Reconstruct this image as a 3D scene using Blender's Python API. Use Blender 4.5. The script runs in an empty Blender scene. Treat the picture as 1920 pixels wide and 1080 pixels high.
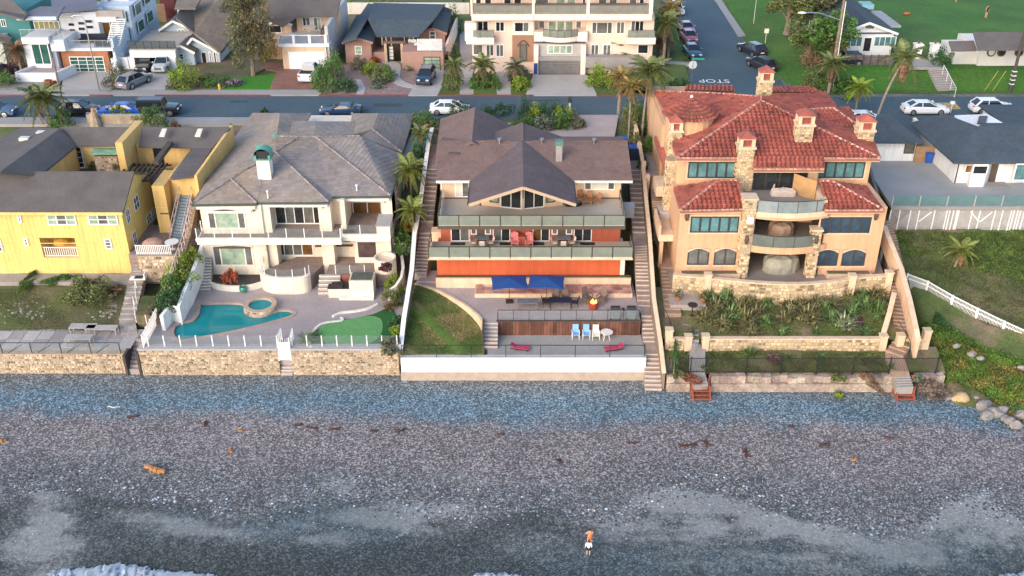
import bpy,bmesh,math,random
import numpy as np
from mathutils import Vector,Matrix
R=math.radians
random.seed(7)
SC=bpy.context.scene
COL=SC.collection
FPX,PITCH,CAMH=1900.0,R(29.2),47.0
cam_d=bpy.data.cameras.new('camera');cam=bpy.data.objects.new('camera',cam_d);COL.objects.link(cam)
cam.location=(0,0,CAMH);cam.rotation_euler=(R(90)-PITCH,0,0)
cam_d.sensor_width=36;cam_d.lens=36*FPX/1920;cam_d.clip_start=0.5;cam_d.clip_end=6000
SC.camera=cam
SUN_AZ,SUN_EL=R(215),R(24)
W=bpy.data.worlds.new('World');SC.world=W;W.use_nodes=True
wn=W.node_tree;bgn=wn.nodes['Background']
sky=wn.nodes.new('ShaderNodeTexSky');sky.sky_type='NISHITA';sky.sun_disc=False
sky.sun_elevation=SUN_EL;sky.sun_rotation=SUN_AZ;sky.air_density=1.0;sky.dust_density=1.0;sky.ozone_density=1.0
wn.links.new(sky.outputs[0],bgn.inputs[0]);bgn.inputs[1].default_value=0.15
sd=bpy.data.lights.new('sun','SUN');sd.energy=1.3;sd.angle=R(45);sd.color=(1.0,0.83,0.66)
sun=bpy.data.objects.new('sun',sd);COL.objects.link(sun)
sv=Vector((math.sin(SUN_AZ)*math.cos(SUN_EL),math.cos(SUN_AZ)*math.cos(SUN_EL),math.sin(SUN_EL)))
sun.rotation_euler=sv.to_track_quat('Z','Y').to_euler();sun.location=(0,0,60)
SC.view_settings.view_transform='Standard';SC.view_settings.look='None'
SC.view_settings.gamma=1;SC.view_settings.use_curve_mapping=False
SC.view_settings.exposure=1.22
def G(x,y,z):
 a=PITCH+math.atan((y-540)/FPX);Y=(CAMH-z)/math.tan(a)
 return Vector(((x-960)/FPX*(Y*math.cos(PITCH)+(CAMH-z)*math.sin(PITCH)),Y,z))
def V(x,y,Y):
 a=PITCH+math.atan((y-540)/FPX);z=CAMH-Y*math.tan(a)
 return Vector(((x-960)/FPX*(Y*math.cos(PITCH)+(CAMH-z)*math.sin(PITCH)),Y,z))
ORG={}
def tag(o,label=None,cat=None,group=None,kind=None):
 if label:o['label']=label
 if cat:o['category']=cat
 if group:o['group']=group
 if kind:o['kind']=kind
 return o
def thing(name,label,cat,loc=(0,0,0),rz=0,group=None):
 o=bpy.data.objects.new(name,None);COL.objects.link(o)
 o.location=loc;o.rotation_euler=(0,0,rz);o.empty_display_size=0.3
 ORG[o]=Vector(loc)
 return tag(o,label,cat,group)
def children(o):return[c for c in o.children]
def copy_tree(o,parent=None,loc=None,rz=None,label=None,group=None,scale=None):
 c=o.copy();COL.objects.link(c)
 if parent is not None:c.parent=parent
 for ch in children(o):copy_tree(ch,c)
 if loc is not None:c.location=loc
 if rz is not None:c.rotation_euler=(0,0,rz)
 if scale is not None:c.scale=(scale,)*3 if not hasattr(scale,'__len__')else scale
 if label:c['label']=label
 if group:c['group']=group
 return c
class M:
 """collects geometry; build() links it as one mesh object"""
 def __init__(s):s.v=[];s.f=[];s.t=[]
 def add(s,vs,fs,t=1.0):
  b=len(s.v);s.v.extend([tuple(p)for p in vs]);s.f.extend([tuple(b+i for i in f)for f in fs])
  s.t.extend([t]*len(fs));return s
 def box(s,x0,x1,y0,y1,z0,z1,t=1.0):
  if x0>x1:x0,x1=x1,x0
  if y0>y1:y0,y1=y1,y0
  if z0>z1:z0,z1=z1,z0
  return s.add([(x0,y0,z0),(x1,y0,z0),(x1,y1,z0),(x0,y1,z0),(x0,y0,z1),(x1,y0,z1),(x1,y1,z1),(x0,y1,z1)],[(0,3,2,1),(4,5,6,7),(0,1,5,4),(1,2,6,5),(2,3,7,6),(3,0,4,7)],t)
 def obox(s,c,sx,sy,sz,rz=0,t=1.0,rx=0):
  m=Matrix.Rotation(rz,3,'Z')@Matrix.Rotation(rx,3,'X');c=Vector(c)
  vs=[c+m@Vector((a*sx/2,b*sy/2,d*sz/2))for d in(-1,1)for a,b in((-1,-1),(1,-1),(1,1),(-1,1))]
  return s.add(vs,[(0,3,2,1),(4,5,6,7),(0,1,5,4),(1,2,6,5),(2,3,7,6),(3,0,4,7)],t)
 def bar(s,p,q,w,h=None,t=1.0):
  p=Vector(p);q=Vector(q);d=(q-p)
  if d.length<1e-6:return s
  d.normalize();h=h or w
  up=Vector((0,0,1))if abs(d.z)<.95 else Vector((0,1,0))
  a=d.cross(up).normalized()*w/2;b=a.cross(d).normalized()*h/2
  vs=[p-a-b,p+a-b,p+a+b,p-a+b,q-a-b,q+a-b,q+a+b,q-a+b]
  return s.add(vs,[(0,1,2,3),(7,6,5,4),(0,4,5,1),(1,5,6,2),(2,6,7,3),(3,7,4,0)],t)
 def prism(s,pts,z0,z1,t=1.0):
  a=sum(pts[i][0]*pts[(i+1)%len(pts)][1]-pts[(i+1)%len(pts)][0]*pts[i][1]for i in range(len(pts)))
  if a<0:pts=pts[::-1]
  n=len(pts);f0=z0 if callable(z0)else(lambda p:z0);f1=z1 if callable(z1)else(lambda p:z1)
  vs=[(p[0],p[1],f0(p))for p in pts]+[(p[0],p[1],f1(p))for p in pts]
  fs=[tuple(range(n-1,-1,-1)),tuple(range(n,2*n))]+[(i,(i+1)%n,n+(i+1)%n,n+i)for i in range(n)]
  return s.add(vs,fs,t)
 def lathe(s,prof,c=(0,0,0),n=12,t=1.0,sx=1,sy=1):
  vs=[];c=Vector(c)
  for r,z in prof:
   for k in range(n):
    a=2*math.pi*k/n;vs.append((c.x+r*sx*math.cos(a),c.y+r*sy*math.sin(a),c.z+z))
  fs=[]
  for i in range(len(prof)-1):
   for k in range(n):
    fs.append((i*n+k,i*n+(k+1)%n,(i+1)*n+(k+1)%n,(i+1)*n+k))
  fs.append(tuple(range(n-1,-1,-1)));m=(len(prof)-1)*n;fs.append(tuple(range(m,m+n)))
  return s.add(vs,fs,t)
 def tube(s,p,q,r,r2=None,n=8,t=1.0):
  p=Vector(p);q=Vector(q);d=(q-p)
  if d.length<1e-6:return s
  d.normalize();r2=r if r2 is None else r2
  up=Vector((0,0,1))if abs(d.z)<.95 else Vector((0,1,0))
  a=d.cross(up).normalized();b=a.cross(d)
  vs=[p+(a*math.cos(2*math.pi*k/n)+b*math.sin(2*math.pi*k/n))*r for k in range(n)]+[q+(a*math.cos(2*math.pi*k/n)+b*math.sin(2*math.pi*k/n))*r2 for k in range(n)]
  fs=[(k,n+k,n+(k+1)%n,(k+1)%n)for k in range(n)]+[tuple(range(n)),tuple(range(2*n-1,n-1,-1))]
  return s.add(vs,fs,t)
 def path(s,pts,r,n=6,t=1.0,r2=None):
  r2=r if r2 is None else r2;N=len(pts)-1
  for i in range(N):s.tube(pts[i],pts[i+1],r+(r2-r)*i/N,r+(r2-r)*(i+1)/N,n,t)
  return s
 def wallpath(s,pts,th,z0,z1,t=1.0):
  """vertical wall following a polyline (x,y[,ztop]) with thickness th"""
  P=[Vector((p[0],p[1],0))for p in pts];L=[];Rr=[]
  for i,p in enumerate(P):
   d=(P[min(i+1,len(P)-1)]-P[max(i-1,0)]).normalized();nrm=Vector((-d.y,d.x,0))*th/2
   L.append(p+nrm);Rr.append(p-nrm)
  zt=[(p[2]if len(p)>2 else z1)for p in pts];zb=[(p[3]if len(p)>3 else z0)for p in pts]
  for i in range(len(P)-1):
   a,b,c,d=L[i],Rr[i],Rr[i+1],L[i+1]
   vs=[(a.x,a.y,zb[i]),(b.x,b.y,zb[i]),(c.x,c.y,zb[i+1]),(d.x,d.y,zb[i+1]),(a.x,a.y,zt[i]),(b.x,b.y,zt[i]),(c.x,c.y,zt[i+1]),(d.x,d.y,zt[i+1])]
   s.add(vs,[(4,5,6,7),(0,4,7,3),(1,2,6,5)]+([(0,1,5,4)]if i==0 else[])+([(3,7,6,2)]if i==len(P)-2 else[]),t)
  return s
 def build(s,name,mat,parent=None,label=None,cat=None,group=None,kind=None,local=False,smooth=False):
  me=bpy.data.meshes.new(name)
  vs=s.v
  if parent is None and not local and vs:
   xs=[p[0]for p in vs];ys=[p[1]for p in vs];org=Vector(((min(xs)+max(xs))/2,(min(ys)+max(ys))/2,min(p[2]for p in vs)))
  elif parent is not None and not local:org=ORG[parent]
  else:org=Vector((0,0,0))
  if org.length:vs=[(p[0]-org.x,p[1]-org.y,p[2]-org.z)for p in vs]
  me.from_pydata(vs,[],s.f)
  if any(abs(t-1.0)>1e-4 for t in s.t)or True:
   at=me.attributes.new('tint','FLOAT','FACE');at.data.foreach_set('value',np.array(s.t,dtype=np.float32))
  if smooth:me.polygons.foreach_set('use_smooth',[True]*len(s.f))
  me.materials.append(mat);me.update()
  o=bpy.data.objects.new(name,me);COL.objects.link(o)
  if parent is not None:o.parent=parent;ORG[o]=ORG[parent]
  else:o.location=org;ORG[o]=org
  return tag(o,label,cat,group,kind)
_unit={}
def bx(name,mat,parent,x0,x1,y0,y1,z0,z1,label=None):
 """a box part sharing one unit mesh per material"""
 if x0>x1:x0,x1=x1,x0
 if y0>y1:y0,y1=y1,y0
 if z0>z1:z0,z1=z1,z0
 if mat not in _unit:
  me=bpy.data.meshes.new('box');m=M().box(-.5,.5,-.5,.5,-.5,.5);me.from_pydata(m.v,[],m.f);me.materials.append(mat)
  at=me.attributes.new('tint','FLOAT','FACE');at.data.foreach_set('value',np.ones(6,dtype=np.float32));_unit[mat]=me
 o=bpy.data.objects.new(name,_unit[mat]);COL.objects.link(o);o.parent=parent
 o.scale=(x1-x0,y1-y0,z1-z0);o.location=Vector(((x0+x1)/2,(y0+y1)/2,(z0+z1)/2))-(ORG[parent]if parent is not None else Vector((0,0,0)))
 if label:o['label']=label
 return o
def link_mesh(name,me,parent,loc=(0,0,0),rot=(0,0,0),scale=(1,1,1)):
 o=bpy.data.objects.new(name,me);COL.objects.link(o);o.parent=parent;o.location=loc;o.rotation_euler=rot;o.scale=scale
 return o
def lin(h):
 h=h.lstrip('#');c=[int(h[i:i+2],16)/255 for i in(0,2,4)]
 return tuple((x/12.92 if x<=.04045 else((x+.055)/1.055)**2.4)for x in c)
def mat(name,col,rough=.8,var=.15,scale=1.5,fine=.1,fscale=12,bump=0,col2=None,mixs=.4,metal=0,spec=.5,tint=True,bands=None,trans=0,alpha=1,coat=0,emit=None,emits=0,split=None,streak=0):
 """procedural material: world position noise at two scales, optional second colour in patches, per-face tint"""
 m=bpy.data.materials.new(name);m.use_nodes=True;nt=m.node_tree;N=nt.nodes;L=nt.links
 b=N['Principled BSDF'];b.inputs['Roughness'].default_value=rough;b.inputs['Metallic'].default_value=metal
 b.inputs['Specular IOR Level'].default_value=spec
 if coat:b.inputs['Coat Weight'].default_value=coat;b.inputs['Coat Roughness'].default_value=.05
 if trans:b.inputs['Transmission Weight'].default_value=trans
 if alpha<1:b.inputs['Alpha'].default_value=alpha
 if emit:b.inputs['Emission Color'].default_value=(*emit,1);b.inputs['Emission Strength'].default_value=emits
 geo=N.new('ShaderNodeNewGeometry');pos=geo.outputs['Position']
 def noise(sc,det=3,rgh=.55):
  n=N.new('ShaderNodeTexNoise');n.inputs['Scale'].default_value=sc;n.inputs['Detail'].default_value=det;n.inputs['Roughness'].default_value=rgh
  L.new(pos,n.inputs['Vector']);return n.outputs['Fac']
 def rng(src,a,bb,lo,hi):
  r=N.new('ShaderNodeMapRange');L.new(src,r.inputs[0]);r.inputs[1].default_value=a;r.inputs[2].default_value=bb
  r.inputs[3].default_value=lo;r.inputs[4].default_value=hi;return r.outputs[0]
 def mul(c,f):
  x=N.new('ShaderNodeVectorMath');x.operation='SCALE';L.new(c,x.inputs[0]);L.new(f,x.inputs['Scale']);return x.outputs[0]
 rgb=N.new('ShaderNodeRGB');rgb.outputs[0].default_value=(*col[:3],1);cur=rgb.outputs[0]
 if col2:
  mx=N.new('ShaderNodeMix');mx.data_type='RGBA';L.new(rng(noise(mixs,4,.6),(split or .5)-.1,(split or .5)+.1,0,1),mx.inputs[0])
  L.new(cur,mx.inputs[6]);mx.inputs[7].default_value=(*col2[:3],1);cur=mx.outputs[2]
 if var:cur=mul(cur,rng(noise(scale),.3,.7,1-var,1+var))
 if fine:cur=mul(cur,rng(noise(fscale,2),.3,.7,1-fine,1+fine))
 if bands:
  sp=N.new('ShaderNodeSeparateXYZ');L.new(pos,sp.inputs[0])
  axis={'z':2,'x':0,'y':1}[bands[2]if len(bands)>2 else 'z']
  md=N.new('ShaderNodeMath');md.operation='DIVIDE';L.new(sp.outputs[axis],md.inputs[0]);md.inputs[1].default_value=bands[0]
  fr=N.new('ShaderNodeMath');fr.operation='FRACT';L.new(md.outputs[0],fr.inputs[0])
  cur=mul(cur,rng(fr.outputs[0],0,.25,1-bands[1],1))
 if streak:
  mp=N.new('ShaderNodeMapping');mp.inputs['Scale'].default_value=(1.6,1.6,.16);L.new(pos,mp.inputs['Vector']);ns=N.new('ShaderNodeTexNoise');ns.inputs['Scale'].default_value=1.5;ns.inputs['Detail'].default_value=6;ns.inputs['Roughness'].default_value=.65;L.new(mp.outputs[0],ns.inputs['Vector']);cur=mul(cur,rng(ns.outputs['Fac'],.36,.62,1-streak,1+streak*.35))
 if tint:
  at=N.new('ShaderNodeAttribute');at.attribute_name='tint';cur=mul(cur,at.outputs['Fac'])
 L.new(cur,b.inputs['Base Color'])
 if bump:
  bp=N.new('ShaderNodeBump');bp.inputs['Strength'].default_value=bump;bp.inputs['Distance'].default_value=.05
  L.new(noise(fscale*.7,4,.7),bp.inputs['Height']);L.new(bp.outputs[0],b.inputs['Normal'])
 return m
def plain(name,col,rough=.5,**k):return mat(name,col,rough,var=k.pop('var',.06),fine=k.pop('fine',.04),**k)
MT={}
def mm(k,*a,**kw):
 if k not in MT:MT[k]=mat(k,*a,**kw)
 return MT[k]
cream=mm('cream stucco',(.77,.655,.52),.85,streak=.13,var=.06,scale=.5,fine=.05,fscale=5)
creamT=mm('cream trim',(.80,.72,.62),.8,streak=.13,var=.05,fine=.04)
whiteP=mm('white paint',(.78,.76,.74),.5,var=.05,fine=.03)
whitest=mm('white render',(.80,.79,.77),.75,streak=.13,var=.06,scale=.7,fine=.04,fscale=6)
yellow=mm('yellow siding paint',(.76,.56,.18),.7,streak=.13,var=.05,scale=.4,fine=.06,fscale=4)
yellow2=mm('ochre yellow wall paint',(.70,.45,.16),.75,streak=.13,var=.08,scale=.4,fine=.05)
orangeS=mm('orange stucco',(.62,.37,.21),.85,streak=.13,var=.07,scale=.35,fine=.05,fscale=5)
peach=mm('peach stucco',(.68,.46,.30),.85,streak=.13,var=.06,scale=.5,fine=.04)
peachT=mm('peach trim',(.68,.50,.34),.8,streak=.13,var=.06,fine=.04)
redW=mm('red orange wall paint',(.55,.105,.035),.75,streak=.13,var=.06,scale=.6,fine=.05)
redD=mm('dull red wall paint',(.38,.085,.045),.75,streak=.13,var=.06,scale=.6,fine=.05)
tile_red=mm('red clay roof tile',(.28,.070,.046),.65,streak=.12,var=.24,scale=.5,fine=.12,fscale=6,bump=.1)
tile_cap=mm('pale mortar ridge tile',(.50,.27,.20),.75,var=.15,fine=.1)
tile_grey=mm('grey brown concrete roof tile',(.255,.215,.195),.75,var=.14,scale=.45,fine=.10,fscale=7,col2=(.29,.225,.17),mixs=.15)
shingle_br=mm('brown asphalt shingle',(.185,.118,.100),.9,streak=.15,var=.12,scale=.6,fine=.20,fscale=14,bands=(.09,.16))
shingle_pl=mm('dark purple asphalt shingle',(.135,.098,.095),.9,streak=.15,var=.12,scale=.6,fine=.20,fscale=14,bands=(.09,.16))
shingle_gr=mm('grey asphalt shingle',(.115,.10,.095),.9,var=.14,scale=.6,fine=.2,fscale=12,bands=(.09,.16))
shingle_bl=mm('blue grey asphalt shingle',(.055,.075,.095),.9,streak=.15,var=.12,scale=.6,fine=.2,fscale=12,bands=(.09,.14))
shake=mm('weathered shake',(.16,.135,.115),.9,var=.2,scale=.8,fine=.25,fscale=8,bands=(.12,.3))
trimbr=mm('tan fascia paint',(.50,.35,.23),.7,var=.05,fine=.04)
trimdk=mm('dark green grey fascia',(.055,.075,.07),.6,var=.05,fine=.04)
dkframe=mm('dark window frame',(.045,.045,.045),.5,var=.05,fine=.03)
brframe=mm('brown window frame',(.10,.07,.05),.5,var=.05,fine=.03)
bronze=mm('bronze rail metal',(.07,.055,.045),.45,var=.08,fine=.03,metal=.3)
black=mm('black iron',(.018,.018,.02),.5,var=.1,fine=.05)
def glassm(k,col,rough=.06,**kw):return mm(k,col,rough,var=.35,scale=.8,fine=.15,fscale=3,spec=.8,**kw)
gl_dark=glassm('dark window glass',(.022,.024,.026))
gl_grey=glassm('grey curtained glass',(.13,.13,.12))
gl_pale=glassm('pale green curtained glass',(.30,.33,.27))
gl_teal=glassm('teal window glass',(.10,.21,.22))
gl_blue=glassm('slate blue window glass',(.035,.06,.09))
gl_brown=glassm('amber blinded glass',(.16,.075,.018))
gl_wht=mm('white blind behind glass',(.62,.60,.52),.3,var=.05,fine=.03)
gl_grn=glassm('green tinted glass',(.03,.10,.08))
gl_lgrn=glassm('soft green blinded glass',(.28,.36,.27))
rail_glass=mm('grey green rail glass',(.26,.285,.235),.08,var=.10,scale=1.2,fine=.03,spec=.7,alpha=.72)
rail_clear=mm('clear rail glass',(.30,.36,.36),.05,var=.1,fine=.03,spec=.7,alpha=.10)
rail_blue=mm('blue green rail glass',(.14,.24,.25),.08,var=.10,scale=1.2,fine=.03,spec=.7,alpha=.80)
conc=mm('concrete',(.30,.27,.25),.9,var=.12,scale=.5,fine=.10,fscale=5)
conc_l=mm('light concrete',(.40,.37,.35),.9,var=.10,scale=.4,fine=.08,fscale=4)
conc_p=mm('pinkish concrete',(.38,.31,.28),.9,var=.12,scale=.5,fine=.10,fscale=5)
deck_t=mm('tan deck coating',(.44,.385,.315),.85,var=.07,scale=.5,fine=.05)
pool_dk=mm('mauve grey pool deck',(.35,.295,.285),.9,var=.10,scale=.4,fine=.08,fscale=5)
tread_m=mm('weathered timber tread',(.35,.265,.22),.9,var=.2,scale=1.2,fine=.15)
nosing=mm('pale stair nosing',(.62,.53,.46),.8,var=.1,fine=.05)
stonem=mm('tan fieldstone',(.42,.315,.21),.92,var=.18,scale=.9,fine=.2,fscale=9,bump=.4,col2=(.50,.40,.29),mixs=1.3)
stone_or=mm('golden ledge stone',(.52,.40,.25),.92,var=.16,scale=1.2,fine=.18,fscale=9,bump=.35,col2=(.60,.42,.22),mixs=1.6)
mortar=mm('sandy mortar',(.40,.30,.21),.95,var=.15,scale=1,fine=.15,fscale=8)
asphalt=mm('asphalt',(.056,.096,.120),.9,var=.10,scale=.12,fine=.10,fscale=3,col2=(.070,.108,.130),mixs=.05)
grass=mm('lawn grass',(.060,.125,.016),.95,var=.22,scale=.35,fine=.30,fscale=6,bump=.5,col2=(.085,.12,.025),mixs=.15)
grass_dry=mm('patchy lawn grass',(.085,.145,.022),.95,var=.2,scale=.5,fine=.3,fscale=6,bump=.5,col2=(.22,.18,.07),mixs=.28,split=.52)
soil=mm('garden soil',(.17,.12,.08),.95,var=.2,scale=.7,fine=.25,fscale=6,bump=.5,col2=(.085,.105,.03),mixs=.35)
soil_gr=mm('dry scrub ground',(.085,.115,.030),.95,var=.2,scale=.5,fine=.3,fscale=6,bump=.5,col2=(.22,.155,.10),mixs=.16,split=.55)
wood_red=mm('red brown timber',(.125,.050,.032),.8,var=.25,scale=1.5,fine=.2)
wood_dk=mm('dark weathered wood',(.07,.055,.045),.85,var=.2,fine=.15)
wood_ta=mm('tan wood',(.32,.19,.10),.8,var=.2,fine=.12)
leafdull=None
def leafm(k,c,v=.35):return mm(k,c,.65,var=v,scale=1.1,fine=.25,fscale=8)
leaf_g=leafm('green leaves',(.070,.150,.022));leaf_d=leafm('dark green leaves',(.030,.085,.020));leaf_y=leafm('yellow green leaves',(.17,.235,.020))
leaf_o=leafm('olive leaves',(.120,.140,.040));leaf_b=leafm('dry brown leaves',(.20,.115,.060));leaf_e=leafm('grey olive leaves',(.125,.125,.062))
leaf_r=leafm('red succulent leaves',(.42,.09,.035));leaf_s=leafm('silvery leaves',(.14,.16,.11));leaf_f=leafm('ice plant leaves',(.070,.130,.014));leaf_p=leafm('palm leaflets',(.16,.185,.035))
leaf_fx=leafm('bronze flax blades',(.13,.105,.045));bark=mm('grey brown bark',(.21,.16,.12),.95,var=.2,scale=2,fine=.3,fscale=10,bump=.5)
palmbark=mm('palm bark',(.27,.21,.16),.95,var=.15,scale=2,fine=.25,fscale=10,bump=.4,bands=(.22,.25))
rubber=mm('tyre rubber',(.015,.015,.016),.8,var=.05,fine=.03);chrome=mm('alloy metal',(.45,.46,.48),.3,var=.05,fine=.02,metal=.8)
def window(root,a,b,Y,nx=2,frame=whiteP,glass=gl_dark,fw=.07,d=.06,ny=1,px=True,name='window',arch=False,mull=None,thin=None,gls=None):
 """window on a wall facing the sea at depth Y. a,b: photo corners (px=True) or (x,z) pairs. frame mesh > pane children"""
 if px:p=V(a[0],a[1],Y);q=V(b[0],b[1],Y);x0,z1,x1,z0=p.x,p.z,q.x,q.z
 else:x0,z1,x1,z0=a[0],a[1],b[0],b[1]
 if x0>x1:x0,x1=x1,x0
 if z0>z1:z0,z1=z1,z0
 m=M();mu=mull or fw*.8
 m.box(x0,x1,Y-d,Y+.02,z0,z0+fw);m.box(x0,x1,Y-d,Y+.02,z1-fw,z1)
 m.box(x0,x0+fw,Y-d+.002,Y+.018,z0+fw,z1-fw);m.box(x1-fw,x1,Y-d+.002,Y+.018,z0+fw,z1-fw)
 if isinstance(nx,int):cuts=[i/nx for i in range(nx+1)]
 else:cuts=[0]+list(nx)+[1];nx=len(cuts)-1
 X=[x0+(x1-x0)*c for c in cuts];Z=[z0+(z1-z0)*i/ny for i in range(ny+1)]
 for i in range(1,nx):m.box(X[i]-mu/2,X[i]+mu/2,Y-d+.004,Y+.016,z0+fw,z1-fw)
 for j in range(1,ny):m.box(x0+fw,x1-fw,Y-d+.006,Y+.014,Z[j]-mu/3,Z[j]+mu/3)
 if arch:
  n=10;r=arch;vs=[]
  for k in range(n+1):
   u=k/n;x=x0+(x1-x0)*u;vs.append((x,Y-d,z1-r*(2*u-1)**2*1.0));vs.append((x,Y-d,z1+.03))
  for k in range(n):m.add([vs[2*k],vs[2*k+2],vs[2*k+3],vs[2*k+1]],[(0,1,2,3)])
 w=m.build(name,frame,root)
 for i in range(nx):
  for j in range(ny):
   gm=(gls[i%len(gls)]if gls else glass)
   bx('pane',gm,w,X[i]+(fw if i==0 else mu/2),X[i+1]-(fw if i==nx-1 else mu/2),Y-.018,Y-.006,Z[j]+.02,Z[j+1]-.02)
 return w
def side_window(root,Xw,y0,y1,z0,z1,sgn=1,ny=2,frame=whiteP,glass=gl_dark,fw=.08,nz=2):
 m=M();a,b=sorted((Xw+.055*sgn,Xw-.01*sgn))
 m.box(a,b,y0,y1,z0,z0+fw);m.box(a,b,y0,y1,z1-fw,z1);m.box(a+.002,b-.002,y0,y0+fw,z0+fw,z1-fw);m.box(a+.002,b-.002,y1-fw,y1,z0+fw,z1-fw)
 for i in range(1,ny):y=y0+(y1-y0)*i/ny;m.box(a+.003,b-.003,y-.025,y+.025,z0+fw,z1-fw)
 for j in range(1,nz):z=z0+(z1-z0)*j/nz;m.box(a+.004,b-.004,y0+fw,y1-fw,z-.025,z+.025)
 w=m.build('window',frame,root)
 for i in range(ny):
  for j in range(nz):
   bx('pane',glass,w,Xw+.004*sgn,Xw+.02*sgn,y0+(y1-y0)*i/ny+.04,y0+(y1-y0)*(i+1)/ny-.04,z0+(z1-z0)*j/nz+.03,z0+(z1-z0)*(j+1)/nz-.03)
 return w
def rail(root,pts,h=1.05,n=None,post=bronze,glass=rail_glass,top=True,pw=.06,gap=.02,rh=None,bottom=.08,step=None,toprail=None,postname='rail_post'):
 """glass railing along 3D points: every post and every pane its own part"""
 for i in range(len(pts)-1):
  p=Vector(pts[i]);q=Vector(pts[i+1]);L=(q-p).length;k=n if n else max(1,round(L/(step or 1.9)))
  d=(q-p)/k
  for j in range(k+1):
   if j==k and i<len(pts)-2:continue
   c=p+d*j;M().bar(c,c+Vector((0,0,h)),pw).build(postname,post,root)
  for j in range(k):
   a=p+d*j;b=a+d;u=(b-a).normalized()
   a2=a+u*(pw/2+.01);b2=b-u*(pw/2+.01);nrm=Vector((-u.y,u.x,0)).normalized()*.008
   z0=Vector((0,0,bottom));z1=Vector((0,0,h-(.05 if top else .03)))
   vs=[a2-nrm+z0,b2-nrm+z0,b2+nrm+z0,a2+nrm+z0,a2-nrm+z1,b2-nrm+z1,b2+nrm+z1,a2+nrm+z1]
   M().add(vs,[(0,3,2,1),(4,5,6,7),(0,1,5,4),(1,2,6,5),(2,3,7,6),(3,0,4,7)]).build('glass_panel',glass,root)
  if top:M().bar(p+Vector((0,0,h)),q+Vector((0,0,h)),pw*.9,.05).build('top_rail',post,root)
def tile_plane(m,poly,prof='barrel',pitch=.36,row=.42,amp=None,lift=.03,rnd=.25,dark=.0):
 """roof covering geometry on a convex planar polygon (list of 3D points): stepped courses of tiles, clipped to the outline"""
 P=[Vector(p)for p in poly];n=Vector((0,0,0))
 for i in range(1,len(P)-1):n+=(P[i]-P[0]).cross(P[i+1]-P[0])
 n.normalize()
 if n.z<0:n=-n;P=P[::-1]
 u=Vector((0,0,1)).cross(n);u=u.normalized()if u.length>1e-4 else Vector((1,0,0));v=n.cross(u)
 if v.z<0:v=-v;u=-u
 o=P[0];c2=[((p-o).dot(u),(p-o).dot(v))for p in P]
 u0=min(c[0]for c in c2);u1=max(c[0]for c in c2);v0=min(c[1]for c in c2);v1=max(c[1]for c in c2)
 nu=max(1,int((u1-u0)/pitch)+1);nv=max(1,int((v1-v0)/row)+1)
 amp=amp if amp is not None else{'barrel':.125,'flat':.0}[prof]
 offs=[(0,0),(.25,.75),(.5,1),(.75,.75)]if prof=='barrel' else[(0,0),(.06,1),(.94,1)]
 us=[];hs=[]
 for i in range(nu):
  for f,h in offs:us.append(u0+(i+f)*pitch);hs.append(h*amp)
 us.append(u0+nu*pitch);hs.append(0)
 K=len(us);B=np.array(us);Hh=np.array(hs);verts=[];faces=[];tt=[]
 rng=np.random.RandomState(int(abs(P[0].x*31+P[0].y*17+P[1].x*7)*10)%99991);seg=len(offs)
 coltint=1+rnd*(rng.rand(nv,nu)-.5)*2
 if dark:coltint*=np.where(rng.rand(nv,nu)<dark,.55,1)
 P2=np.array([[p.x,p.y,p.z]for p in P])
 up_=np.array([u.x,u.y]);vp=np.array([v.x,v.y]);cosn=math.hypot(v.x,v.y)or 1.0
 def zsurf(XY):
  best=np.full(len(XY),-1e9);z=np.zeros(len(XY))
  for i in range(1,len(P2)-1):
   A,B_,C_=P2[0],P2[i],P2[i+1];d=(B_[0]-A[0])*(C_[1]-A[1])-(C_[0]-A[0])*(B_[1]-A[1])
   if abs(d)<1e-5:continue
   b1=((XY[:,0]-A[0])*(C_[1]-A[1])-(C_[0]-A[0])*(XY[:,1]-A[1]))/d;b2=((B_[0]-A[0])*(XY[:,1]-A[1])-(XY[:,0]-A[0])*(B_[1]-A[1]))/d
   mn=np.minimum(np.minimum(b1,b2),1-b1-b2);zz=A[2]+b1*(B_[2]-A[2])+b2*(C_[2]-A[2]);w=mn>best;best=np.where(w,mn,best);z=np.where(w,zz,z)
  return z
 for j in range(nv):
  for(vv,hh)in((v0+j*row,.05 if prof=='barrel' else .022),(v0+(j+1)*row+.004,.0)):
   XY=np.outer(B,up_)+np.array([o.x,o.y])+vp*vv
   pts=np.concatenate([XY,(zsurf(XY)+(Hh+hh+lift)/max(n.z,.5))[:,None]],1);verts.append(pts)
  b=j*2*K;bb=b+K
  for i in range(K-1):
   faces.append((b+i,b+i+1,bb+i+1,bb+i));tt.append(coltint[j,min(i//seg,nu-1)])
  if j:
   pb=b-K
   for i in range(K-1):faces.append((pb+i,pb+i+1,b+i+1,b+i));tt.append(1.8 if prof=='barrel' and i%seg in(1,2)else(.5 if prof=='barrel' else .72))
 bm=bmesh.new();VV=np.concatenate(verts);bv=[bm.verts.new(p)for p in VV.tolist()]
 lay=bm.faces.layers.float.new('tint')
 for f,t in zip(faces,tt):
  ff=bm.faces.new([bv[k]for k in f]);ff[lay]=t
 N=len(P)
 for i in range(N):
  a=P[i];b_=P[(i+1)%N];e=(b_-a)
  if e.length<1e-3:continue
  out=e.cross(Vector((0,0,1))).normalized()
  bmesh.ops.bisect_plane(bm,geom=bm.verts[:]+bm.edges[:]+bm.faces[:],plane_co=a,plane_no=out,clear_outer=True)
 bm.verts.index_update()
 vs=[v_.co.copy()for v_ in bm.verts]
 base=len(m.v);m.v.extend([tuple(x)for x in vs])
 for f in bm.faces:m.f.append(tuple(base+v_.index for v_ in f.verts));m.t.append(f[lay])
 bm.free()
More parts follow.
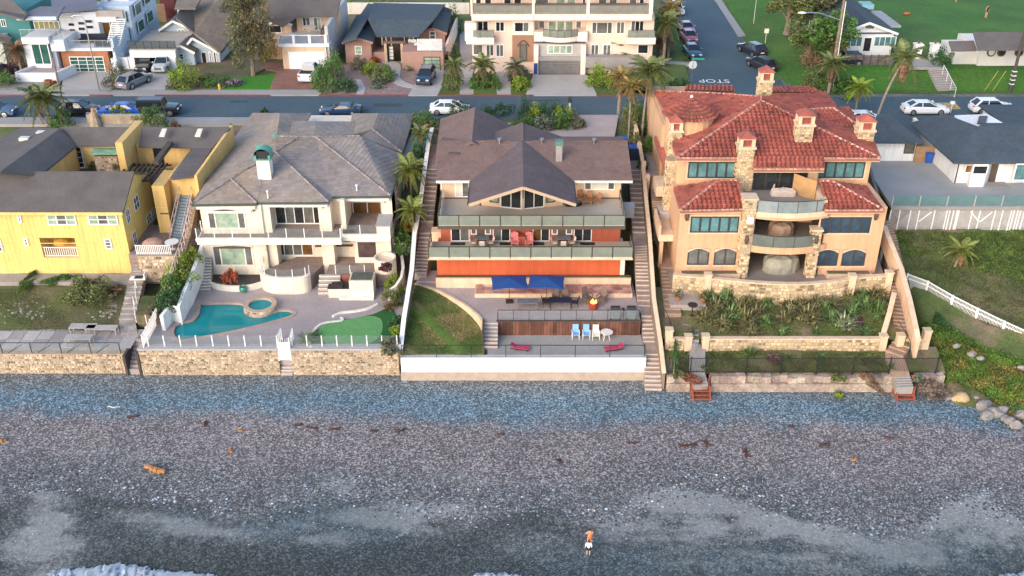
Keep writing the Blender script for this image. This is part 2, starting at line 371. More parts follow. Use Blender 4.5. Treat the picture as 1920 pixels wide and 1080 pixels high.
def slab_poly(m,poly,th=.22,t=1.0):
 """solid sheet: top face at the polygon, straight down th"""
 P=[Vector(p)for p in poly];n=Vector((0,0,0))
 for i in range(1,len(P)-1):n+=(P[i]-P[0]).cross(P[i+1]-P[0])
 if n.z<0:P=P[::-1]
 k=len(P);vs=[tuple(p)for p in P]+[(p.x,p.y,p.z-th)for p in P]
 m.add(vs,[(0,i,i+1)for i in range(1,k-1)]+[(k,k+i+1,k+i)for i in range(1,k-1)]+[(i,k+i,k+(i+1)%k,(i+1)%k)for i in range(k)],t)
def roof(root,faces,matl,under=trimbr,th=.22,prof=None,name='roof',**k):
 """faces: list of polygons of 3D points"""
 m=M()
 for f in faces:slab_poly(m,f,th)
 r=m.build('roof' if not prof else 'roof_deck',matl if not prof else under,root)
 if prof:
  m=M()
  for f in faces:tile_plane(m,f,prof,**k)
  m.build('roof_tile',matl,root,kind='stuff')
 return r
def caps(m,p,q,step=.38,r=.10):
 p=Vector(p);q=Vector(q);L=(q-p).length;n=max(1,int(L/step));d=(q-p)/n
 for i in range(n):
  a=p+d*i+Vector((0,0,.06));b=a+d*.86
  m.tube(a+Vector((0,0,.02)),b,r*1.05,r*.85,6,random.uniform(.75,1.35))
def stonework(m,pts,z0,z1,size=.42,proud=.05,flip=1,seed=1,jit=.45):
 """individual irregular stones proud of a wall along a polyline; z0,z1 numbers or per point lists"""
 rg=random.Random(seed)
 P=[Vector((p[0],p[1],0))for p in pts];D=[0]
 for i in range(1,len(P)):D.append(D[-1]+(P[i]-P[i-1]).length)
 def at(s_):
  for i in range(1,len(P)):
   if s_<=D[i]or i==len(P)-1:
    f=(s_-D[i-1])/max(1e-6,D[i]-D[i-1]);d=(P[i]-P[i-1]).normalized()
    za=z0 if not hasattr(z0,'__len__')else z0[i-1]+(z0[i]-z0[i-1])*f;zb=z1 if not hasattr(z1,'__len__')else z1[i-1]+(z1[i]-z1[i-1])*f
    return P[i-1]+(P[i]-P[i-1])*f,Vector((d.y,-d.x,0))*flip,za,zb
 hh=max((max(z1)if hasattr(z1,'__len__')else z1)-(min(z0)if hasattr(z0,'__len__')else z0),.1)
 rows=max(1,round(hh/(size*.72)))
 for r_ in range(rows):
  s_=-rg.random()*size
  while s_<D[-1]:
   w=size*rg.uniform(.6,1.5);a=max(0,s_+.02);b=min(D[-1],s_+w-.02);s_+=w
   if b-a<.08:continue
   A,n1,za,zb=at(a);B_,n2,zc,zd=at(b)
   f0=r_/rows;f1=(r_+1)/rows
   def Z(lo,hi,f):return lo+(hi-lo)*f
   g=.018;j=lambda:rg.uniform(-jit,jit)*size*.25
   zs=[Z(za,zb,f0)+g+abs(j())*.6,Z(zc,zd,f0)+g+abs(j())*.6,Z(zc,zd,f1)-g-abs(j())*.6,Z(za,zb,f1)-g-abs(j())*.6]
   pr=proud*rg.uniform(.4,1.6);u=(B_-A)
   if u.length<.05:continue
   u.normalize();sh=[abs(j())*.7,-abs(j())*.7,-abs(j())*.7,abs(j())*.7]
   base=[A+u*sh[0],B_+u*sh[1],B_+u*sh[2],A+u*sh[3]];nn=[n1,n2,n2,n1]
   outer=[Vector((p.x,p.y,z))+nn[k]*(-.01)for k,(p,z)in enumerate(zip(base,zs))]
   cx=sum(outer,Vector())/4
   inner=[cx+(p-cx)*.8+nn[k]*pr for k,p in enumerate(outer)]
   fs=[(4,5,6,7)]+[(k,(k+1)%4,4+(k+1)%4,4+k)for k in range(4)]
   if flip<0:fs=[f[::-1]for f in fs]
   m.add(outer+inner,fs,rg.choice((.38,.6,.8,.9,.95,1.0,1.05,1.1,1.25,1.35)))
def steps(root,a,b,n,w,matl=tread_m,nose=None,z0=None,name='step',solid=.6,d0=None):
 """stairs from low point a to high point b (centre line), n steps of width w, each step a part"""
 a=Vector(a);b=Vector(b);d=Vector((b.x-a.x,b.y-a.y,0));L=d.length;u=d.normalized();s=Vector((u.y,-u.x,0));run=L/n;rise=(b.z-a.z)/n
 ang=math.atan2(u.y,u.x)-math.pi/2
 for i in range(n):
  c=a+u*run*(i+.5);zt=a.z+rise*(i+1)
  m=M().obox((c.x,c.y,zt-(rise+solid)/2),w,run+.02,rise+solid,ang)
  st=m.build(name,matl,root)
  if nose:
   e=a+u*run*i;M().obox((e.x-u.x*.005,e.y-u.y*.005,zt-.025),w,.09,.06,ang).build('nosing',nose,st)
def pts_px(lst,z):return[G(x,y,z)for x,y in lst]
def sheet(name,pts,z,matl,th=None,**k):
 """ground-like slab with given outline (3D or 2D points)"""
 m=M().prism([(p[0],p[1])for p in pts],z-(th or .3),z);return m.build(name,matl,kind=k.pop('kind','structure'),**k)
def bez(pts,n=8):
 """smooth closed/open Catmull-Rom through 2D/3D points"""
 out=[];P=[Vector(p)for p in pts]
 for i in range(len(P)-1):
  p0=P[max(i-1,0)];p1=P[i];p2=P[i+1];p3=P[min(i+2,len(P)-1)]
  for k in range(n):
   t=k/n;out.append(.5*((2*p1)+(-p0+p2)*t+(2*p0-5*p1+4*p2-p3)*t*t+(-p0+3*p1-3*p2+p3)*t**3))
 out.append(P[-1]);return out
def bezc(pts,n=6):
 P=[Vector(p)for p in pts];N=len(P);out=[]
 for i in range(N):
  p0,p1,p2,p3=P[i-1],P[i],P[(i+1)%N],P[(i+2)%N]
  for k in range(n):
   t=k/n;out.append(.5*((2*p1)+(-p0+p2)*t+(2*p0-5*p1+4*p2-p3)*t*t+(-p0+3*p1-3*p2+p3)*t**3))
 return out
from mathutils.geometry import delaunay_2d_cdt
rs=np.random.RandomState(3)
def inpoly(x,y,P):
 c=False;n=len(P)
 for i in range(n):
  x1,y1=P[i][0],P[i][1];x2,y2=P[i-1][0],P[i-1][1]
  if(y1>y)!=(y2>y)and x<(x2-x1)*(y-y1)/(y2-y1)+x1:c=not c
 return c
def plate(m,outer,holes,z,th=.25):
 """slab with holes"""
 pts=[];edges=[]
 for loop in[outer]+holes:
  b=len(pts);k=len(loop);pts+=[Vector((p[0],p[1]))for p in loop];edges+=[(b+i,b+(i+1)%k)for i in range(k)]
 v,e,f,*_=delaunay_2d_cdt(pts,edges,[],0,1e-5)
 keep=[]
 for t in f:
  cx=sum(v[i].x for i in t)/len(t);cy=sum(v[i].y for i in t)/len(t)
  if inpoly(cx,cy,outer)and not any(inpoly(cx,cy,h)for h in holes):keep.append(tuple(t))
 keep2=[]
 for t in keep:
  a,b,c=v[t[0]],v[t[1]],v[t[2]]
  keep2.append(t if(b-a).cross(c-a)>0 else t[::-1])
 m.add([(p.x,p.y,z)for p in v],keep2)
 for loop in[outer]+holes:
  k=len(loop);m.add([(p[0],p[1],z)for p in loop]+[(p[0],p[1],z-th)for p in loop],[(i,(i+1)%k,k+(i+1)%k,k+i)for i in range(k)])
def vnoise(x,y,sc,seed=0,octv=4):
 """tileable-free value noise in numpy"""
 out=np.zeros_like(x);amp=1;tot=0
 for o in range(octv):
  r=np.random.RandomState(seed+o*13);T=r.rand(256,256)
  X=x*sc*(2**o)+37.3*o+500;Y=y*sc*(2**o)+91.7*o+500;xi=np.floor(X).astype(int);yi=np.floor(Y).astype(int);fx=X-xi;fy=Y-yi
  fx=fx*fx*(3-2*fx);fy=fy*fy*(3-2*fy);a=T[xi%256,yi%256];b=T[(xi+1)%256,yi%256];c=T[xi%256,(yi+1)%256];d=T[(xi+1)%256,(yi+1)%256]
  out+=amp*((a*(1-fx)+b*fx)*(1-fy)+(c*(1-fx)+d*fx)*fy);tot+=amp;amp*=.55
 return out/tot
def bz(Y):return 0.0 if Y>66.5 else-(66.5-Y)*.035
def grid_mesh(name,xs,ys,zf,matl,kind='structure',**k):
 X,Yg=np.meshgrid(xs,ys);Z=zf(X,Yg);nx,ny=len(xs),len(ys)
 vs=np.stack([X.ravel(),Yg.ravel(),Z.ravel()],1)
 idx=np.arange(nx*ny).reshape(ny,nx);q=np.stack([idx[:-1,:-1].ravel(),idx[:-1,1:].ravel(),idx[1:,1:].ravel(),idx[1:,:-1].ravel()],1)
 me=bpy.data.meshes.new(name);me.vertices.add(len(vs));me.vertices.foreach_set('co',vs.ravel().astype(np.float32))
 me.loops.add(q.size);me.loops.foreach_set('vertex_index',q.ravel().astype(np.int32));me.polygons.add(len(q));me.polygons.foreach_set('loop_start',np.arange(0,q.size,4,dtype=np.int32))
 me.update(calc_edges=True);me.polygons.foreach_set('use_smooth',[True]*len(q))
 at=me.attributes.new('tint','FLOAT','FACE');at.data.foreach_set('value',np.ones(len(q),dtype=np.float32))
 me.materials.append(matl);o=bpy.data.objects.new(name,me);COL.objects.link(o);o['kind']=kind
 return o,vs
def hill(X,Y):
 prof_y=[60,69.9,70.5,76,80,84,90,103,113.4,116,200,3000];prof_z=[-2,-1,.9,1.6,2.0,3.5,6.5,9.0,9.05,9.05,9.05,9.05]
 z=np.interp(Y,prof_y,prof_z)
 s=np.interp(Y,[58,63,66,70,76,84.5,90,103,113.4,200,3000],[-1.6,-.7,.1,1.3,3.4,5.9,6.6,9.0,9.05,9.05,9.05])
 shift=np.clip((X-35)*.62,0,12)*np.clip((78-Y)/15,0,1)
 s2=np.interp(Y+shift,[58,63,66,70,76,84.5,90,103,113.4,200,3000],[-1.6,-.7,.1,1.3,3.4,5.9,6.6,9.0,9.05,9.05,9.05])
 w=np.clip((X-34.3)/.8,0,1);n=(vnoise(X,Y,.35,5)-.5)*.9*np.clip((104-Y)/20,0,1)
 z=z*(1-w)+(s2+n*w)*w
 return z
xs=np.concatenate([[-2500,-600,-200],np.linspace(-90,33.6,60),np.linspace(34.2,62,90),[70,90,200,600,2500]])
ys=np.concatenate([np.linspace(56,90,90),np.linspace(91,115,25),[130,150,200,400,1000,3000]])
grid_mesh('ground',xs,ys,hill,soil_gr)
def beach_mat():
 m=bpy.data.materials.new('pebble beach');m.use_nodes=True;nt=m.node_tree;N=nt.nodes;L=nt.links;b=N['Principled BSDF']
 geo=N.new('ShaderNodeNewGeometry');at=N.new('ShaderNodeAttribute');at.attribute_name='col';af=N.new('ShaderNodeAttribute');af.attribute_name='film'
 def vor(sc):
  v=N.new('ShaderNodeTexVoronoi');v.inputs['Scale'].default_value=sc;L.new(geo.outputs['Position'],v.inputs['Vector']);return v
 v1=vor(9.5);v2=vor(20)
 def gray(o):
  s=N.new('ShaderNodeSeparateColor');L.new(o,s.inputs[0]);return s.outputs[0]
 def rng(src,a,bb,lo,hi):
  r=N.new('ShaderNodeMapRange');L.new(src,r.inputs[0]);r.inputs[1].default_value=a;r.inputs[2].default_value=bb;r.inputs[3].default_value=lo;r.inputs[4].default_value=hi;return r.outputs[0]
 pw=N.new('ShaderNodeMath');pw.operation='POWER';L.new(gray(v1.outputs['Color']),pw.inputs[0]);pw.inputs[1].default_value=2.4
 a=rng(pw.outputs[0],0,1,.50,2.6);c=rng(gray(v2.outputs['Color']),0,1,.72,1.28)
 mu=N.new('ShaderNodeMath');mu.operation='MULTIPLY';L.new(a,mu.inputs[0]);L.new(c,mu.inputs[1])
 mx=N.new('ShaderNodeMix');L.new(af.outputs['Fac'],mx.inputs[0]);L.new(mu.outputs[0],mx.inputs[2]);mx.inputs[3].default_value=1.0
 sc=N.new('ShaderNodeVectorMath');sc.operation='SCALE';L.new(at.outputs['Color'],sc.inputs[0]);L.new(mx.outputs[0],sc.inputs['Scale']);L.new(sc.outputs[0],b.inputs['Base Color'])
 b.inputs['Roughness'].default_value=.75;b.inputs['Specular IOR Level'].default_value=.35
 bp=N.new('ShaderNodeBump');bp.inputs['Strength'].default_value=.5;bp.inputs['Distance'].default_value=.05;inv=rng(v1.outputs['Distance'],0,.08,1,0);L.new(inv,bp.inputs['Height']);L.new(bp.outputs[0],b.inputs['Normal'])
 return m
bxs=np.linspace(-58,58,1000);bys=np.linspace(46,72,380)
bo,bv=grid_mesh('beach',bxs,bys,lambda X,Y:np.where(Y>66.5,0,-(66.5-Y)*.035)+(vnoise(X,Y,.12,9)-.5)*.22*np.clip((66.5-Y)/4,0,1),beach_mat())
def to_px(X,Y,Z):
 dz=CAMH-Z;D=Y*math.cos(PITCH)+dz*math.sin(PITCH);v=dz*math.cos(PITCH)-Y*math.sin(PITCH)
 return 960+FPX*X/D,540+FPX*v/D
px,py=to_px(bv[:,0],bv[:,1],bv[:,2]);bX,bY=bv[:,0],bv[:,1]
def sm(a,b,x):t=np.clip((x-a)/(b-a),0,1);return t*t*(3-2*t)
n1=vnoise(bX,bY,.10,21);n2=vnoise(bX,bY,.45,31);n3=vnoise(bX*.5,bY*1.6,.9,41,5);n4=vnoise(bX*.9,bY*.9,1.7,51,4)
yb=py+(n1-.5)*26-(px/1920)*22-14
base=np.zeros((len(px),3));c0=np.array([.150,.160,.160]);c1=np.array([.112,.168,.200]);c2=np.array([.182,.160,.155]);c3=np.array([.125,.123,.120]);c4=np.array([.034,.042,.040]);cw=np.array([.30,.305,.29])  # c1 band: sky reflected by wet stones, put into the blue of the colour
def mixc(A,B,w):return A*(1-w[:,None])+B*w[:,None]
cc=np.tile(c0,(len(px),1));cc=mixc(cc,np.tile(c1,(len(px),1)),sm(690,738,yb+(n2-.5)*30));cc=mixc(cc,np.tile(c2,(len(px),1)),sm(742,785,yb+(n2-.5)*36))
cc=mixc(cc,np.tile(c3,(len(px),1)),sm(820,900,yb+(n1-.5)*90))
edge=np.interp(px,[0,100,230,330,480,620,800,880,1000,1100,1180,1230,1330,1450,1560,1680,1740,1790,1920],[935,915,930,950,965,935,960,975,950,975,985,935,925,950,985,1010,990,950,985])
dark=sm(-18,22,py-edge+(n2-.5)*50)
cc=mixc(cc,np.tile(c4,(len(px),1)),dark*.85)
def blob(x,y,rx,ry,ang=0):
 a=R(ang);dx=px-x;dy=py-y;u=(dx*math.cos(a)+dy*math.sin(a))/rx;v=(-dx*math.sin(a)+dy*math.cos(a))/ry
 return np.exp(-(u*u+v*v)**1.4)
film=(blob(1450,1030,420,60)*.32+blob(1250,975,190,40)*.35+blob(640,975,330,45)*.3+blob(330,1000,260,40)*.25+blob(1840,1000,150,60)*.3+blob(95,950,45,35)*.9+blob(75,1040,75,75,-20)*1.0+blob(330,985,110,16,8)*.9+blob(640,912,45,22,15)*1.0+blob(720,975,110,26,5)*.75+blob(830,955,100,16)*.6+blob(620,1010,60,14)*.5+blob(1275,938,75,20,6)*1.9+blob(1390,958,60,16,20)*1.5+blob(1490,985,90,14,14)*1.3+blob(1250,985,160,30)*.45+blob(1560,1010,150,22,6)*.6+blob(1800,958,52,18,-25)*1.9+blob(1870,975,40,18,20)*1.5+blob(1850,1000,120,24)*.5+blob(1500,1060,400,26)*.2+blob(1000,1025,90,24)*.3+blob(220,852,90,9,5)*.35+blob(860,895,50,8)*.35+blob(1480,905,60,6)*.4+blob(980,905,120,9)*.25+blob(1700,1040,200,20)*.25)
n5=vnoise(bX*1.3,bY*.8,3.6,61,5);n6=vnoise(bX*3.0+bY*.6,bY*.9,1.5,71,3)
fm=np.clip(film*(.25+1.7*(n3-.15))*(.45+1.1*n4),0,1.3);rag=sm(.36,.66,.5*n5+.32*n6+.30*fm);fm=np.clip(fm*(.38+.75*rag)*1.1,0,1)
cc=mixc(cc,np.tile(cw,(len(px),1)),fm*.72)
blu=np.clip((blob(1270,1060,300,60)+blob(650,980,120,60)+blob(1750,1050,150,60)+blob(420,985,200,30))*.6*n2,0,1)
cc=mixc(cc,np.tile(np.array([.05,.095,.12]),(len(px),1)),blu)
cc*=(0.86+.3*n2)[:,None]
at=bo.data.attributes.new('col','FLOAT_COLOR','POINT');at.data.foreach_set('color',np.concatenate([cc,np.ones((len(cc),1))],1).ravel().astype(np.float32))
at=bo.data.attributes.new('film','FLOAT','POINT');at.data.foreach_set('value',np.clip(fm*.75+dark*.12,0,.75).astype(np.float32))
def scatter_rocks(name,X,Y,Z,S,T,matl,label=None,kind='stuff',cat=None):
 base=np.array([(1,0,0),(.45,.8,0),(-.5,.85,0),(-1,0,0),(-.4,-.85,0),(.55,-.8,0),(.1,.05,.62)]);F=[(0,1,6),(1,2,6),(2,3,6),(3,4,6),(4,5,6),(5,0,6)]
 n=len(X);ang=rs.rand(n)*6.28;ca,sa=np.cos(ang),np.sin(ang);el=.6+.5*rs.rand(n);zz=.5+.8*rs.rand(n)
 vs=np.zeros((n,7,3))
 for k in range(7):
  bx_,by_,bz_=base[k];j=1+.25*(rs.rand(n)-.5);lx=bx_*S*j;ly=by_*S*el*j
  vs[:,k,0]=X+lx*ca-ly*sa;vs[:,k,1]=Y+lx*sa+ly*ca;vs[:,k,2]=Z+bz_*S*zz-.008
 tri=(np.arange(n)[:,None,None]*7+np.array(F)[None]).reshape(-1,3)
 me=bpy.data.meshes.new(name);me.vertices.add(n*7);me.vertices.foreach_set('co',vs.ravel().astype(np.float32));me.loops.add(tri.size);me.loops.foreach_set('vertex_index',tri.ravel().astype(np.int32))
 me.polygons.add(len(tri));me.polygons.foreach_set('loop_start',np.arange(0,tri.size,3,dtype=np.int32));me.update(calc_edges=True)
 a=me.attributes.new('tint','FLOAT','FACE');a.data.foreach_set('value',np.repeat(T,6).astype(np.float32));me.materials.append(matl)
 o=bpy.data.objects.new(name,me);COL.objects.link(o);return tag(o,label,cat,None,kind)
nR=70000;rX=rs.uniform(-50,50,nR);rY=rs.uniform(50,70,nR)
pxr,pyr=to_px(rX,rY,0*rX);er=np.interp(pxr,[0,100,230,330,480,620,800,880,1000,1100,1180,1230,1330,1450,1560,1680,1740,1790,1920],[935,915,930,950,965,935,960,975,950,975,985,935,925,950,985,1010,990,950,985])
dens=np.where(pyr<er,.55+.45*np.exp(-((pyr-er+28)/32)**2),.16)
keep=rs.rand(nR)<dens;rX,rY=rX[keep],rY[keep];pyr=pyr[keep];nR=len(rX)
rZ=np.where(rY>66.5,0,-(66.5-rY)*.035)+(vnoise(rX,rY,.12,9)-.5)*.22*np.clip((66.5-rY)/4,0,1)
cob=mm('cobbles',(.155,.148,.145),.75,var=.3,scale=.8,fine=.35,fscale=6,col2=(.13,.16,.185),mixs=.9)
scatter_rocks('cobble',rX,rY,rZ,.03+(.055+.055*np.exp(-((np.interp(rX,[-50,50],[0,0])+pyr-er[keep]+26)/34)**2))*rs.rand(nR)**2.0,.35+3.4*rs.rand(nR)**3.2,cob,'loose grey and pale cobbles covering the beach')
seam=mm('shallow sea water',(.10,.15,.18),.08,var=.2,scale=.3,fine=.1,spec=.6)
def sea_z(X,Y):return-.80+.03*np.sin(X*.7+Y)+.0*X
grid_mesh('sea',np.concatenate([[-2500,-300],np.linspace(-70,70,90),[300,2500]]),np.concatenate([[-2500,-400,0],np.linspace(20,49.2,60)]),sea_z,seam)
foamm=mm('sea foam',(.33,.38,.43),.8,var=.2,scale=1.2,fine=.12,fscale=5,bump=.12)
def foam(name,pts,back):
 P=[G(x,y,-.5)for x,y in pts];m=M();n=9
 B=bez([Vector((p.x,p.y,0))for p in P],14);rows=[]
 for j in range(n):
  row=[]
  for i,p in enumerate(B):
   e=math.sin(math.pi*min(i,len(B)-1-i)/(len(B)-1));w=back*(.35+e);jt=(math.sin(i*1.9)+math.sin(i*.73+1)+math.sin(i*3.3))*.07
   row.append((p.x+.1*math.sin(i*2.3+j),p.y+jt-w*j/(n-1),-.56+(.0 if j==0 else .07)*(.6+.4*math.sin(i*.9+j*1.7))*(1 if j<n-1 else 0)))
  rows.append(row)
 vs=[v for r_ in rows for v in r_];K=len(B);fs=[(j*K+i,(j+1)*K+i,(j+1)*K+i+1,j*K+i+1)for j in range(n-1)for i in range(K-1)]
 m.add(vs,fs);return m.build(name,foamm,kind='stuff',smooth=True,label='white foam of a breaking wave at the water edge')
foam('sea_foam',[(80,1082),(110,1066),(160,1064),(215,1056),(262,1060),(300,1068),(380,1074),(430,1084)],2.0)
foam('sea_foam',[(880,1082),(905,1073),(950,1074),(990,1080),(1020,1084)],1.0)
foam('sea_foam',[(1868,1086),(1885,1075),(1925,1073),(1980,1072)],1.2)
ZR=9.2
m=M();m.box(-400,400,105.6,113.1,ZR-.3,ZR);m.build('road',asphalt,kind='structure')
st=[G(1286,180,ZR),G(1500,180,ZR),G(1455,125,ZR),G(1410,85,ZR),G(1372,45,ZR),G(1335,0,ZR),G(1250,0,ZR),G(1278,60,ZR),G(1300,115,ZR)]
st=[G(1284,178.5,ZR),G(1505,178.5,ZR),G(1452,120,ZR),G(1408,82,ZR),G(1337,0,ZR),G(1280,-60,ZR),G(1185,-60,ZR),G(1240,0,ZR),G(1277,60,ZR),G(1298,110,ZR)]
sheet('side_street',st,ZR+.004,asphalt)
mk=mm('white road paint',(.75,.75,.73),.7,var=.1,fine=.1);ye=mm('faded yellow road paint',(.50,.33,.12),.8,var=.3,fine=.25,fscale=5);rc=mm('red kerb paint',(.27,.045,.042),.8,var=.15,fine=.1)
def kerb(pts,matl,name='kerb',h=.13,w=.18,z=None):
 m=M();zz=(z or ZR);m.wallpath([(p[0],p[1])for p in pts],w,zz-.1,zz+h);return m.build(name,matl,kind='structure')
pave=mm('pavement concrete',(.33,.31,.29),.9,var=.08,scale=.3,fine=.06,fscale=3)
Yf,Yn=113.1,105.6
X=lambda px_,Y=Yf:G(px_,180 if Y>110 else 222,ZR).x
for a,b,c in((-30,70,rc),(168,210,rc),(290,505,rc),(598,765,rc),(820,1000,rc),(1118,1290,rc)):
 kerb([(X(a),Yf+.1),(X(b),Yf+.1)],c if c else pave)
sheet('pavement',[(X(-300),Yf+.2),(X(600),Yf+.2),(X(600),Yf+2.0),(X(-300),Yf+2.0)],ZR+.12,pave)
sheet('pavement',[(X(-300,Yn),Yn-2.2),(X(440,Yn),Yn-2.2),(X(440,Yn),Yn-.2),(X(-300,Yn),Yn-.2)],ZR+.12,pave)
sheet('pavement',[(X(440,Yn),Yn-1.8),(X(780,Yn),Yn-1.8),(X(780,Yn),Yn-.2),(X(440,Yn),Yn-.2)],ZR+.121,pave)
kerb([(X(-300,Yn),Yn-.1),(X(790,Yn),Yn-.1)],pave)
cu=bpy.data.curves.new('stop_lettering','FONT');cu.body='STOP';cu.size=1.9;cu.align_x='CENTER';cu.extrude=.001
to=bpy.data.objects.new('stop_tmp',cu);COL.objects.link(to);dg=bpy.context.evaluated_depsgraph_get();me=bpy.data.meshes.new_from_object(to.evaluated_get(dg));bpy.data.objects.remove(to)
a_=me.attributes.new('tint','FLOAT','FACE');a_.data.foreach_set('value',np.ones(len(me.polygons),dtype=np.float32));me.materials.clear();me.materials.append(mk)
so=bpy.data.objects.new('road_marking',me);COL.objects.link(so);p=G(1338,149,ZR);so.location=(p.x,p.y,ZR+.012);so.rotation_euler=(0,0,R(180)+R(-3));so.scale=(.82,1.0,1);so['kind']='structure'
m=M()
q=[G(1752,193,ZR),G(1790,192,ZR),G(1802,204,ZR),G(1768,206,ZR)]
m.prism(q,ZR+.001,ZR+.008);m.build('yellow_patch_marking',ye,kind='structure')
sheet('street_footpath',[G(1340,0,ZR),G(1352,0,ZR),G(1398,68,ZR),G(1384,70,ZR)],ZR+.12,pave)
gravel=mm('gravel verge',(.20,.165,.15),.95,var=.15,fine=.3,fscale=6,col2=(.13,.12,.12),mixs=.3)
sheet('gravel_verge',[G(1500,172,ZR),G(1925,170,ZR),G(1990,176,ZR),G(1990,181,ZR),G(1440,181,ZR)],ZR+.02,gravel)
sheet('street_verge',[G(1400,85,ZR),G(1415,85,ZR),G(1520,176,ZR),G(1480,178.5,ZR),G(1446,120,ZR)],ZR+.015,gravel)
def field_z(X,Y):
 p_,q_=to_px(X,Y,X*0+ZR)
 k=np.interp(Y,[113.3,115,118.4,122,400],[0,.1,1.75,1.85,1.95])
 edge_x=np.interp(Y,[113,118,128,160,300],[34.5,33.2,32.0,32.8,38])
 ramp=np.clip((X-edge_x)/7,0,1)
 return ZR-.02+k*ramp
fx=np.concatenate([np.linspace(30,75,70),[90,150,400]]);fy=np.concatenate([np.linspace(113.9,135,50),np.linspace(136,200,20),[260,500]])
gfield=mm('park grass',(.040,.135,.012),.95,var=.2,scale=.18,fine=.22,fscale=3,bump=.4,col2=(.060,.125,.018),mixs=.12)
def field_z2(X,Y):
 edge_x=np.interp(Y,[113,118,125,133,160,300],[34.0,32.2,31.0,31.0,33.0,36])
 return np.where(X<edge_x,8.6,field_z(X,Y)+.03)
grid_mesh('field',fx,fy,field_z2,gfield)
FZ=11.15
sheet('corner_lawn',[G(1190,128,ZR),G(1235,110,ZR),G(1262,70,ZR),G(1284,120,ZR),G(1292,150,ZR),G(1283,176,ZR),G(1160,176,ZR)],ZR+.05,grass)
sheet('street_lawn',[G(1222,40,ZR),G(1250,20,ZR),G(1268,60,ZR),G(1290,108,ZR),G(1240,112,ZR)],ZR+.04,grass)
sheet('corner_path',[G(1236,113,ZR),G(1295,118,ZR),G(1297,123,ZR),G(1234,119,ZR)],ZR+.07,pave)
def stone_seawall(label,xa,xb,Y,z1,capm=None,mortarm=mortar,size=.30,y1=None,seed=1,caph=.16,nm='seawall'):
 t=thing(nm,label,'seawall',((xa+xb)/2,Y,0))
 M().box(xa,xb,Y,Y+.7,-.6,z1-.001).build('wall',mortarm,t)
 m=M();stonework(m,[(xa,Y),(xb,Y)],-.15,z1-.02,size,.05,1,seed);m.build('stone',stonem,t,kind='stuff')
 if capm:M().box(xa-.03,xb+.03,Y-.08,Y+.72,z1,z1+caph).build('cap',capm,t)
 return t
stone_seawall('tan fieldstone seawall below the lawn of the yellow house',-46,-31.75,69.64,1.90,None,seed=2)
stone_seawall('tan fieldstone seawall with a concrete coping below the swimming pool',-30.4,-19.05,69.41,2.42,conc_l,seed=3)
stone_seawall('tan fieldstone seawall with a concrete coping below the putting green',-18.0,-9.25,69.41,2.42,conc_l,seed=4)
t=thing('beach_steps','pinkish concrete beach steps in the gap between the two stone seawalls','steps',(-31,69.5,0))
M().box(-31.75,-31.55,69.3,71.5,-.5,1.9).build('cheek_wall',wood_dk,t);M().box(-30.62,-30.42,69.3,71.5,-.5,2.1).build('cheek_wall',wood_dk,t)
steps(t,(-31.08,69.5,.3),(-31.08,72.0,1.95),8,.9,conc_p)
t=thing('beach_steps','narrow concrete steps cut through the seawall under the white gate','steps',(-18.5,69.4,0))
steps(t,(-18.52,69.3,0),(-18.52,70.3,1.35),6,.95,conc_p,nosing)
M().box(-19.05,-18.0,70.3,71,.5,2.4).build('riser_wall',whitest,t)
t=thing('garden_gate','narrow white solid gate at the top of the seawall steps','gate',(-18.5,69.6,2.4))
M().box(-18.95,-18.1,69.42,69.5,1.45,3.15).build('door_leaf',whiteP,t);bx('post',whiteP,t,-19.05,-18.95,69.4,69.52,1.4,3.6);bx('post',whiteP,t,-18.1,-18.0,69.4,69.52,1.4,3.6)
for i in range(5):bx('bar',whiteP,t,-18.9+.17*i,-18.87+.17*i,69.45,69.48,3.15,3.55)
YS=68.71
t=thing('seawall','smooth white painted seawall with a bare concrete footing','seawall',(1,YS,0))
M().box(-9.0,10.85,YS,YS+.5,.74,2.10).build('wall',whiteP,t);M().box(-9.06,10.9,YS-.12,YS+.5,-.5,.74).build('footing',mm('raw sandy concrete',(.42,.33,.26),.9,var=.12,fine=.1,bands=None),t)
ZS,ZP,ZF,ZPL=2.03,3.34,3.71,4.30
sand=mm('raked grey sand',(.34,.32,.29),.95,var=.06,scale=.8,fine=.10,fscale=6)
pv=mm('pinkish brushed patio concrete',(.39,.32,.30),.9,var=.10,scale=.5,fine=.10,fscale=5)
curve=[(907,640),(903,600),(880,577),(850,558),(815,541),(782,532)]
sheet('sand_terrace',[(-2.0,YS+.4),(10.85,YS+.4),(10.85,72.45),(-2.0,72.45)],ZS,sand,1)
LX=[G(907,672,2.05),G(907,640,2.4),G(903,601,3.3),G(880,578,3.36),G(850,559,3.4),G(815,542,3.42),G(778,532,3.42)]
lx=bez([Vector((p.x,p.y,0))for p in LX],6);back=lx
m=M();rows=26;vs=[];fs=[]
ycur=[p.y for p in lx];xcur=[p.x for p in lx]
for j in range(rows+1):
 y=YS+.45+(lx[-1].y-YS-.45)*j/rows;xr=float(np.interp(y,ycur,xcur));xl=-9.15+(y-YS)*.05
 for i in range(17):
  x=xl+(xr-xl)*i/16;vs.append((x,y,2.04+(y-YS)*.139+(.06*math.sin(x*1.3+y)+.04*math.sin(x*3+y*2.1))*(1 if 0<i<16 else 0)))
for j in range(rows):
 for i in range(16):a=j*17+i;fs.append((a,a+1,a+18,a+17))
m.add(vs,fs);m.build('lawn',grass_dry,kind='structure',smooth=True)
patio=[(-1.45,72.4)]+[(p.x,p.y)for p in lx if p.y>72.3]+[(-8.35,80.4),(10.75,80.4),(10.75,72.42)]
sheet('patio',patio,ZP,pv,1.4)
t=thing('patio_kerb','curved tan concrete kerb between the sloping lawn and the patio','kerb',(lx[20].x,lx[20].y,3))
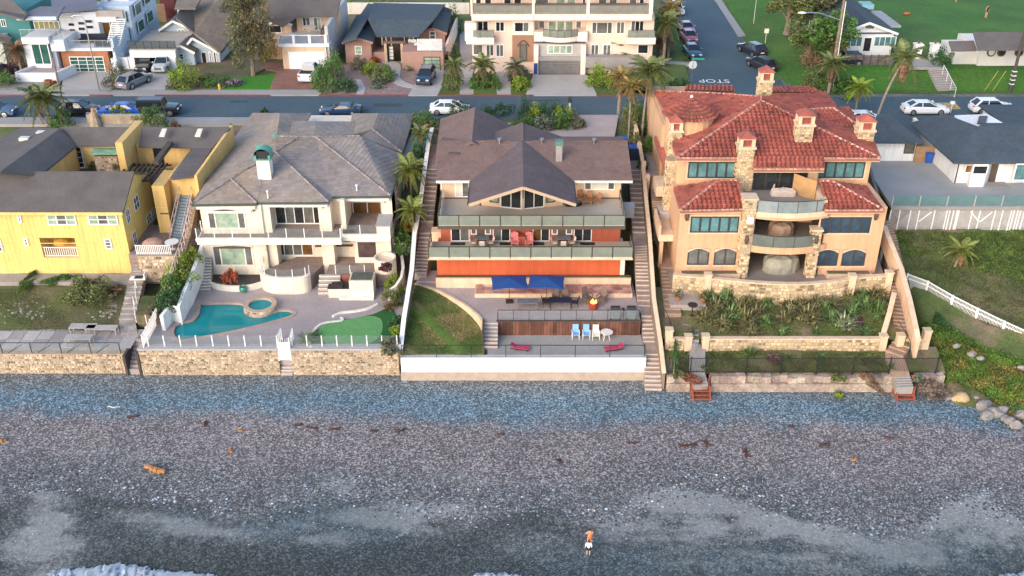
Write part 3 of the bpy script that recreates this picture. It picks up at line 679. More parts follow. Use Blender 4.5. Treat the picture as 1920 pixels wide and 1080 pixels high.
M().wallpath([(p.x,p.y)for p in lx if p.y>72.3],.22,2.2,ZP+.12).build('kerb',peachT,t)
sheet('cross_path',[(-8.4,79.0),(-6.7,79.0),(-6.7,81.0),(-8.4,81.0)],3.55,pv)
t=thing('timber_retaining_wall','red brown timber plank retaining wall behind the sand terrace','retaining wall',(4.7,72.38,ZS))
bx('backing',wood_dk,t,-1.25,10.75,72.40,72.47,ZS-.2,ZP)
n=46
for i in range(n):
 a=-1.25+12.0*i/n;M().box(a+.012,a+12.0/n-.012,72.34+random.uniform(-.015,.015),72.40,ZS-.1,ZP+.02+random.uniform(-.02,.03),random.uniform(.6,1.5)).build('plank',wood_red,t)
bx('cap_board',wood_dk,t,-1.3,10.8,72.28,72.48,ZP+.05,ZP+.11)
t=thing('glass_screen','low clear glass screen along the top of the timber wall','railing',(4.7,72.6,ZP))
rail(t,[(-1.2,72.62,ZP+.02),(10.6,72.62,ZP+.02)],.95,9,bronze,rail_clear,True,.04)
t=thing('garden_steps','short concrete steps between the lawn and the sand terrace','steps',(-1.7,70.8,ZS))
steps(t,(-1.75,70.3,ZS),(-1.75,72.45,ZP),7,1.15,conc_p,nosing)
M().box(-2.45,-2.33,70.2,72.5,1.9,3.55).build('cheek_wall',wood_dk,t)
M().bar((-1.15,70.3,2.9),(-1.15,72.4,4.2),.04).build('handrail',bronze,t);M().bar((-1.15,70.3,2.0),(-1.15,70.3,2.9),.04).build('post',bronze,t);M().bar((-1.15,72.4,3.3),(-1.15,72.4,4.2),.04).build('post',bronze,t)
t=thing('flagstone_terrace','raised terrace of red flagstones with a tan concrete face','terrace',(3.5,76.4,ZP))
M().box(-3.24,10.45,76.41,78.2,2.8,ZF-.02).build('face_wall',peachT,t)
flag=mm('red sandstone flag',(.36,.17,.13),.85,var=.2,scale=1.2,fine=.15,fscale=6,col2=(.42,.24,.20),mixs=.6)
cols=17;rows=3;rg=random.Random(5);gx=[[-3.15+13.5*i/cols+(rg.uniform(-.22,.22)if 0<i<cols else 0)for i in range(cols+1)]for j in range(rows+1)];gy=[[76.5+1.6*j/rows+(rg.uniform(-.14,.14)if 0<j<rows else 0)for i in range(cols+1)]for j in range(rows+1)]
for j in range(rows):
 for i in range(cols):
  if rg.random()<.06:continue
  q=[Vector((gx[j][i],gy[j][i],0)),Vector((gx[j][i+1],gy[j][i+1],0)),Vector((gx[j+1][i+1],gy[j+1][i+1],0)),Vector((gx[j+1][i],gy[j+1][i],0))]
  c=sum(q,Vector())/4;q=[c+(p-c)*.96 for p in q];mids=[]
  for k in range(4):mids.append(q[k]*.86+q[(k+1)%4]*.14);mids.append(q[k]*.14+q[(k+1)%4]*.86)
  M().prism([(p.x,p.y)for p in mids],ZF-.03,ZF+.02+rg.uniform(0,.015),rg.uniform(.75,1.35)).build('flagstone',flag,t)
t=thing('planter','long low tan concrete planter under the orange red wall','planter',(1.7,78.1,ZF))
M().box(-6.7,10.45,78.13,78.32,3.2,ZPL).build('front_wall',peachT,t);M().box(-6.7,10.45,78.33,79.0,3.2,ZPL-.12).build('soil_bed',soil,t)
H=thing('brown_roofed_house','brown shingle roofed house with orange red walls and a gabled prow of windows','house',(1.7,84,3.3))
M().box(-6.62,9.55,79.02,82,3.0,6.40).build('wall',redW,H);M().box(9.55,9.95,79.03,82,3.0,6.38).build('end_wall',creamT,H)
M().box(-7.24,10.47,77.72,80.75,6.33,6.62).build('deck_slab',peachT,H)
M().box(-7.10,10.40,77.9,80.7,6.622,6.65).build('deck_floor',deck_t,H)
ZD=6.64
rail(H,[(-7.2,80.6,ZD),(-7.2,77.76,ZD)],1.0,1,bronze,rail_glass,pw=.07);rail(H,[(-7.2,77.74,ZD-.15),(10.43,77.74,ZD-.15)],1.12,10,bronze,rail_glass,pw=.07);rail(H,[(10.43,77.76,ZD),(10.43,80.2,ZD)],1.0,1,bronze,rail_glass,pw=.07)
YL=80.69
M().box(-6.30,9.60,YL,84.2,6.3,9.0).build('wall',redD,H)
def zx(x):return 740+x/3.0,0
for a,b,nx,g in((316,422,2,[gl_dark,gl_grey]),(552,650,2,[gl_grey,gl_dark]),(776,872,2,[gl_brown,gl_dark]),(1006,1108,2,[gl_dark,gl_dark])):
 xa=V(740+a/3,445,YL).x;xb=V(740+b/3,445,YL).x
 w=window(H,(xa,8.85),(xb,6.68),YL,nx,whiteP,px=False,fw=.08,gls=g,name='sliding_door')
for a,b in((428,462),(508,542),(882,916),(962,998)):
 xa=V(740+a/3,445,YL).x;xb=V(740+b/3,445,YL).x;window(H,(xa,8.8),(xb,7.35),YL,1,whiteP,gl_grey,px=False,fw=.09)
for a,b in((466,505),(920,958)):
 xa=V(740+a/3,445,YL).x;xb=V(740+b/3,445,YL).x;bx('wall_panel',brframe,H,xa,xb,YL-.03,YL-.003,6.7,8.95)
xa=V(740+1145/3,440,YL).x;xb=V(740+1215/3,440,YL).x;window(H,(xa,8.75),(xb,7.95),YL,2,whiteP,gl_dark,px=False,fw=.08)
for a in(355,632,800,1085):x=V(740+a/3,453,YL-.5).x;bx('door_mat',black,H,x-.65,x+.65,YL-.75,YL-.2,6.651,6.67)
M().box(-6.38,9.72,78.35,84.2,8.96,9.30).build('deck_slab',brframe,H);M().box(-6.36,9.70,78.37,84.1,9.302,9.36).build('deck_floor',deck_t,H)
ZU=9.37
rail(H,[(-6.33,83.6,ZU),(-6.33,78.4,ZU)],1.0,3,bronze,rail_glass,pw=.07);rail(H,[(-6.33,78.38,ZU-.2),(9.67,78.38,ZU-.2)],1.12,9,bronze,rail_glass,pw=.07);rail(H,[(9.67,78.4,ZU),(9.67,83.6,ZU)],1.0,3,bronze,rail_glass,pw=.07)
YU=83.92
M().box(-6.42,9.85,YU,93.2,8.6,11.42).build('wall',peach,H)
for x in(-6.42,-3.9,5.35,9.72):bx('corner_trim',creamT,H,x,x+.13,YU-.05,YU-.004,9.38,11.5)
bx('base_board',brframe,H,-6.3,-3.8,YU-.03,YU-.003,9.37,9.47);bx('base_board',brframe,H,5.5,9.7,YU-.03,YU-.003,9.37,9.47)
window(H,(780+312/4.32,190+650/4.32),(780+436/4.32,190+775/4.32),YU,2,whiteP,fw=.09,gls=[gl_wht,gl_grey],name='sliding_door')
window(H,(780+1365/4.32,190+652/4.32),(780+1608/4.32,190+716/4.32),YU,[.22,.78],whiteP,fw=.08,gls=[gl_grey,gl_wht,gl_grey])
bx('wall_panel',redD,H,5.0,5.32,YU-.04,YU-.005,9.4,11.3);bx('downpipe',brframe,H,9.76,9.84,YU-.08,YU-.01,9.4,11.4)
za,zb=9.37,11.35
c0=Vector((.93,81.55));L1=Vector((-2.75,82.5));L0=Vector((-2.75,YU));R1=Vector((4.55,82.5));R0=Vector((4.55,YU))
def prow_h(x):return 12.92-abs(x-.93)*.335
m=M()
for a,b in((L0,L1),(L1,c0),(c0,R1),(R1,R0)):
 k=6
 for i in range(k):
  p=a+(b-a)*i/k;q=a+(b-a)*(i+1)/k;m.add([(p.x,p.y,za-.2),(q.x,q.y,za-.2),(q.x,q.y,prow_h(q.x)-.3),(p.x,p.y,prow_h(p.x)-.3)],[(0,1,2,3)])
m.build('prow_wall',peach,H)
def prow_pane(a,b,f0,f1,z0,z1,fr,gl,nm='window',off=.05,slope=False,nx=1):
 """glazed unit standing on the slanted prow wall between fractions f0..f1"""
 a3=Vector((a.x,a.y,0));b3=Vector((b.x,b.y,0));d=(b3-a3);p=a3+d*f0;q=a3+d*f1;u=d.normalized();nrm=Vector((u.y,-u.x,0));p+=nrm*off;q+=nrm*off;w=.09
 Zp=min(z1,prow_h(p.x)-.42)if slope else z1;Zq=min(z1,prow_h(q.x)-.42)if slope else z1
 m=M();m.bar(p+Vector((0,0,z0)),p+Vector((0,0,Zp)),w);m.bar(q+Vector((0,0,z0)),q+Vector((0,0,Zq)),w);m.bar(p+Vector((0,0,z0)),q+Vector((0,0,z0)),w);m.bar(p+Vector((0,0,Zp)),q+Vector((0,0,Zq)),w)
 for i in range(1,nx):r_=p+(q-p)*i/nx;m.bar(r_+Vector((0,0,z0)),r_+Vector((0,0,Zp+(Zq-Zp)*i/nx)),w*.8)
 o=m.build(nm,fr,H)
 for i in range(nx):
  r0=p+(q-p)*i/nx-nrm*.02;r1=p+(q-p)*(i+1)/nx-nrm*.02
  M().add([(r0.x,r0.y,z0),(r1.x,r1.y,z0),(r1.x,r1.y,Zp+(Zq-Zp)*(i+1)/nx),(r0.x,r0.y,Zp+(Zq-Zp)*i/nx)]+[(r0.x-nrm.x*.02,r0.y-nrm.y*.02,z0),(r1.x-nrm.x*.02,r1.y-nrm.y*.02,z0),(r1.x-nrm.x*.02,r1.y-nrm.y*.02,Zp+(Zq-Zp)*(i+1)/nx),(r0.x-nrm.x*.02,r0.y-nrm.y*.02,Zp+(Zq-Zp)*i/nx)],[(0,1,2,3),(7,6,5,4)]).build('pane',gl if not isinstance(gl,list)else gl[i],o)
prow_pane(L1,c0,.48,.97,za+.08,13,whiteP,[gl_dark,gl_dark],'sliding_door',slope=True,nx=2);prow_pane(c0,R1,.03,.52,za+.08,13,whiteP,[gl_dark,gl_dark],'sliding_door',slope=True,nx=2)
prow_pane(L1,c0,.22,.42,za+.45,13,brframe,gl_lgrn,slope=True);prow_pane(c0,R1,.58,.78,za+.45,13,brframe,gl_lgrn,slope=True)
bx('ridge_post',trimbr,H,.84,1.02,81.38,81.52,za,12.55);
e,r1=11.47,13.05
EY=83.15;RY=88.6;BYr=94.05
xl,xr=-7.05,10.9
roof(H,[[(xl+.3,EY,e),(xr-.2,EY,e),(xr-.2,RY,r1),(xl+.3,RY,r1)],[(xl+.3,RY,r1),(xr-.2,RY,r1),(xr-.2,BYr,e),(xl+.3,BYr,e)]],shingle_br,th=.2)
gx0=.95;gl_,gr_=G(879,381.5,e).x,G(1080,381.5,e).x;GYf=G(0,381.5,e).y;GYb=93.4;gz=13.12
m=M();gL=gx0-gl_;gR=gr_-gx0
slab_poly(m,[(gl_,GYf,e),(gx0,GYf-.15,gz),(gx0,GYb,gz),(gl_-.15,GYb,e-.02)],.2);m.build('roof',shingle_pl,H)
m=M();slab_poly(m,[(gr_,GYf,e),(gx0,GYf-.15,gz),(gx0,GYb,gz),(gr_+.15,GYb,e-.02)],.2);m.build('roof',shingle_pl,H)
m=M();m.bar((gl_,GYf-.05,e-.14),(gx0,GYf-.2,gz-.14),.08,.26);m.bar((gr_,GYf-.05,e-.14),(gx0,GYf-.2,gz-.14),.08,.26);m.build('barge_board',trimbr,H)
m=M();m.bar((.1,GYf+.3,12.72),(1.8,GYf+.3,12.72),.08,.08);m.bar((gx0,GYf+.3,e+.35),(gx0,GYf+.3,gz-.25),.12);m.build('roof_truss',brframe,H)
bx('beam',brframe,H,gl_+.9,gl_+1.05,GYf,YU,e-.25,e-.1);bx('beam',brframe,H,gr_-1.05,gr_-.9,GYf,YU,e-.25,e-.1)
m=M();m.bar((xl+.3,EY-.05,e-.12),(gl_-.05,EY-.05,e-.12),.1,.2);m.bar((gr_+.05,EY-.05,e-.12),(xr-.2,EY-.05,e-.12),.1,.2);m.build('gutter',creamT,H)
m=M();m.bar((gl_-.08,GYf,e-.1),(gl_-.08,EY,e-.1),.1,.16);m.bar((gr_+.08,GYf,e-.1),(gr_+.08,EY,e-.1),.1,.16);m.build('gutter',black,H)
wx=-3.7;wY=97.6
slab=M();slab_poly(slab,[(-7.15,88.0,11.4),(wx,88.0,13.25),(wx,wY,13.25),(-7.35,99.3,11.4)],.2);slab.build('roof',shingle_br,H)
slab=M();slab_poly(slab,[(-.05,88.0,11.4),(wx,88.0,13.25),(wx,wY,13.25),(.05,97.3,11.4)],.2);slab_poly(slab,[(wx,wY,13.25),(-7.35,99.3,11.4),(.05,97.3,11.4)],.2);slab.build('roof',shingle_pl,H)
M().box(-7.0,-.2,89,98.2,8.6,11.35).build('wall',peach,H)
m=M();m.bar((gx0,88.8,gz+.03),(gx0,93.3,gz+.03),.25,.05);m.bar((xl+.3,RY,r1+.04),(gx0-1,RY,r1+.04),.25,.05);m.bar((gx0+1,RY,r1+.04),(xr-.2,RY,r1+.04),.25,.05);m.build('ridge_cap',shingle_br,H,kind='stuff')
c=V(1047.5,307,86.0);M().box(c.x-.28,c.x+.28,85.7,86.25,11.8,13.75).build('chimney',conc,H);bx('chimney_cap',mm('green copper',(.10,.23,.19),.6,var=.2,fine=.1),H,c.x-.34,c.x+.34,85.64,86.3,13.75,14.15)
for x,y in((937,262),(1016,275),(1114,258)):
 c=V(x,y,88.6);o=M().lathe([(.07,-.5),(.07,.25),(.2,.25),(.2,.4),(.05,.45)],(c.x,88.3,13.05),8).build('roof_vent',chrome,H)
c=V(851,284,86.8);bx('skylight',brframe,H,c.x-.5,c.x+.5,86.6,87.0,12.4,12.62)
def px_stair(name,label,path,w,seg,matl=tread_m,nose=nosing,cat='stairs'):
 P=[G(x,y,z)for x,y,z in path];c=P[0];t=thing(name,label,cat,c)
 for i,(n,kind)in enumerate(seg):
  a,b=P[i],P[i+1]
  if kind=='flat':
   d=Vector((b.x-a.x,b.y-a.y,0));u=d.normalized();s=Vector((u.y,-u.x,0))*w/2
   vs=[a-s,a+s,b+s,b-s];M().prism([(p.x,p.y)for p in vs],min(a.z,b.z)-.7,lambda p,a=a,b=b,u=u,d=d:a.z+(b.z-a.z)*max(0,min(1,((p[0]-a.x)*u.x+(p[1]-a.y)*u.y)/d.length))).build('landing',matl,t)
  else:steps(t,a,b,n,w,matl,nose)
 return t,P
px_stair('side_stairs','long timber stairs from the beach up beside the tall brown boundary wall',[(1225,733,0),(1222,660,1.9),(1221,643,1.95),(1217,588,3.3),(1211,576,3.36),(1207,528,4.25),(1205,489,5.25),(1203,460,6.4),(1200,438,6.6),(1192,314,9.1),(1188,292,9.2)],1.35,[(9,''),(0,'flat'),(7,''),(0,'flat'),(5,''),(6,''),(6,''),(0,'flat'),(14,''),(0,'flat')])
px_stair('side_stairs','narrow side stairs climbing beside the white capped boundary wall',[(788,514,3.9),(796,457,5.5),(798,432,6.1),(801,420,6.3),(803,398,6.9),(806,371,7.6),(811,328,8.8),(814,312,9.1),(818,270,9.2)],1.15,[(9,''),(3,''),(0,'flat'),(2,''),(3,''),(5,''),(2,''),(0,'flat')])
def boundary(name,label,pts,th,matl,zb=None,drop=1.4,capm=None,cat='wall',posts=None,postm=None):
 P=[G(x,y,z)for x,y,z in pts];t=thing(name,label,cat,(P[0].x,P[0].y,P[0].z-drop))
 M().wallpath([(p.x,p.y,p.z,(zb if zb is not None else p.z-drop))for p in P],th,0,0).build('wall',matl,t)
 if capm:M().wallpath([(p.x,p.y,p.z+.07,p.z-.0)for p in P],th+.12,0,0).build('cap',capm,t)
 for x,y,z in(posts or[]):q=G(x,y,z);M().box(q.x-.22,q.x+.22,q.y-.22,q.y+.22,q.z-drop-.4,q.z+.02).build('pillar',postm or matl,t)
 return t,P
boundary('boundary_wall','long boundary wall with a broad white cap beside the sloping lawn',[(751,655,2.55),(757,600,3.6),(764,556,4.3),(772,507,5.2),(777,440,6.6),(787,388,7.8),(795,330,9.0),(803,270,10.2),(810,240,10.4)],.26,mm('weathered board',(.19,.15,.13),.9,var=.15),capm=whitest,drop=1.5)
boundary('boundary_wall','tall brown boundary wall beside the timber stairs with tan pillars at its upper end',[(1245,700,1.6),(1238,640,3.1),(1226,560,4.9),(1222,500,6.4),(1218,440,7.7),(1211,370,9.0),(1206,310,10.2),(1199,270,10.5),(1190,228,10.6)],.22,mm('brown weathered fence wall',(.24,.17,.13),.9,var=.15,fine=.1),capm=peachT,drop=1.9,posts=[(1214,327,10.0),(1207,303,10.5),(1199,270,10.8),(1193,242,10.8)],postm=peachT)
t=thing('wire_fence','thin black mesh fence along the top of the white seawall','fence',(1,68.9,2.1))
for i in range(8):
 x=-8.9+i*2.8;M().bar((x,68.9,2.08),(x,68.9,3.25),.05).build('post',black,t)
bx('rail',black,t,-8.9,10.75,68.88,68.92,3.2,3.25);bx('rail',black,t,-8.9,10.75,68.885,68.915,2.16,2.19)
m=M()
for i in range(0,197):m.box(-8.85+i*.1,-8.846+i*.1,68.897,68.903,2.2,3.2)
m.build('wire_mesh',black,t,kind='stuff')
ZK=2.45
def C(x,y,z=ZK):p=G(x,y,z);return(p.x,p.y)
pool_o=[C(*p)for p in[(328,632),(327,615),(340,606),(362,601),(372,590),(376,575),(381,570),(440,569),(458,573),(464,583),(490,594),(522,583),(546,584),(545,592),(505,604),(470,613),(430,622),(380,631),(345,637)]]
pool=bezc([Vector((p[0],p[1],0))for p in pool_o],3);pool=[(p.x,p.y)for p in pool]
deck=[(-30.3,69.7),(-9.3,69.7),(-9.35,71),(-9.3,84.5),(-30.0,84.5)]
green_o=[C(*p)for p in[(748,656),(588,656),(583,640),(590,622),(615,610),(640,606),(640,600),(665,598),(700,590),(722,580),(735,578),(748,600)]]
m=M();plate(m,deck,[pool],ZK,1.6);m.build('pool_deck',pool_dk,kind='structure')
tw=thing('swimming_pool','kidney shaped turquoise swimming pool behind the glass fence','pool',(-22,76,ZK-1.5))
plaster=mm('pool plaster',(.16,.50,.47),.6,var=.08,fine=.05);water=bpy.data.materials.new('pool water');water.use_nodes=True
wb=water.node_tree.nodes['Principled BSDF'];wb.inputs['Base Color'].default_value=(.003,.31,.33,1);wb.inputs['Roughness'].default_value=.04;wb.inputs['Alpha'].default_value=.72;wb.inputs['IOR'].default_value=1.33
nt=water.node_tree;no=nt.nodes.new('ShaderNodeTexNoise');no.inputs['Scale'].default_value=1.6;bp=nt.nodes.new('ShaderNodeBump');bp.inputs['Strength'].default_value=.12;g_=nt.nodes.new('ShaderNodeNewGeometry');nt.links.new(g_.outputs['Position'],no.inputs['Vector']);nt.links.new(no.outputs[0],bp.inputs['Height']);nt.links.new(bp.outputs[0],wb.inputs['Normal'])
cx_=sum(p[0]for p in pool)/len(pool);cy_=sum(p[1]for p in pool)/len(pool)
m=M();n=len(pool);rings=[(1.0,ZK-.02),(1.0,ZK-.55),(.80,ZK-.75),(.62,ZK-1.25),(.3,ZK-1.5)]
vs=[(cx_+(p[0]-cx_)*k,cy_+(p[1]-cy_)*k,z)for k,z in rings for p in pool];fs=[(j*n+i,(j+1)*n+i,(j+1)*n+(i+1)%n,j*n+(i+1)%n)for j in range(len(rings)-1)for i in range(n)]+[tuple(range(4*n,5*n))]
m.add(vs,fs);m.build('basin',plaster,tw)
M().add([(p[0],p[1],ZK-.12)for p in pool],[tuple(range(n))]).build('water',water,tw)
cop=[Vector((p[0],p[1]))for p in pool];m=M();outer=[]
for i in range(n):
 a,b=cop[i-1],cop[(i+1)%n];d=(b-a).normalized();nr=Vector((d.y,-d.x));sgn=1
 outer.append((cop[i],nr))
area=sum(pool[i][0]*pool[(i+1)%n][1]-pool[(i+1)%n][0]*pool[i][1]for i in range(n));sgn=1 if area>0 else-1
for i in range(n):
 a,na=outer[i];b,nb=outer[(i+1)%n];A2=a+na*sgn*.32;B2=b+nb*sgn*.32;a1=a-na*sgn*.03;b1=b-nb*sgn*.03
 m.add([(a1.x,a1.y,ZK+.05),(b1.x,b1.y,ZK+.05),(B2.x,B2.y,ZK+.05),(A2.x,A2.y,ZK+.05),(a1.x,a1.y,ZK-.1),(b1.x,b1.y,ZK-.1),(A2.x,A2.y,ZK-.0),(B2.x,B2.y,ZK-.0)],[(0,1,2,3),(0,4,5,1),(3,2,7,6)],random.uniform(.9,1.1))
m.build('coping',mm('pinkish pool coping',(.40,.29,.24),.85,var=.12,fine=.1),tw)
for i,(x,y)in enumerate([(520,592),(512,595),(504,598)]):c=C(x,y);M().obox((c[0],c[1],ZK-.3-.12*i),1.1,.3,.2,.4).build('pool_step',plaster,tw)
sp=C(489,578);t=thing('spa','round raised stone spa at the edge of the turquoise pool','spa',(sp[0],sp[1],ZK))
M().lathe([(1.42,-.6),(1.42,.35),(1.42,.45),(1.02,.45),(1.0,-.2)],(sp[0],sp[1],ZK),28).build('rim',mm('tan spa coping',(.46,.34,.25),.85,var=.12,fine=.1),t)
m=M();circ=[(sp[0]+1.43*math.cos(a*math.pi/16),sp[1]+1.43*math.sin(a*math.pi/16))for a in range(-32,1)]
stonework(m,circ,ZK-.35,ZK+.4,.3,.04,1,8);m.build('stone',stonem,t,kind='stuff')
M().lathe([(1.0,.25),(1.0,.26)],(sp[0],sp[1],ZK),28).build('water',water,t);M().lathe([(1.0,-.2),(1.0,-.19)],(sp[0],sp[1],ZK),20).build('floor_plaster',plaster,t)
t=thing('glass_fence','clear glass fence with white posts between the pool and the sea','fence',(-24,69.9,2.5))
rail(t,[(-29.6,69.78,ZK+.05),(-19.1,69.78,ZK+.05)],1.1,8,whiteP,rail_clear,False,.085)
t=thing('glass_fence','clear glass fence with white posts in front of the putting green','fence',(-14,69.9,2.5))
rail(t,[(-17.9,69.78,ZK+.05),(-9.35,69.78,ZK+.05)],1.1,7,whiteP,rail_clear,False,.085)
t=thing('white_gate','white railed gate leading from the pool deck to the seawall steps','gate',(-18.5,70.2,ZK))
for a,b in(((-19.05,69.8),(-19.0,71.0)),((-18.0,69.8),(-18.05,71.0))):
 for k in range(4):x=a[0]+(b[0]-a[0])*k/3;y=a[1]+(b[1]-a[1])*k/3;bx('bar',whiteP,t,x-.03,x+.03,y-.03,y+.03,ZK,ZK+1.1)
 M().bar((a[0],a[1],ZK+1.1),(b[0],b[1],ZK+1.1),.06).build('rail',whiteP,t)
P0,P1=G(270,654,ZK),G(302,592,ZK)
t=thing('picket_fence','white picket fence between the pool deck and the terraced garden of the yellow house','fence',P0)
n=26
for k in range(n+1):
 p=P0+(P1-P0)*k/n;bx('picket' if k%6 else 'post',whiteP,t,p.x-.035,p.x+.035,p.y-.035,p.y+.035,ZK,ZK+(1.35 if k%6==0 else 1.25))
for z in(.2,1.15):M().bar(P0+Vector((0,0,z)),P1+Vector((0,0,z)),.05).build('rail',whiteP,t)
t,_=boundary('garden_wall','stepped white rendered garden wall between the pool deck and the ivy bank',[(302,592,3.9),(318,572,4.0),(334,575,4.1),(345,545,4.4),(362,505,5.0),(375,470,5.6),(386,430,6.6),(395,395,7.2)],.3,whitest,drop=2.2)
t=thing('putting_green','artificial putting green with a pale oval on dark turf','putting green',(-13,73,ZK))
fx_g=mm('dark artificial turf',(.018,.105,.022),.95,var=.1,fine=.2,fscale=8,bump=.3);fx_l=mm('pale putting turf',(.12,.31,.10),.95,var=.06,fine=.12,fscale=8)
M().prism(green_o,ZK+.0,ZK+.06).build('turf',fx_g,t)
ov=bezc([Vector((*C(x,y),0))for x,y in[(606,640),(598,628),(603,613),(625,605),(655,600),(690,594),(712,598),(718,612),(712,632),(690,646),(650,650),(620,650)]],4)
M().prism([(p.x,p.y)for p in ov],ZK+.05,ZK+.09).build('putting_oval',fx_l,t)
m=M();crv=bez([Vector((*C(x,y),0))for x,y in[(583,654),(580,640),(588,622),(606,608),(640,603),(640,597)]],5);m.wallpath([(p.x,p.y)for p in crv],.22,ZK-.2,ZK+.14);m.build('white_kerb',creamT,t);m=M()
crv=bez([Vector((*C(x,y),0))for x,y in[(624,595),(640,588),(665,585),(690,580),(708,572)]],5);m.wallpath([(p.x,p.y)for p in crv],.22,ZK-.2,ZK+.16);m.build('white_kerb',creamT,t)
H=thing('cream_stucco_house','cream stucco house with a grey tile hip roof, pool terrace and glass balcony','house',(-19,84,ZK))
ZL,ZB=3.76,7.0
YF=81.5
X0,X1=G(368,440,7).x,-11.1
xl0,xl1=-27.55,-22.15
M().box(xl0,xl1,YF,92,ZK-.4,9.98).build('wall',cream,H)
m=M();m.prism([(xl0-.25,YF-.05),(xl0,YF+6),(xl0+.3,YF+6),(xl0+.3,YF-.02)],ZK-.3,7.0);m.build('wall_flare',cream,H)
YR=83.45
M().box(xl1,-15.2,YR+.01,92,ZK-.4,9.97).build('wall',cream,H);M().box(-15.2,X1-.002,YR+.01,92,ZK-.4,6.9).build('wall',cream,H)
M().box(X1-6.0,X1,85.9,93.4,6.9,9.96).build('wall',cream,H)
M().box(-28.0,-10.95,92.01,104.6,7.4,9.9).build('wall',cream,H)
M().box(X1-.02,X1+.28,83.4,93.3,ZK-.4,9.95).build('side_wall',cream,H)
def pier(xa,xb,y0,y1,z0,z1,mt=cream,nm='pier'):return M().box(xa,xb,y0,y1,z0,z1).build(nm,mt,H)
pier(-22.149,-21.45,81.7,YR,ZB,9.95);a=V(598,410,82.0).x;b=V(621,410,82.0).x
pier(a,b,81.95,YR,ZB,9.95);pier(a,b,81.9,YR,ZK,ZB-.5)
pier(-22.1,-21.3,81.9,YR,ZK,ZB-.5)
a2=V(716,390,83.4).x;pier(a2,X1+.28,83.38,85.9,ZB,9.95)
YB=80.3
m=M();m.box(xl0-.35,-15.1,YB,YR+.2,6.52,7.0);m.build('balcony_slab',creamT,H)
M().box(-15.1,X1+.25,81.0,86,6.53,7.001).build('balcony_slab',creamT,H)
bal=mm('brown balcony tile',(.25,.19,.165),.85,var=.15,fine=.12,fscale=6)
M().box(xl0-.25,-15.15,YB+.1,YR,7.004,7.03).build('balcony_floor',bal,H);M().box(-15.0,X1+.1,81.1,85.88,7.034,7.06).build('balcony_floor',bal,H)
M().box(xl0-.4,-15.1,YB-.08,YB+.16,6.85,7.16).build('parapet_band',creamT,H);M().box(-15.1,X1+.3,80.92,81.16,6.85,7.2).build('parapet_band',creamT,H)
rail(H,[(xl0-.3,81.9,7.15),(xl0-.3,YB+.05,7.15),(-15.15,YB+.05,7.15)],.95,None,whiteP,rail_clear,False,.07,step=1.55)
rail(H,[(-15.1,YB+.1,7.15),(-15.1,81.05,7.15),(-11.9,81.05,7.15)],.95,None,whiteP,rail_clear,False,.07,step=1.4)
M().box(-12.0,X1+.28,80.9,83.4,7.07,8.0).build('parapet_wall',cream,H);bx('wall_cap',conc_l,H,-12.08,X1+.36,80.84,83.44,8.0,8.1)
z3=lambda x,y:(340+x/3.177,360+y/3.177)
window(H,z3(150,118),z3(392,220),YF,[.2,.8],creamT,fw=.13,gls=[gl_grey,gl_lgrn,gl_grey])
M().box(V(*z3(150,0),YF).x-.12,V(*z3(392,0),YF).x+.12,YF-.14,YF-.004,V(0,360+120/3.177,YF).z,V(0,360+112/3.177,YF).z).build('window_head',creamT,H)
m=M();a=V(*z3(175,100),YF).x;b=V(*z3(335,100),YF).x
for k in range(10):
 u0,u1=k/10,(k+1)/10;f=lambda u:.22*(1-(2*u-1)**2);zb_=V(0,360+116/3.177,YF).z;m.add([(a+(b-a)*u0,YF-.03,zb_),(a+(b-a)*u1,YF-.03,zb_),(a+(b-a)*u1,YF-.03,zb_+f(u1)),(a+(b-a)*u0,YF-.03,zb_+f(u0))],[(0,1,2,3)])
m.build('arch_recess',brframe,H)
window(H,z3(178,318),z3(438,440),YF,[.2,.8],creamT,fw=.14,gls=[gl_grey,gl_lgrn,gl_grey])
m=M();a=V(*z3(195,330),YF).x;b=V(*z3(415,330),YF).x
for k in range(10):
 u0,u1=k/10,(k+1)/10;f=lambda u:.15+.12*(1-(2*u-1)**2);zb_=V(0,360+338/3.177,YF-.1).z;m.add([(a+(b-a)*u0,YF-.09,zb_),(a+(b-a)*u1,YF-.09,zb_),(a+(b-a)*u1,YF-.09,zb_+f(u1)),(a+(b-a)*u0,YF-.09,zb_+f(u0))],[(0,1,2,3)])
m.build('arch_recess',brframe,H)
a=V(*z3(515,100),YR).x;b=V(*z3(825,100),YR).x
window(H,(a,9.5),(b,7.06),YR,[.14,.33,.5,.68,.87],whiteP,px=False,fw=.1,gls=[gl_brown,gl_dark,gl_grey,gl_dark,gl_grey,gl_dark],name='sliding_door')
a=V(*z3(565,350),YR).x;b=V(*z3(788,350),YR).x
window(H,(a,6.3),(b,ZL+.05),YR,[.22,.46,.7],whiteP,px=False,fw=.1,gls=[gl_dark,gl_grey,gl_grey,gl_brown],name='sliding_door')
a=V(*z3(793,350),YR).x;b=V(*z3(855,350),YR).x;window(H,(a,6.3),(b,4.6),YR,1,whiteP,gl_brown,px=False,fw=.08,ny=2)
window(H,(z3(933,55)),(z3(1197,133)),85.88,3,whiteP,gl_brown,fw=.1)
M().box(-15.3,-14.9,82.3,85.9,7.06,9.9).build('wall',cream,H)
Y2=82.2;a=V(*z3(1035,400),Y2).x
M().box(a,X1+.1,Y2,84,ZL-.5,6.54).build('wall',cream,H);window(H,z3(1043,292),z3(1170,394),Y2,1,whiteP,glassm('brown sun screen',(.10,.065,.06)),fw=.08)
bx('bar_counter',brframe,H,a-2.1,a-.3,YR-.35,YR-.05,4.9,5.0);window(H,(a-1.9,5.75),(a-.5,5.25),YR,1,brframe,gl_dark,px=False,fw=.08)
TY=79.3
tpts=[(490,505),(492,535),(505,547),(540,552),(580,549),(583,545),(583,520)]
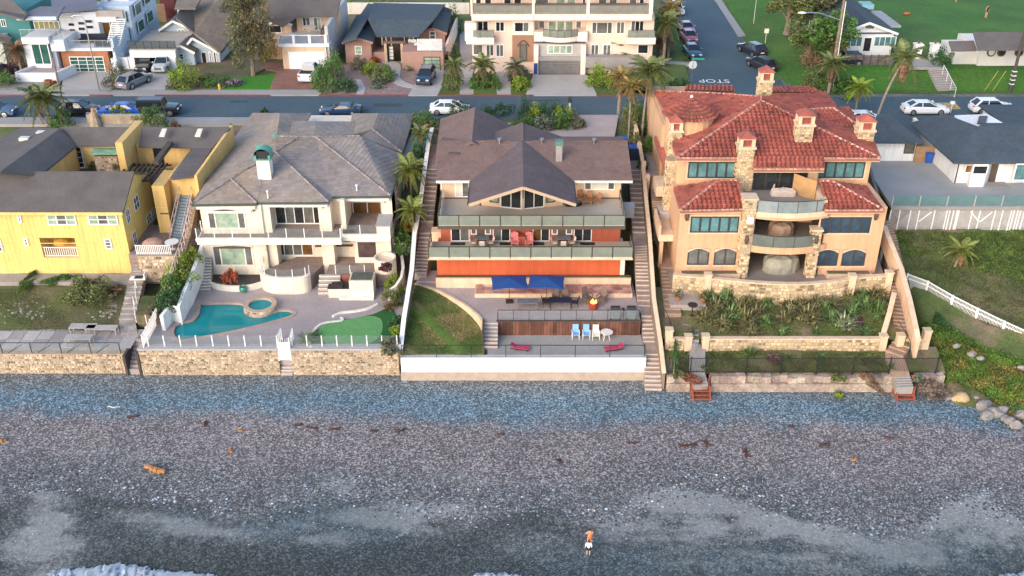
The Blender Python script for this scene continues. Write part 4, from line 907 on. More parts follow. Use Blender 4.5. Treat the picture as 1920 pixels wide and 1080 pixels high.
terr=[(V(490,0,81.6).x,83.4)]+[(p.x,p.y)for p in bez([Vector((*C(x,y),0))for x,y in[(492,532),(497,543),(515,550),(545,551),(572,549),(583,543)]],4)]+[(-16.7,83.4)]
M().prism(terr,ZK-.3,ZL-.06).build('terrace_floor',bal,H)
tw_=terr[1:-1];m=M();m.wallpath([(p[0],p[1])for p in tw_],.22,ZK-.4,ZL+.28);m.build('terrace_wall',cream,H)
m=M();m.wallpath([(p[0],p[1])for p in tw_],.32,ZL+.28,ZL+.36);m.build('terrace_cap',creamT,H)
rail(H,[(tw_[0][0],81.3,ZL+.3),(*tw_[0],ZL+.36)],.8,1,whiteP,rail_clear,False,.06)
rail(H,[(tw_[i][0],tw_[i][1]+.05,ZL+.34)for i in(1,5,9,13,17,len(tw_)-1)if i<len(tw_)],.8,1,whiteP,rail_clear,False,.06)
M().box(-16.7,X1+.1,79.9,83.4,ZK-.3,ZL-.061).build('terrace_floor',bal,H)
rail(H,[(-15.8,79.95,ZL),(-13.2,79.95,ZL)],.9,2,whiteP,rail_clear,False,.06)
steps(H,(-16.6+.3,78.4,ZK),(-16.6+.3,79.9,ZL),5,1.9,conc_p,creamT)
M().box(-15.3,-12.1,79.7,79.9,ZK,ZL).build('brick_face',mm('red brick face',(.26,.10,.07),.9,var=.15,fine=.15,bands=(.09,.4)),H)
pl=[(p.x,p.y)for p in bez([Vector((*C(x,y),0))for x,y in[(390,524),(393,536),(410,543),(440,546),(470,544),(492,538)]],4)]
M().wallpath(pl,.2,ZK-.3,ZK+.55).build('planter_wall',creamT,H);M().prism([(xl0+.5,YF)]+pl+[(pl[-1][0],YF)],ZK-.2,ZK+.42).build('planter_soil',mm('dark lava gravel',(.06,.055,.05),.95,fine=.4,bump=.5),H)
c=V(*z3(1215,470),80.6);M().lathe([(1.0,-2.6),(1.0,.9),(.85,.9),(.8,.6)],(c.x,80.9,4.1),18).build('planter_drum',cream,H)
px_stair('pool_side_stairs','cream steps rising between the white garden wall and the cream house',[(384,545,ZK),(386,500,3.9),(388,440,6.4),(396,400,7.4)],1.1,[(8,''),(12,''),(5,'')],conc_p,creamT)
ze,zr=10.02,12.6
def q(x,y,z):return G(x,y,z)
C1=q(359.5,384,ze);C1b=q(482,382,ze);Mm1=q(482,380,ze);Mm2=q(617,380,ze);R1_=q(623,369,ze);C2=q(733,368,ze);C2b=q(754,289,ze);Lb=q(421,284,ze)
A=q(517,256.5,zr);B=q(592,257.5,zr);Mx=q(517,286,12.35);Lx=q(433,336,11.1)
Cb=q(480,214,ze);
main=[[Mx,R1_,C2,B],[Mx,B,A],[B,C2,C2b,q(690,256,zr-.1)]]
roofm=M();tl=M()
faces=[[R1_,C2,B,Mx],[Mx,B,A],[C2,C2b,q(676,256,zr-.15),B],[Mm1,Mm2,Mx,q(500,300,12.05)],[Mm1,q(500,300,12.05),Lx],[Mm2,R1_,Mx],[C1,C1b,Lx],[C1b+Vector((.02,0,0)),Mm1+Vector((.03,0.02,0)),Lx],[C1,Lx,Mx],[C1,Mx,A,Lb]]
for f in faces:slab_poly(roofm,f,.2,1)
for f in faces:
 n_=(Vector(f[1])-Vector(f[0])).cross(Vector(f[2])-Vector(f[0]))
 if n_.length>.05:tile_plane(tl,f,'flat',.40,.42,rnd=.14,lift=.02)
rb=[([q(421,284,ze),q(519,256,zr-.2),q(525,212.5,zr-.5),q(473,212,ze+.6)]),([q(519,256,zr-.2),q(560,256,zr-.4),q(583,212.5,ze+.6),q(525,212.5,zr-.5)]),([q(543,252,zr-.35),q(590,257,zr),q(592,228,zr-.3),q(548,227,zr-1.0)]),([q(590,257,zr),q(664,255,zr-.5),q(666,228,zr-1.2),q(592,228,zr-.3)]),([q(655,256,zr-.6),q(698,243,zr-.5),q(710,213,zr-.7),q(660,213,ze+.6)]),([q(698,243,zr-.5),q(754,287,ze-.03),q(777,213,ze),q(710,213,zr-.7)]),([q(676,256,zr-.4),q(718,284,ze),q(754,287,ze),q(698,243,zr-.5)])]
for f in rb:slab_poly(roofm,f,.2);tile_plane(tl,f,'flat',.40,.42,rnd=.14,lift=.02)
roofm.build('roof_deck',tile_grey,H);tl.build('roof_tile',tile_grey,H,kind='stuff')
m=M()
for a,b in((B,C2),(Mx,Mm2),(C1,Lx),(Lx,Mx),(Lx,C1b),(A,B),(q(698,243,zr-.5),q(754,287,ze)),(B,q(676,256,zr-.15)),(Mx,q(560,258,zr))):caps(m,a,b,.42,.10)
m.build('ridge_cap',mm('pale grey ridge tile',(.24,.20,.19),.8,var=.1),H,kind='stuff')
m=M()
for a,b in((C1,C1b),(Mm1,Mm2),(R1_,C2),(C2,C2b),(C1,Lb)):m.bar(a+Vector((0,0,-.06)),b+Vector((0,0,-.06)),.16,.18)
m.build('gutter',mm('green copper gutter',(.05,.085,.07),.6),H)
m=M()
for a,b,yy in((C1,C1b,YF),(Mm1,Mm2,81.9),(R1_,C2,83.4)):m.box(a.x+.3,b.x-.2,a.y+.12,yy+.4,ze-.5,ze-.22)
m.build('soffit',creamT,H)
c=V(496,318,84.4);M().box(c.x-.62,c.x+.55,84.2,85.3,10.4,c.z+1.05).build('chimney',creamT,H)
m=M();cz=c.z+1.05;n=10;hx0,hx1=c.x-.75,c.x+.68
vs=[]
for k in range(n+1):a=math.pi*k/n;vs+=[((hx0+hx1)/2-(hx1-hx0)/2*math.cos(a),84.15,cz+.35+.62*math.sin(a)),((hx0+hx1)/2-(hx1-hx0)/2*math.cos(a),85.4,cz+.35+.62*math.sin(a))]
fs=[(2*k,2*k+1,2*k+3,2*k+2)for k in range(n)];m.add(vs,fs);m.box(hx0,hx0+.2,84.15,85.4,cz,cz+.35);m.box(hx1-.2,hx1,84.15,85.4,cz,cz+.35);m.box(hx0,hx1,85.3,85.42,cz,cz+.9)
m.build('chimney_hood',mm('bright green copper',(.10,.30,.22),.55,var=.25,fine=.1),H);M().box(hx0+.21,hx1-.21,84.35,85.2,cz,cz+.7).build('chimney_flue',black,H)
M().box(hx0-.03,hx1+.03,84.1,85.45,cz-.08,cz+.02).build('chimney_band',mm('bright green copper',(0,0,0)),H)
gcv=mm('bright green copper',(0,0,0))
for x,y,z in((583,294,11.5),(633,266,12.0),(660,263,11.8),(650,288,11.3),(516,256,12.6),(726,232,11.0)):c=G(x,y,z);M().lathe([(.28,-.3),(.28,.12),(.15,.22),(.02,.24)],c,8).build('roof_vent',gcv,H)
for x,y,z in((502,366,10.6),(669,355,10.4)):c=G(x,y,z);M().lathe([(.06,-.3),(.06,.35),(.12,.36),(.12,.45)],c,7).build('vent_pipe',whiteP,H)
for x,y,yy in((475,393,YF),(605,387,81.94),(721,376,83.37)):c=V(x,y,yy-.12);M().lathe([(.04,.12),(.1,.08),(.1,-.12),(.04,-.2)],c,6).build('wall_lantern',brframe,H)
boundary('curved_wall','curved cream garden wall beside the east corner of the cream house',[(752,470,4.6),(756,500,4.3),(752,520,4.0),(742,535,3.7),(728,545,3.5)],.25,creamT,drop=1.5)
t=thing('white_gate','small white picket gate between the cream house and the boundary wall','gate',V(755,470,83));g=V(737,466,83.0);
for k in range(12):bx('picket',whiteP,t,g.x+.14*k,g.x+.14*k+.05,83.0,83.04,4.3,5.3)
bx('rail',whiteP,t,g.x,g.x+1.7,82.98,83.02,5.2,5.26)
c=C(648,556);t=thing('barbecue_island','cream stucco outdoor kitchen island with a dark grill top','outdoor kitchen',(-14.1,78.6,ZK))
ix0,ix1=V(655,540,77.9).x,V(700,540,77.9).x
M().box(ix0,ix1,77.9,79.6,ZK,4.15).build('body',cream,t);M().box(ix0+.12,ix1-.12,78.1,79.5,4.15,4.2).build('planting_tray',mm('lava rock tray',(.09,.10,.085),.95,fine=.5,fscale=9,bump=.8),t)
M().box(ix0-1.9,ix0-.01,77.95,78.7,ZK,3.35).build('counter',cream,t);M().box(ix0-1.95,ix0-.02,77.9,78.75,3.35,3.42).build('worktop',black,t)
M().box(ix0-1.6,ix0-.6,77.97,78.6,3.42,3.72).build('grill_lid',black,t);M().box(ix0+.4,ix1-.3,77.87,77.9,2.75,3.2).build('access_door',creamT,t);M().box(ix0-.9,ix1+.02,77.5,77.9,ZK,ZK+.2).build('plinth',creamT,t)
c=C(457,548);t=thing('urn_pot','green glazed pot beside the curved planter wall','pot',(c[0],c[1],ZK))
M().lathe([(.16,0),(.34,.2),(.38,.42),(.28,.56),(.33,.62),(.27,.6),(.22,.45)],(c[0],c[1],ZK),14).build('urn',mm('green glaze',(.02,.22,.15),.25,coat=.5),t);M().lathe([(.24,.5),(.2,.56)],(c[0],c[1],ZK),10).build('soil',soil,t)
bx('balcony_grille',bronze,H,V(632,438,80.8).x,V(660,438,80.8).x,81.3,81.9,7.07,7.25)
OX=lambda x,Y,y=400:V(x,y,Y).x
z7=lambda x,y:(1220+x/2.7,380+y/2.7)
z6=lambda x,y:(1200+x/3.483,130+y/3.483)
z5=lambda x,y:(1380+x/4.155,300+y/4.155)
YO=77.0;YO2=81.9
ZO=5.3
t=thing('seawall','low crumbling concrete seawall patched with reddish ice plant','seawall',(23,67,0))
rough=mm('crumbling concrete',(.40,.33,.26),.95,var=.25,scale=1.0,fine=.3,fscale=6,bump=.8,col2=(.30,.22,.18),mixs=.8)
for a,b in((12.4,14.25),(15.9,31.0),(32.6,34.6)):
 m=M();m.box(a,b,66.97,67.9,-.5,.75);m.build('wall',rough,t)
 n=int((b-a)/.7)+1;m=M()
 for k in range(n):xx=a+(b-a)*k/n;m.box(xx,a+(b-a)*(k+1)/n-.0,67.05+random.uniform(0,.3),68.2,.7,1.35+random.uniform(-.1,.12),random.uniform(.8,1.2))
 m.build('broken_top',rough,t)
def strip(name,x0,x1,y0,y1,z0,z1,matl,nx=40,ny=8,amp=.1):
 vs=[];fs=[]
 for j in range(ny+1):
  for i in range(nx+1):
   x=x0+(x1-x0)*i/nx;y=y0+(y1-y0)*j/ny;vs.append((x,y,z0+(z1-z0)*j/ny+amp*(math.sin(x*1.7+y*2)+math.sin(x*.6-y*1.1+2))*.5))
 fs=[(j*(nx+1)+i,j*(nx+1)+i+1,(j+1)*(nx+1)+i+1,(j+1)*(nx+1)+i)for j in range(ny)for i in range(nx)]
 return M().add(vs,fs).build(name,matl,kind='structure',smooth=True)
gard=mm('garden bed ground',(.17,.125,.075),.95,var=.2,scale=.6,fine=.3,fscale=7,bump=.6,col2=(.10,.12,.03),mixs=.45)
strip('garden_strip',12.3,34.8,67.6,70.2,1.42,2.25,gard)
strip('garden_slope',12.3,31.9,70.2,76.5,3.0,4.35,gard)
def ledge_wall(label,pts,z0,z1,capz=None,posts=(),th=.3,seed=1,size=.36):
 c=pts[len(pts)//2];t=thing('stone_wall',label,'wall',(c[0],c[1],min(z0)if hasattr(z0,'__len__')else z0))
 n=len(pts);a0=z0 if hasattr(z0,'__len__')else[z0]*n;a1=z1 if hasattr(z1,'__len__')else[z1]*n
 M().wallpath([(p[0],p[1],a1[i],a0[i])for i,p in enumerate(pts)],th,0,0).build('wall',mortar,t)
 off=[]
 for i,p in enumerate(pts):
  d=Vector((pts[min(i+1,n-1)][0]-pts[max(i-1,0)][0],pts[min(i+1,n-1)][1]-pts[max(i-1,0)][1])).normalized();off.append((p[0]+d.y*th/2,p[1]-d.x*th/2))
 m=M();stonework(m,off,a0,a1,size,.04,1,seed);m.build('stone',stone_or,t,kind='stuff')
 M().wallpath([(p[0],p[1],a1[i]+.12,a1[i])for i,p in enumerate(pts)],th+.14,0,0).build('cap',peachT,t)
 for x,y,zb,zt in posts:M().box(x-.28,x+.28,y-.28,y+.28,zb,zt).build('pillar',peachT,t);bx('pillar_cap',peachT,t,x-.33,x+.33,y-.33,y+.33,zt,zt+.1)
 return t
a=G(1268,652,2.25).x;b=G(1290,652,2.25).x
YLW=70.0
xs_=[G(x,640,2.6).x for x in(1252,1288,1322,1648,1682,1730)]
ledge_wall('low golden stone garden wall at the foot of the flax planting',[(xs_[2],YLW),((xs_[2]+xs_[3])/2,YLW),(xs_[3],YLW)],2.0,3.15,posts=[(xs_[2]-.1,YLW,1.8,3.45),(xs_[3]+.1,YLW,1.8,3.45)],seed=11)
ledge_wall('short golden stone wall between the tan gate pillars and the cypress',[(xs_[0],YLW),(xs_[1],YLW)],2.0,3.1,posts=[(xs_[1],YLW,1.8,3.4),(xs_[0],YLW+.2,1.6,3.9)],seed=12)
ledge_wall('short golden stone planter wall beside the long tan stairway',[(xs_[4],YLW),(xs_[5],YLW)],2.0,3.1,posts=[(xs_[4],YLW,1.8,3.5),(xs_[5],YLW+.1,1.0,3.9)],seed=13)
cw_=bez([Vector((G(*p).x,G(*p).y,0))for p in[(1262,514,5.95),(1300,517,5.95),(1350,522,5.95),(1427,529,5.95),(1500,531,5.95),(1565,526,5.95),(1610,519,5.95),(1665,515,5.95)]],5)
cp=[(p.x,p.y)for p in cw_]
pp=[G(1327,519,5.95),G(1597,521,5.95),G(1666,515,5.95)]
ledge_wall('long curved golden stone retaining wall under the patio of the tiled villa',cp,3.7,5.85,posts=[(p.x,p.y-.1,3.6,6.25)for p in pp],seed=14,size=.42)
patio_o=cp+[(32.6,80),(32.6,84),(14.0,84),(13.2,80)]
sheet('villa_patio',patio_o,ZO,mm('grey tan patio',(.26,.215,.185),.9,var=.15,scale=.6,fine=.1),1.6)
sheet('garden_landing',[(13.3,73.6),(16.3,73.6),(16.3,76.0),(13.3,76.0)],4.25,conc_p,.8)
px_stair('villa_stairs','tan steps descending beside the tall brown wall to the villa garden landing',[(1262,590,3.75),(1256,545,4.3),(1252,498,5.4),(1246,455,5.6),(1240,440,6.2),(1236,380,8.6),(1232,330,8.9),(1226,250,9.1)],1.35,[(5,''),(7,''),(0,'flat'),(4,''),(14,''),(2,''),(0,'flat')],mm('tan paver step',(.34,.22,.15),.85,var=.15,fine=.12),mm('tan paver nosing',(.44,.31,.22),.8))
px_stair('garden_path','pale concrete path stepping down from the landing through the iron gate',[(1307,702,1.45),(1308,645,2.5),(1296,640,2.9),(1290,565,3.8)],1.25,[(0,'flat'),(3,''),(8,'')],conc,conc_l,cat='path')
px_stair('garden_steps','pale concrete steps on the seawall above the red timber steps by the cypress',[(1314,722,.98),(1309,702,1.45)],1.2,[(5,'')],conc,None)
px_stair('villa_stairs','long straight tan stairway with a wrought iron gate at its head',[(1690,706,1.45),(1677,665,2.3),(1694,640,2.7),(1684,520,5.1),(1672,470,5.4),(1665,440,6.5),(1655,415,7.4)],1.45,[(0,'flat'),(3,''),(17,''),(0,'flat'),(6,''),(5,'')],mm('tan paver step',(0,0,0)),mm('tan paver nosing',(0,0,0)))
px_stair('garden_steps','pale concrete steps on the seawall above the red timber steps by the boulders',[(1697,727,.98),(1690,704,1.45)],1.35,[(5,'')],conc,None)
def red_steps(label,cx,y0):
 p0=G(cx,755,-.05);t=thing('timber_steps',label,'steps',p0)
 for i in range(5):bx('step',wood_rs,t,cx_m(cx)-.65,cx_m(cx)+.65,65.72+i*.27,66.0+i*.27,.10+.19*i,.17+.19*i);bx('riser',wood_rs,t,cx_m(cx)-.63,cx_m(cx)+.63,65.98+i*.27,66.0+i*.27,-.05+.19*i,.10+.19*i)
 for s_ in(-.68,.68):M().add([(cx_m(cx)+s_-.04,65.68,-.1),(cx_m(cx)+s_+.04,65.68,-.1),(cx_m(cx)+s_+.04,67.1,-.1),(cx_m(cx)+s_-.04,67.1,-.1),(cx_m(cx)+s_-.04,65.68,.3),(cx_m(cx)+s_+.04,65.68,.3),(cx_m(cx)+s_+.04,67.1,1.12),(cx_m(cx)+s_-.04,67.1,1.12)],[(0,3,2,1),(4,5,6,7),(0,1,5,4),(1,2,6,5),(2,3,7,6),(3,0,4,7)]).build('stringer',wood_rs,t)
 for i in range(2):bx('post',wood_rs,t,cx_m(cx)+.66,cx_m(cx)+.74,66.1+i*.9,66.18+i*.9,0,1.1+.5*i)
wood_rs=mm('red stained timber',(.30,.075,.04),.8,var=.15,fine=.15)
cx_m=lambda c:G(c,742,.3).x
red_steps('red stained timber steps on the beach nearer the tall brown wall',1315,0);red_steps('red stained timber steps on the beach nearer the boulders',1697,0)
t=thing('iron_fence','black wrought iron fence with close pickets above the crumbling seawall','fence',(23,67.5,1.45))
fa,fb=12.5,34.2;nP=10;
posts_x=[12.5]+[V(z7(x,800)[0],680,67.5).x for x in(205,283,488,665,848,1032,1215)]+[33.9]
for x in posts_x:bx('post',black,t,x-.04,x+.04,67.46,67.54,1.35,3.02)
bx('rail',black,t,fa,fb,67.48,67.52,2.85,2.89);bx('rail',black,t,fa,fb,67.48,67.52,1.58,1.62)
m=M();x=fa
while x<fb:m.box(x-.011,x+.011,67.489,67.511,1.5,2.95);x+=.125
m.build('picket',black,t,kind='stuff')
boundary('stair_wall','sloping peach parapet wall between the flax garden and the long tan stairway',[(1677,548,5.4),(1668,585,4.6),(1657,622,3.6)],.4,peach,drop=2.0)
boundary('stair_wall','tall peach wall between the long tan stairway and the scrub slope',[(1648,395,8.6),(1664,440,7.9),(1690,505,6.6),(1705,560,5.6),(1718,618,4.6),(1722,640,3.9)],.3,peach,drop=1.6,capm=peachT)
t=thing('iron_gate','arched black wrought iron gate at the head of the tan stairway','gate',G(1683,535,5.2));g=G(1683,533,5.1)
for k in range(9):xx=g.x-.55+k*.1375;bx('bar',black,t,xx-.015,xx+.015,g.y,g.y+.03,5.15,6.3+.25*math.sin(math.pi*k/8))
M().path([(g.x-.55+k*.1375,g.y,6.3+.25*math.sin(math.pi*k/8))for k in range(9)],.03).build('top_rail',black,t)
for x,y,lab in((1255,610,'curved black handrail beside the garden path near the cypress'),(1700,640,'curved black handrail at the foot of the long tan stairway'),(1716,590,'straight black handrail running up the peach stair wall')):
 g=G(x,y,3.4);t=thing('handrail',lab,'handrail',g)
 if 'straight' in lab:M().path([G(1702,520,6.1),G(1712,570,5.1),G(1722,600,4.3)],.035).build('rail',black,t)
 else:
  pts=[g+Vector((.0,-.9,-.9+.0)),g+Vector((.1,-.6,.1)),g+Vector((.0,.2,.5)),g+Vector((-.5,1.2,1.2))];M().path(bez(pts,4),.035).build('rail',black,t)
  for p in(pts[1],pts[2]):M().bar(p,p-Vector((0,0,1.0)),.04).build('post',black,t)
H=thing('tiled_villa','three storey peach stucco villa with red clay tile roofs, stone chimneys and curved balconies','house',(23,80,ZO))
xa,xb=OX(1271,YO,450),OX(1652,YO,450)
xm1,xm2=OX(1384,YO,450),OX(1546,YO,450)
xm1=V(1394,500,YO).x;xm2=V(1535,500,YO).x
YB_=81.0
for a,b in((xa,xm1),(xm2,xb)):M().box(a,b,YO,84,ZO-.8,11.7).build('wall',orangeS,H)
M().box(xm1,xm2,YB_,84,ZO-.8,14.2).build('loggia_wall',orangeS,H)
M().box(xa+.25,xm1,YO2,98,8,14.25).build('wall',orangeS,H);M().box(xm2,xb-.2,YO2,98,8,14.25).build('wall',orangeS,H);M().box(xm1,xm2,84,98,8,14.2).build('wall',orangeS,H)
M().box(xa+.0,xa+8,90,101.5,8,14.15).build('wall',orangeS,H)
def curved_slab(name,x0,x1,yb,bulge,z0,z1,matl,y0=None):
 pts=[(x0,yb)];y0=y0 or YO
 for k in range(13):u=k/12;pts.append((x0+(x1-x0)*u,y0-.25-bulge*(1-(2*u-1)**2)))
 pts.append((x1,yb));M().prism(pts,z0,z1).build(name,matl,H);return pts
deckO=mm('grey tan balcony floor',(.24,.205,.175),.85,var=.12,fine=.08)
c2=curved_slab('balcony_slab',xm1-.3,xm2+.2,YB_,.75,7.75,8.35,orangeS);curved_slab('balcony_floor',xm1,xm2,YB_,.65,8.352,8.38,deckO)
xu1,xu2=V(1411,380,YO).x,V(1549,380,YO).x
c3=curved_slab('balcony_slab',xm1-.1,xu2+.2,YB_+1,.55,11.0,11.45,peachT);curved_slab('balcony_cornice',xm1-.2,xu2+.35,YB_,.7,10.85,11.0,orangeS);curved_slab('balcony_floor',xm1,xu2,YB_+.9,.45,11.452,11.48,deckO)
def curved_rail(pts,z,h,gl,nm='glass_panel'):
 for i in range(2,len(pts)-3):
  a,b=pts[i],pts[i+1];M().wallpath([(a[0],a[1]+.06),(b[0],b[1]+.06)],.03,z,z+h-.04).build(nm,gl,H)
 M().path([(p[0],p[1]+.06,z+h)for p in pts[1:-1]],.035).build('top_rail',bronze,H)
 for i in(2,5,8,11):p=pts[min(i,len(pts)-2)];M().bar((p[0],p[1]+.06,z),(p[0],p[1]+.06,z+h),.05).build('rail_post',bronze,H)
gl_or=mm('dusty grey rail glass',(.17,.19,.17),.12,var=.15,scale=1.2,fine=.05,spec=.6,alpha=.78)
gl_o2=mm('salt hazed rail glass',(.27,.31,.31),.12,var=.2,scale=1.2,fine=.05,spec=.6,alpha=.85)
curved_rail(c2,8.35,1.05,gl_or);curved_rail(c3,11.45,1.05,gl_o2)
M().box(xu2-.3,xu2+.15,YO+.1,YB_+.8,11.45,12.3).build('parapet_wall',peachT,H)
m=M();ctr=(xu2+.1,80.2)
for k in range(9):pass
M().wallpath([(xu2-1.9+.02,80.6),(xu2-1.2,79.7),(xu2-.35,79.0)],.12,11.48,13.2).build('tan_screen',mm('tan canvas screen',(.42,.24,.10),.85,var=.1),H)
def stone_pier(nm,x0,x1,y0,y1,z0,z1,seed,topcap=True,size=.36):
 M().box(x0,x1,y0,y1,z0,z1).build(nm,mortar,H);m=M();stonework(m,[(x0,y0),(x1,y0)],z0,z1,size,.05,1,seed);stonework(m,[(x0,y1),(x0,y0)],z0,z1,size,.05,1,seed+50);stonework(m,[(x1,y0),(x1,y1)],z0,z1,size,.05,1,seed+70)
 m.build('stone',stone_or,H,kind='stuff')
 if topcap:bx('pier_cap',peachT,H,x0-.1,x1+.1,y0-.1,y1+.1,z1,z1+.14)
px0=lambda x,y,Y=76.5:V(x,y,Y).x
stone_pier('stone_pier',px0(1384,500),px0(1401,500)+.05,76.4,77.6,ZO-.3,10.3,21,False)
x0_,x1_=px0(1393,395,76.6),px0(1417,395,76.6)
stone_pier('stone_pier',px0(1388,440,76.55),px0(1412,440,76.55),76.5,77.6,8.0,12.55,22)
stone_pier('stone_pier',px0(1513,500),px0(1530,500),76.4,77.2,ZO-.3,9.75,23)
def chimney(x,y,Yc,wpx,zb,top,seed,side=None):
 c=V(x,y,Yc);w=wpx/17.5;x0,x1=c.x-w/2,c.x+w/2;d=w*.9;zt=top
 stone_pier('chimney',x0,x1,Yc,Yc+d,zb,zt,seed,False,.32)
 bx('chimney_band',peachT,H,x0-.12,x1+.12,Yc-.12,Yc+d+.12,zt,zt+.18)
 for a,b in((x0,x0+.28),(x1-.28,x1)):
  for q_,r_ in((Yc,Yc+.28),(Yc+d-.28,Yc+d)):bx('hood_post',peachT,H,a,b,q_,r_,zt+.18,zt+.82)
 bx('flue',tile_red,H,x0+.3,x1-.3,Yc+.2,Yc+d-.2,zt+.18,zt+.78);bx('hood_beam',peachT,H,x0,x1,Yc,Yc+d,zt+.80,zt+.93)
 m=M();e_=.12;zc=zt+.93
 A=(x0-e_,Yc-e_,zc);B_=(x1+e_,Yc-e_,zc);C_=(x1+e_,Yc+d+e_,zc);D=(x0-e_,Yc+d+e_,zc);r1=((x0+x1)/2,Yc+d*.3,zc+.5);r2=((x0+x1)/2,Yc+d*.7,zc+.5)
 m.add([A,B_,C_,D,r1,r2],[(0,1,4),(1,2,5,4),(2,3,5),(3,0,4,5),(0,3,2,1)],1.3);m.build('chimney_roof',tile_red,H)
chimney(1403,262,80.9,23,12.6,15.3,31);chimney(1512,235,82.9,24,14.2,16.6,32);chimney(1269,240,84.9,19,8.5,15.3,33);chimney(1626,245,84.5,24,12.5,15.5,34);chimney(1436,165,91.0,21,15.8,17.9,35)
stone_pier('stone_pier',px0(1386,335,80.9),px0(1411,335,80.9),80.85,82.0,11.4,13.9,24,False)
c=V(1250,330,82.5);stone_pier('stone_pier',px0(1248,350,82.4),px0(1269,350,82.4),82.4,83.6,6,13.6,25,False)
def bigwin(a,b,Y,gls,nx=5):
 w=window(H,a,b,Y,nx,dkframe,fw=.1,gls=gls,mull=.17);p=V(a[0],a[1],Y);q_=V(b[0],b[1],Y)
 m=M();m.box(p.x-.14,q_.x+.14,Y-.04,Y-.002,q_.z-.16,q_.z-.02);m.box(p.x-.14,q_.x+.14,Y-.03,Y-.002,p.z+.02,p.z+.14);m.box(p.x-.14,p.x-.01,Y-.031,Y-.003,q_.z-.02,p.z+.02);m.box(q_.x+.01,q_.x+.14,Y-.031,Y-.003,q_.z-.02,p.z+.02);m.build('window_surround',peachT,H)
bigwin(z6(318,605),z6(618,708),YO2,[gl_teal,gl_teal],5);bigwin(z6(1155,605),z6(1455,708),YO2,[gl_teal,gl_teal],5)
bigwin(z7(205,70),z7(440,150),YO,[gl_teal,gl_teal],5);bigwin(z7(865,73),z7(1105,152),YO,[gl_blue,gl_blue],5)
for a,b in(((190,232),(290,313)),((325,232),(427,313)),((843,237),(940,318)),((975,237),(1078,318))):
 p,q_=z7(*a),z7(*b);g=gl_blue if a[0]>500 else gl_grey
 window(H,p,q_,YO,2,dkframe,glass=g,fw=.1,mull=.1);P_=V(p[0],p[1],YO);Q_=V(q_[0],q_[1],YO)
 m=M()
 for k in range(12):
  u0,u1=k/12,(k+1)/12;f=lambda u:-.34*(2*u-1)**2;X_=lambda u:P_.x+(Q_.x-P_.x)*u
  m.add([(X_(u0),YO-.075,P_.z+f(u0)),(X_(u1),YO-.075,P_.z+f(u1)),(X_(u1),YO-.075,P_.z+.02),(X_(u0),YO-.075,P_.z+.02)],[(0,1,2,3)])
 m.build('arch_spandrel',orangeS,H)
 M().path([(P_.x+(Q_.x-P_.x)*k/12,YO-.07,P_.z+.05-.34*(2*k/12-1)**2)for k in range(13)],.055,5).build('window_surround',peachT,H)
 bx('window_sill',peachT,H,P_.x-.12,Q_.x+.12,YO-.12,YO-.003,Q_.z-.14,Q_.z-.02)
for z0,z1 in((8.4,10.7),(ZO,7.6)):
 window(H,(xm1+.6,z1),(xm2-1.2,z0+.02),YB_,4,dkframe,px=False,glass=gl_dark,fw=.1,name='sliding_door');bx('side_screen',brframe,H,xm2-.05,xm2-.01,78.5,80.6,z0,z1)
window(H,(xm1+.8,13.9),(xm2-.9,11.5),YB_-.003,4,dkframe,px=False,glass=gl_dark,fw=.1,name='sliding_door')
for a,b in((xa+.4,xm1-.4),(xm2+.6,xb-.5)):M().box(a,b,YO-.75,YO-.02,ZO-.2,ZO+.42).build('planter_wall',peachT,H);bx('planter_soil',soil,H,a+.1,b-.1,YO-.65,YO-.1,ZO+.42,ZO+.44)
for x,y,Y in((1288,406,YO),(1400,450,76.4),(1531,450,76.4),(1643,405,YO),(1528,402,YO)):c=V(x,y,Y-.14);M().lathe([(.03,.42),(.13,.36),(.2,.0),(.13,-.34),(.02,-.42)],c,6).build('wall_lantern',brframe,H)
c=V(1406,412,76.4);bx('light_box',whiteP,H,c.x-.25,c.x+.3,76.28,76.38,c.z-.35,c.z+.3)
def q(x,y,z):return G(x,y,z)
zs=11.62;ZE=14.35;ZA=17.0
faces=[]
A_=q(1427,190,ZA);E1=q(1270,297,ZE);E2=q(1651,298,ZE);P1=q(1413,318,ZE-.75);P2_=q(1546,318,ZE-.75)
F1=Vector((P1.x,E1.y,ZE));F2=Vector((P2_.x,E1.y,ZE))
Tl=q(1226,172,ZE+.0);Kl=q(1250,218,ZE);J1=q(1262,277,ZE)
Rr=q(1637,262,ZE);Rtop=q(1547,174,ZE+.5);Rb=q(1570,202,ZE)
a1=q(1275,396,zs-.05);a2_=q(1394,393,zs-.05);a3=q(1383,340,12.9);a4=q(1346,340,12.9);a5=q(1264.6,358,zs)
L_low=[[a1,a2_,a3,a4],[a1,a4,a5+Vector((0,.6,0))]]
b1=q(1547,395,zs-.05);b2=q(1656,395,zs-.05);b3=q(1560,341,12.9);b4=q(1537,341,12.9);b5=q(1661,384,zs);b6=Vector((b2.x+.05,a5.y+.8,zs))
R_low=[[b1,b2,b3,b4],[b2,b6,b3]]
main=[[E1,E2,A_],[P1,P2_,F2,F1]]
back_z=15.9
west=[[J1,E1,A_,q(1427,183,ZA-.1)],[J1,q(1427,183,ZA-.1),q(1330,176,ZA-.9),Kl],[Kl,q(1330,176,ZA-.9),Tl]]
east=[[E2,Rr,A_],[Rr,q(1592,240,ZE+.35),q(1500,230,ZA-.9),A_],[A_,q(1500,230,ZA-.9),q(1570,202,ZE+.6),Rtop,q(1427,183,ZA-.1)]]
dormer=[[q(1517,240,ZE+.55),q(1614,241,ZE+.3),q(1562,204,ZE+1.35),q(1487,208,ZE+1.4)],[q(1614,241,ZE+.3),q(1592,202,ZE+.6),q(1562,204,ZE+1.35)]]
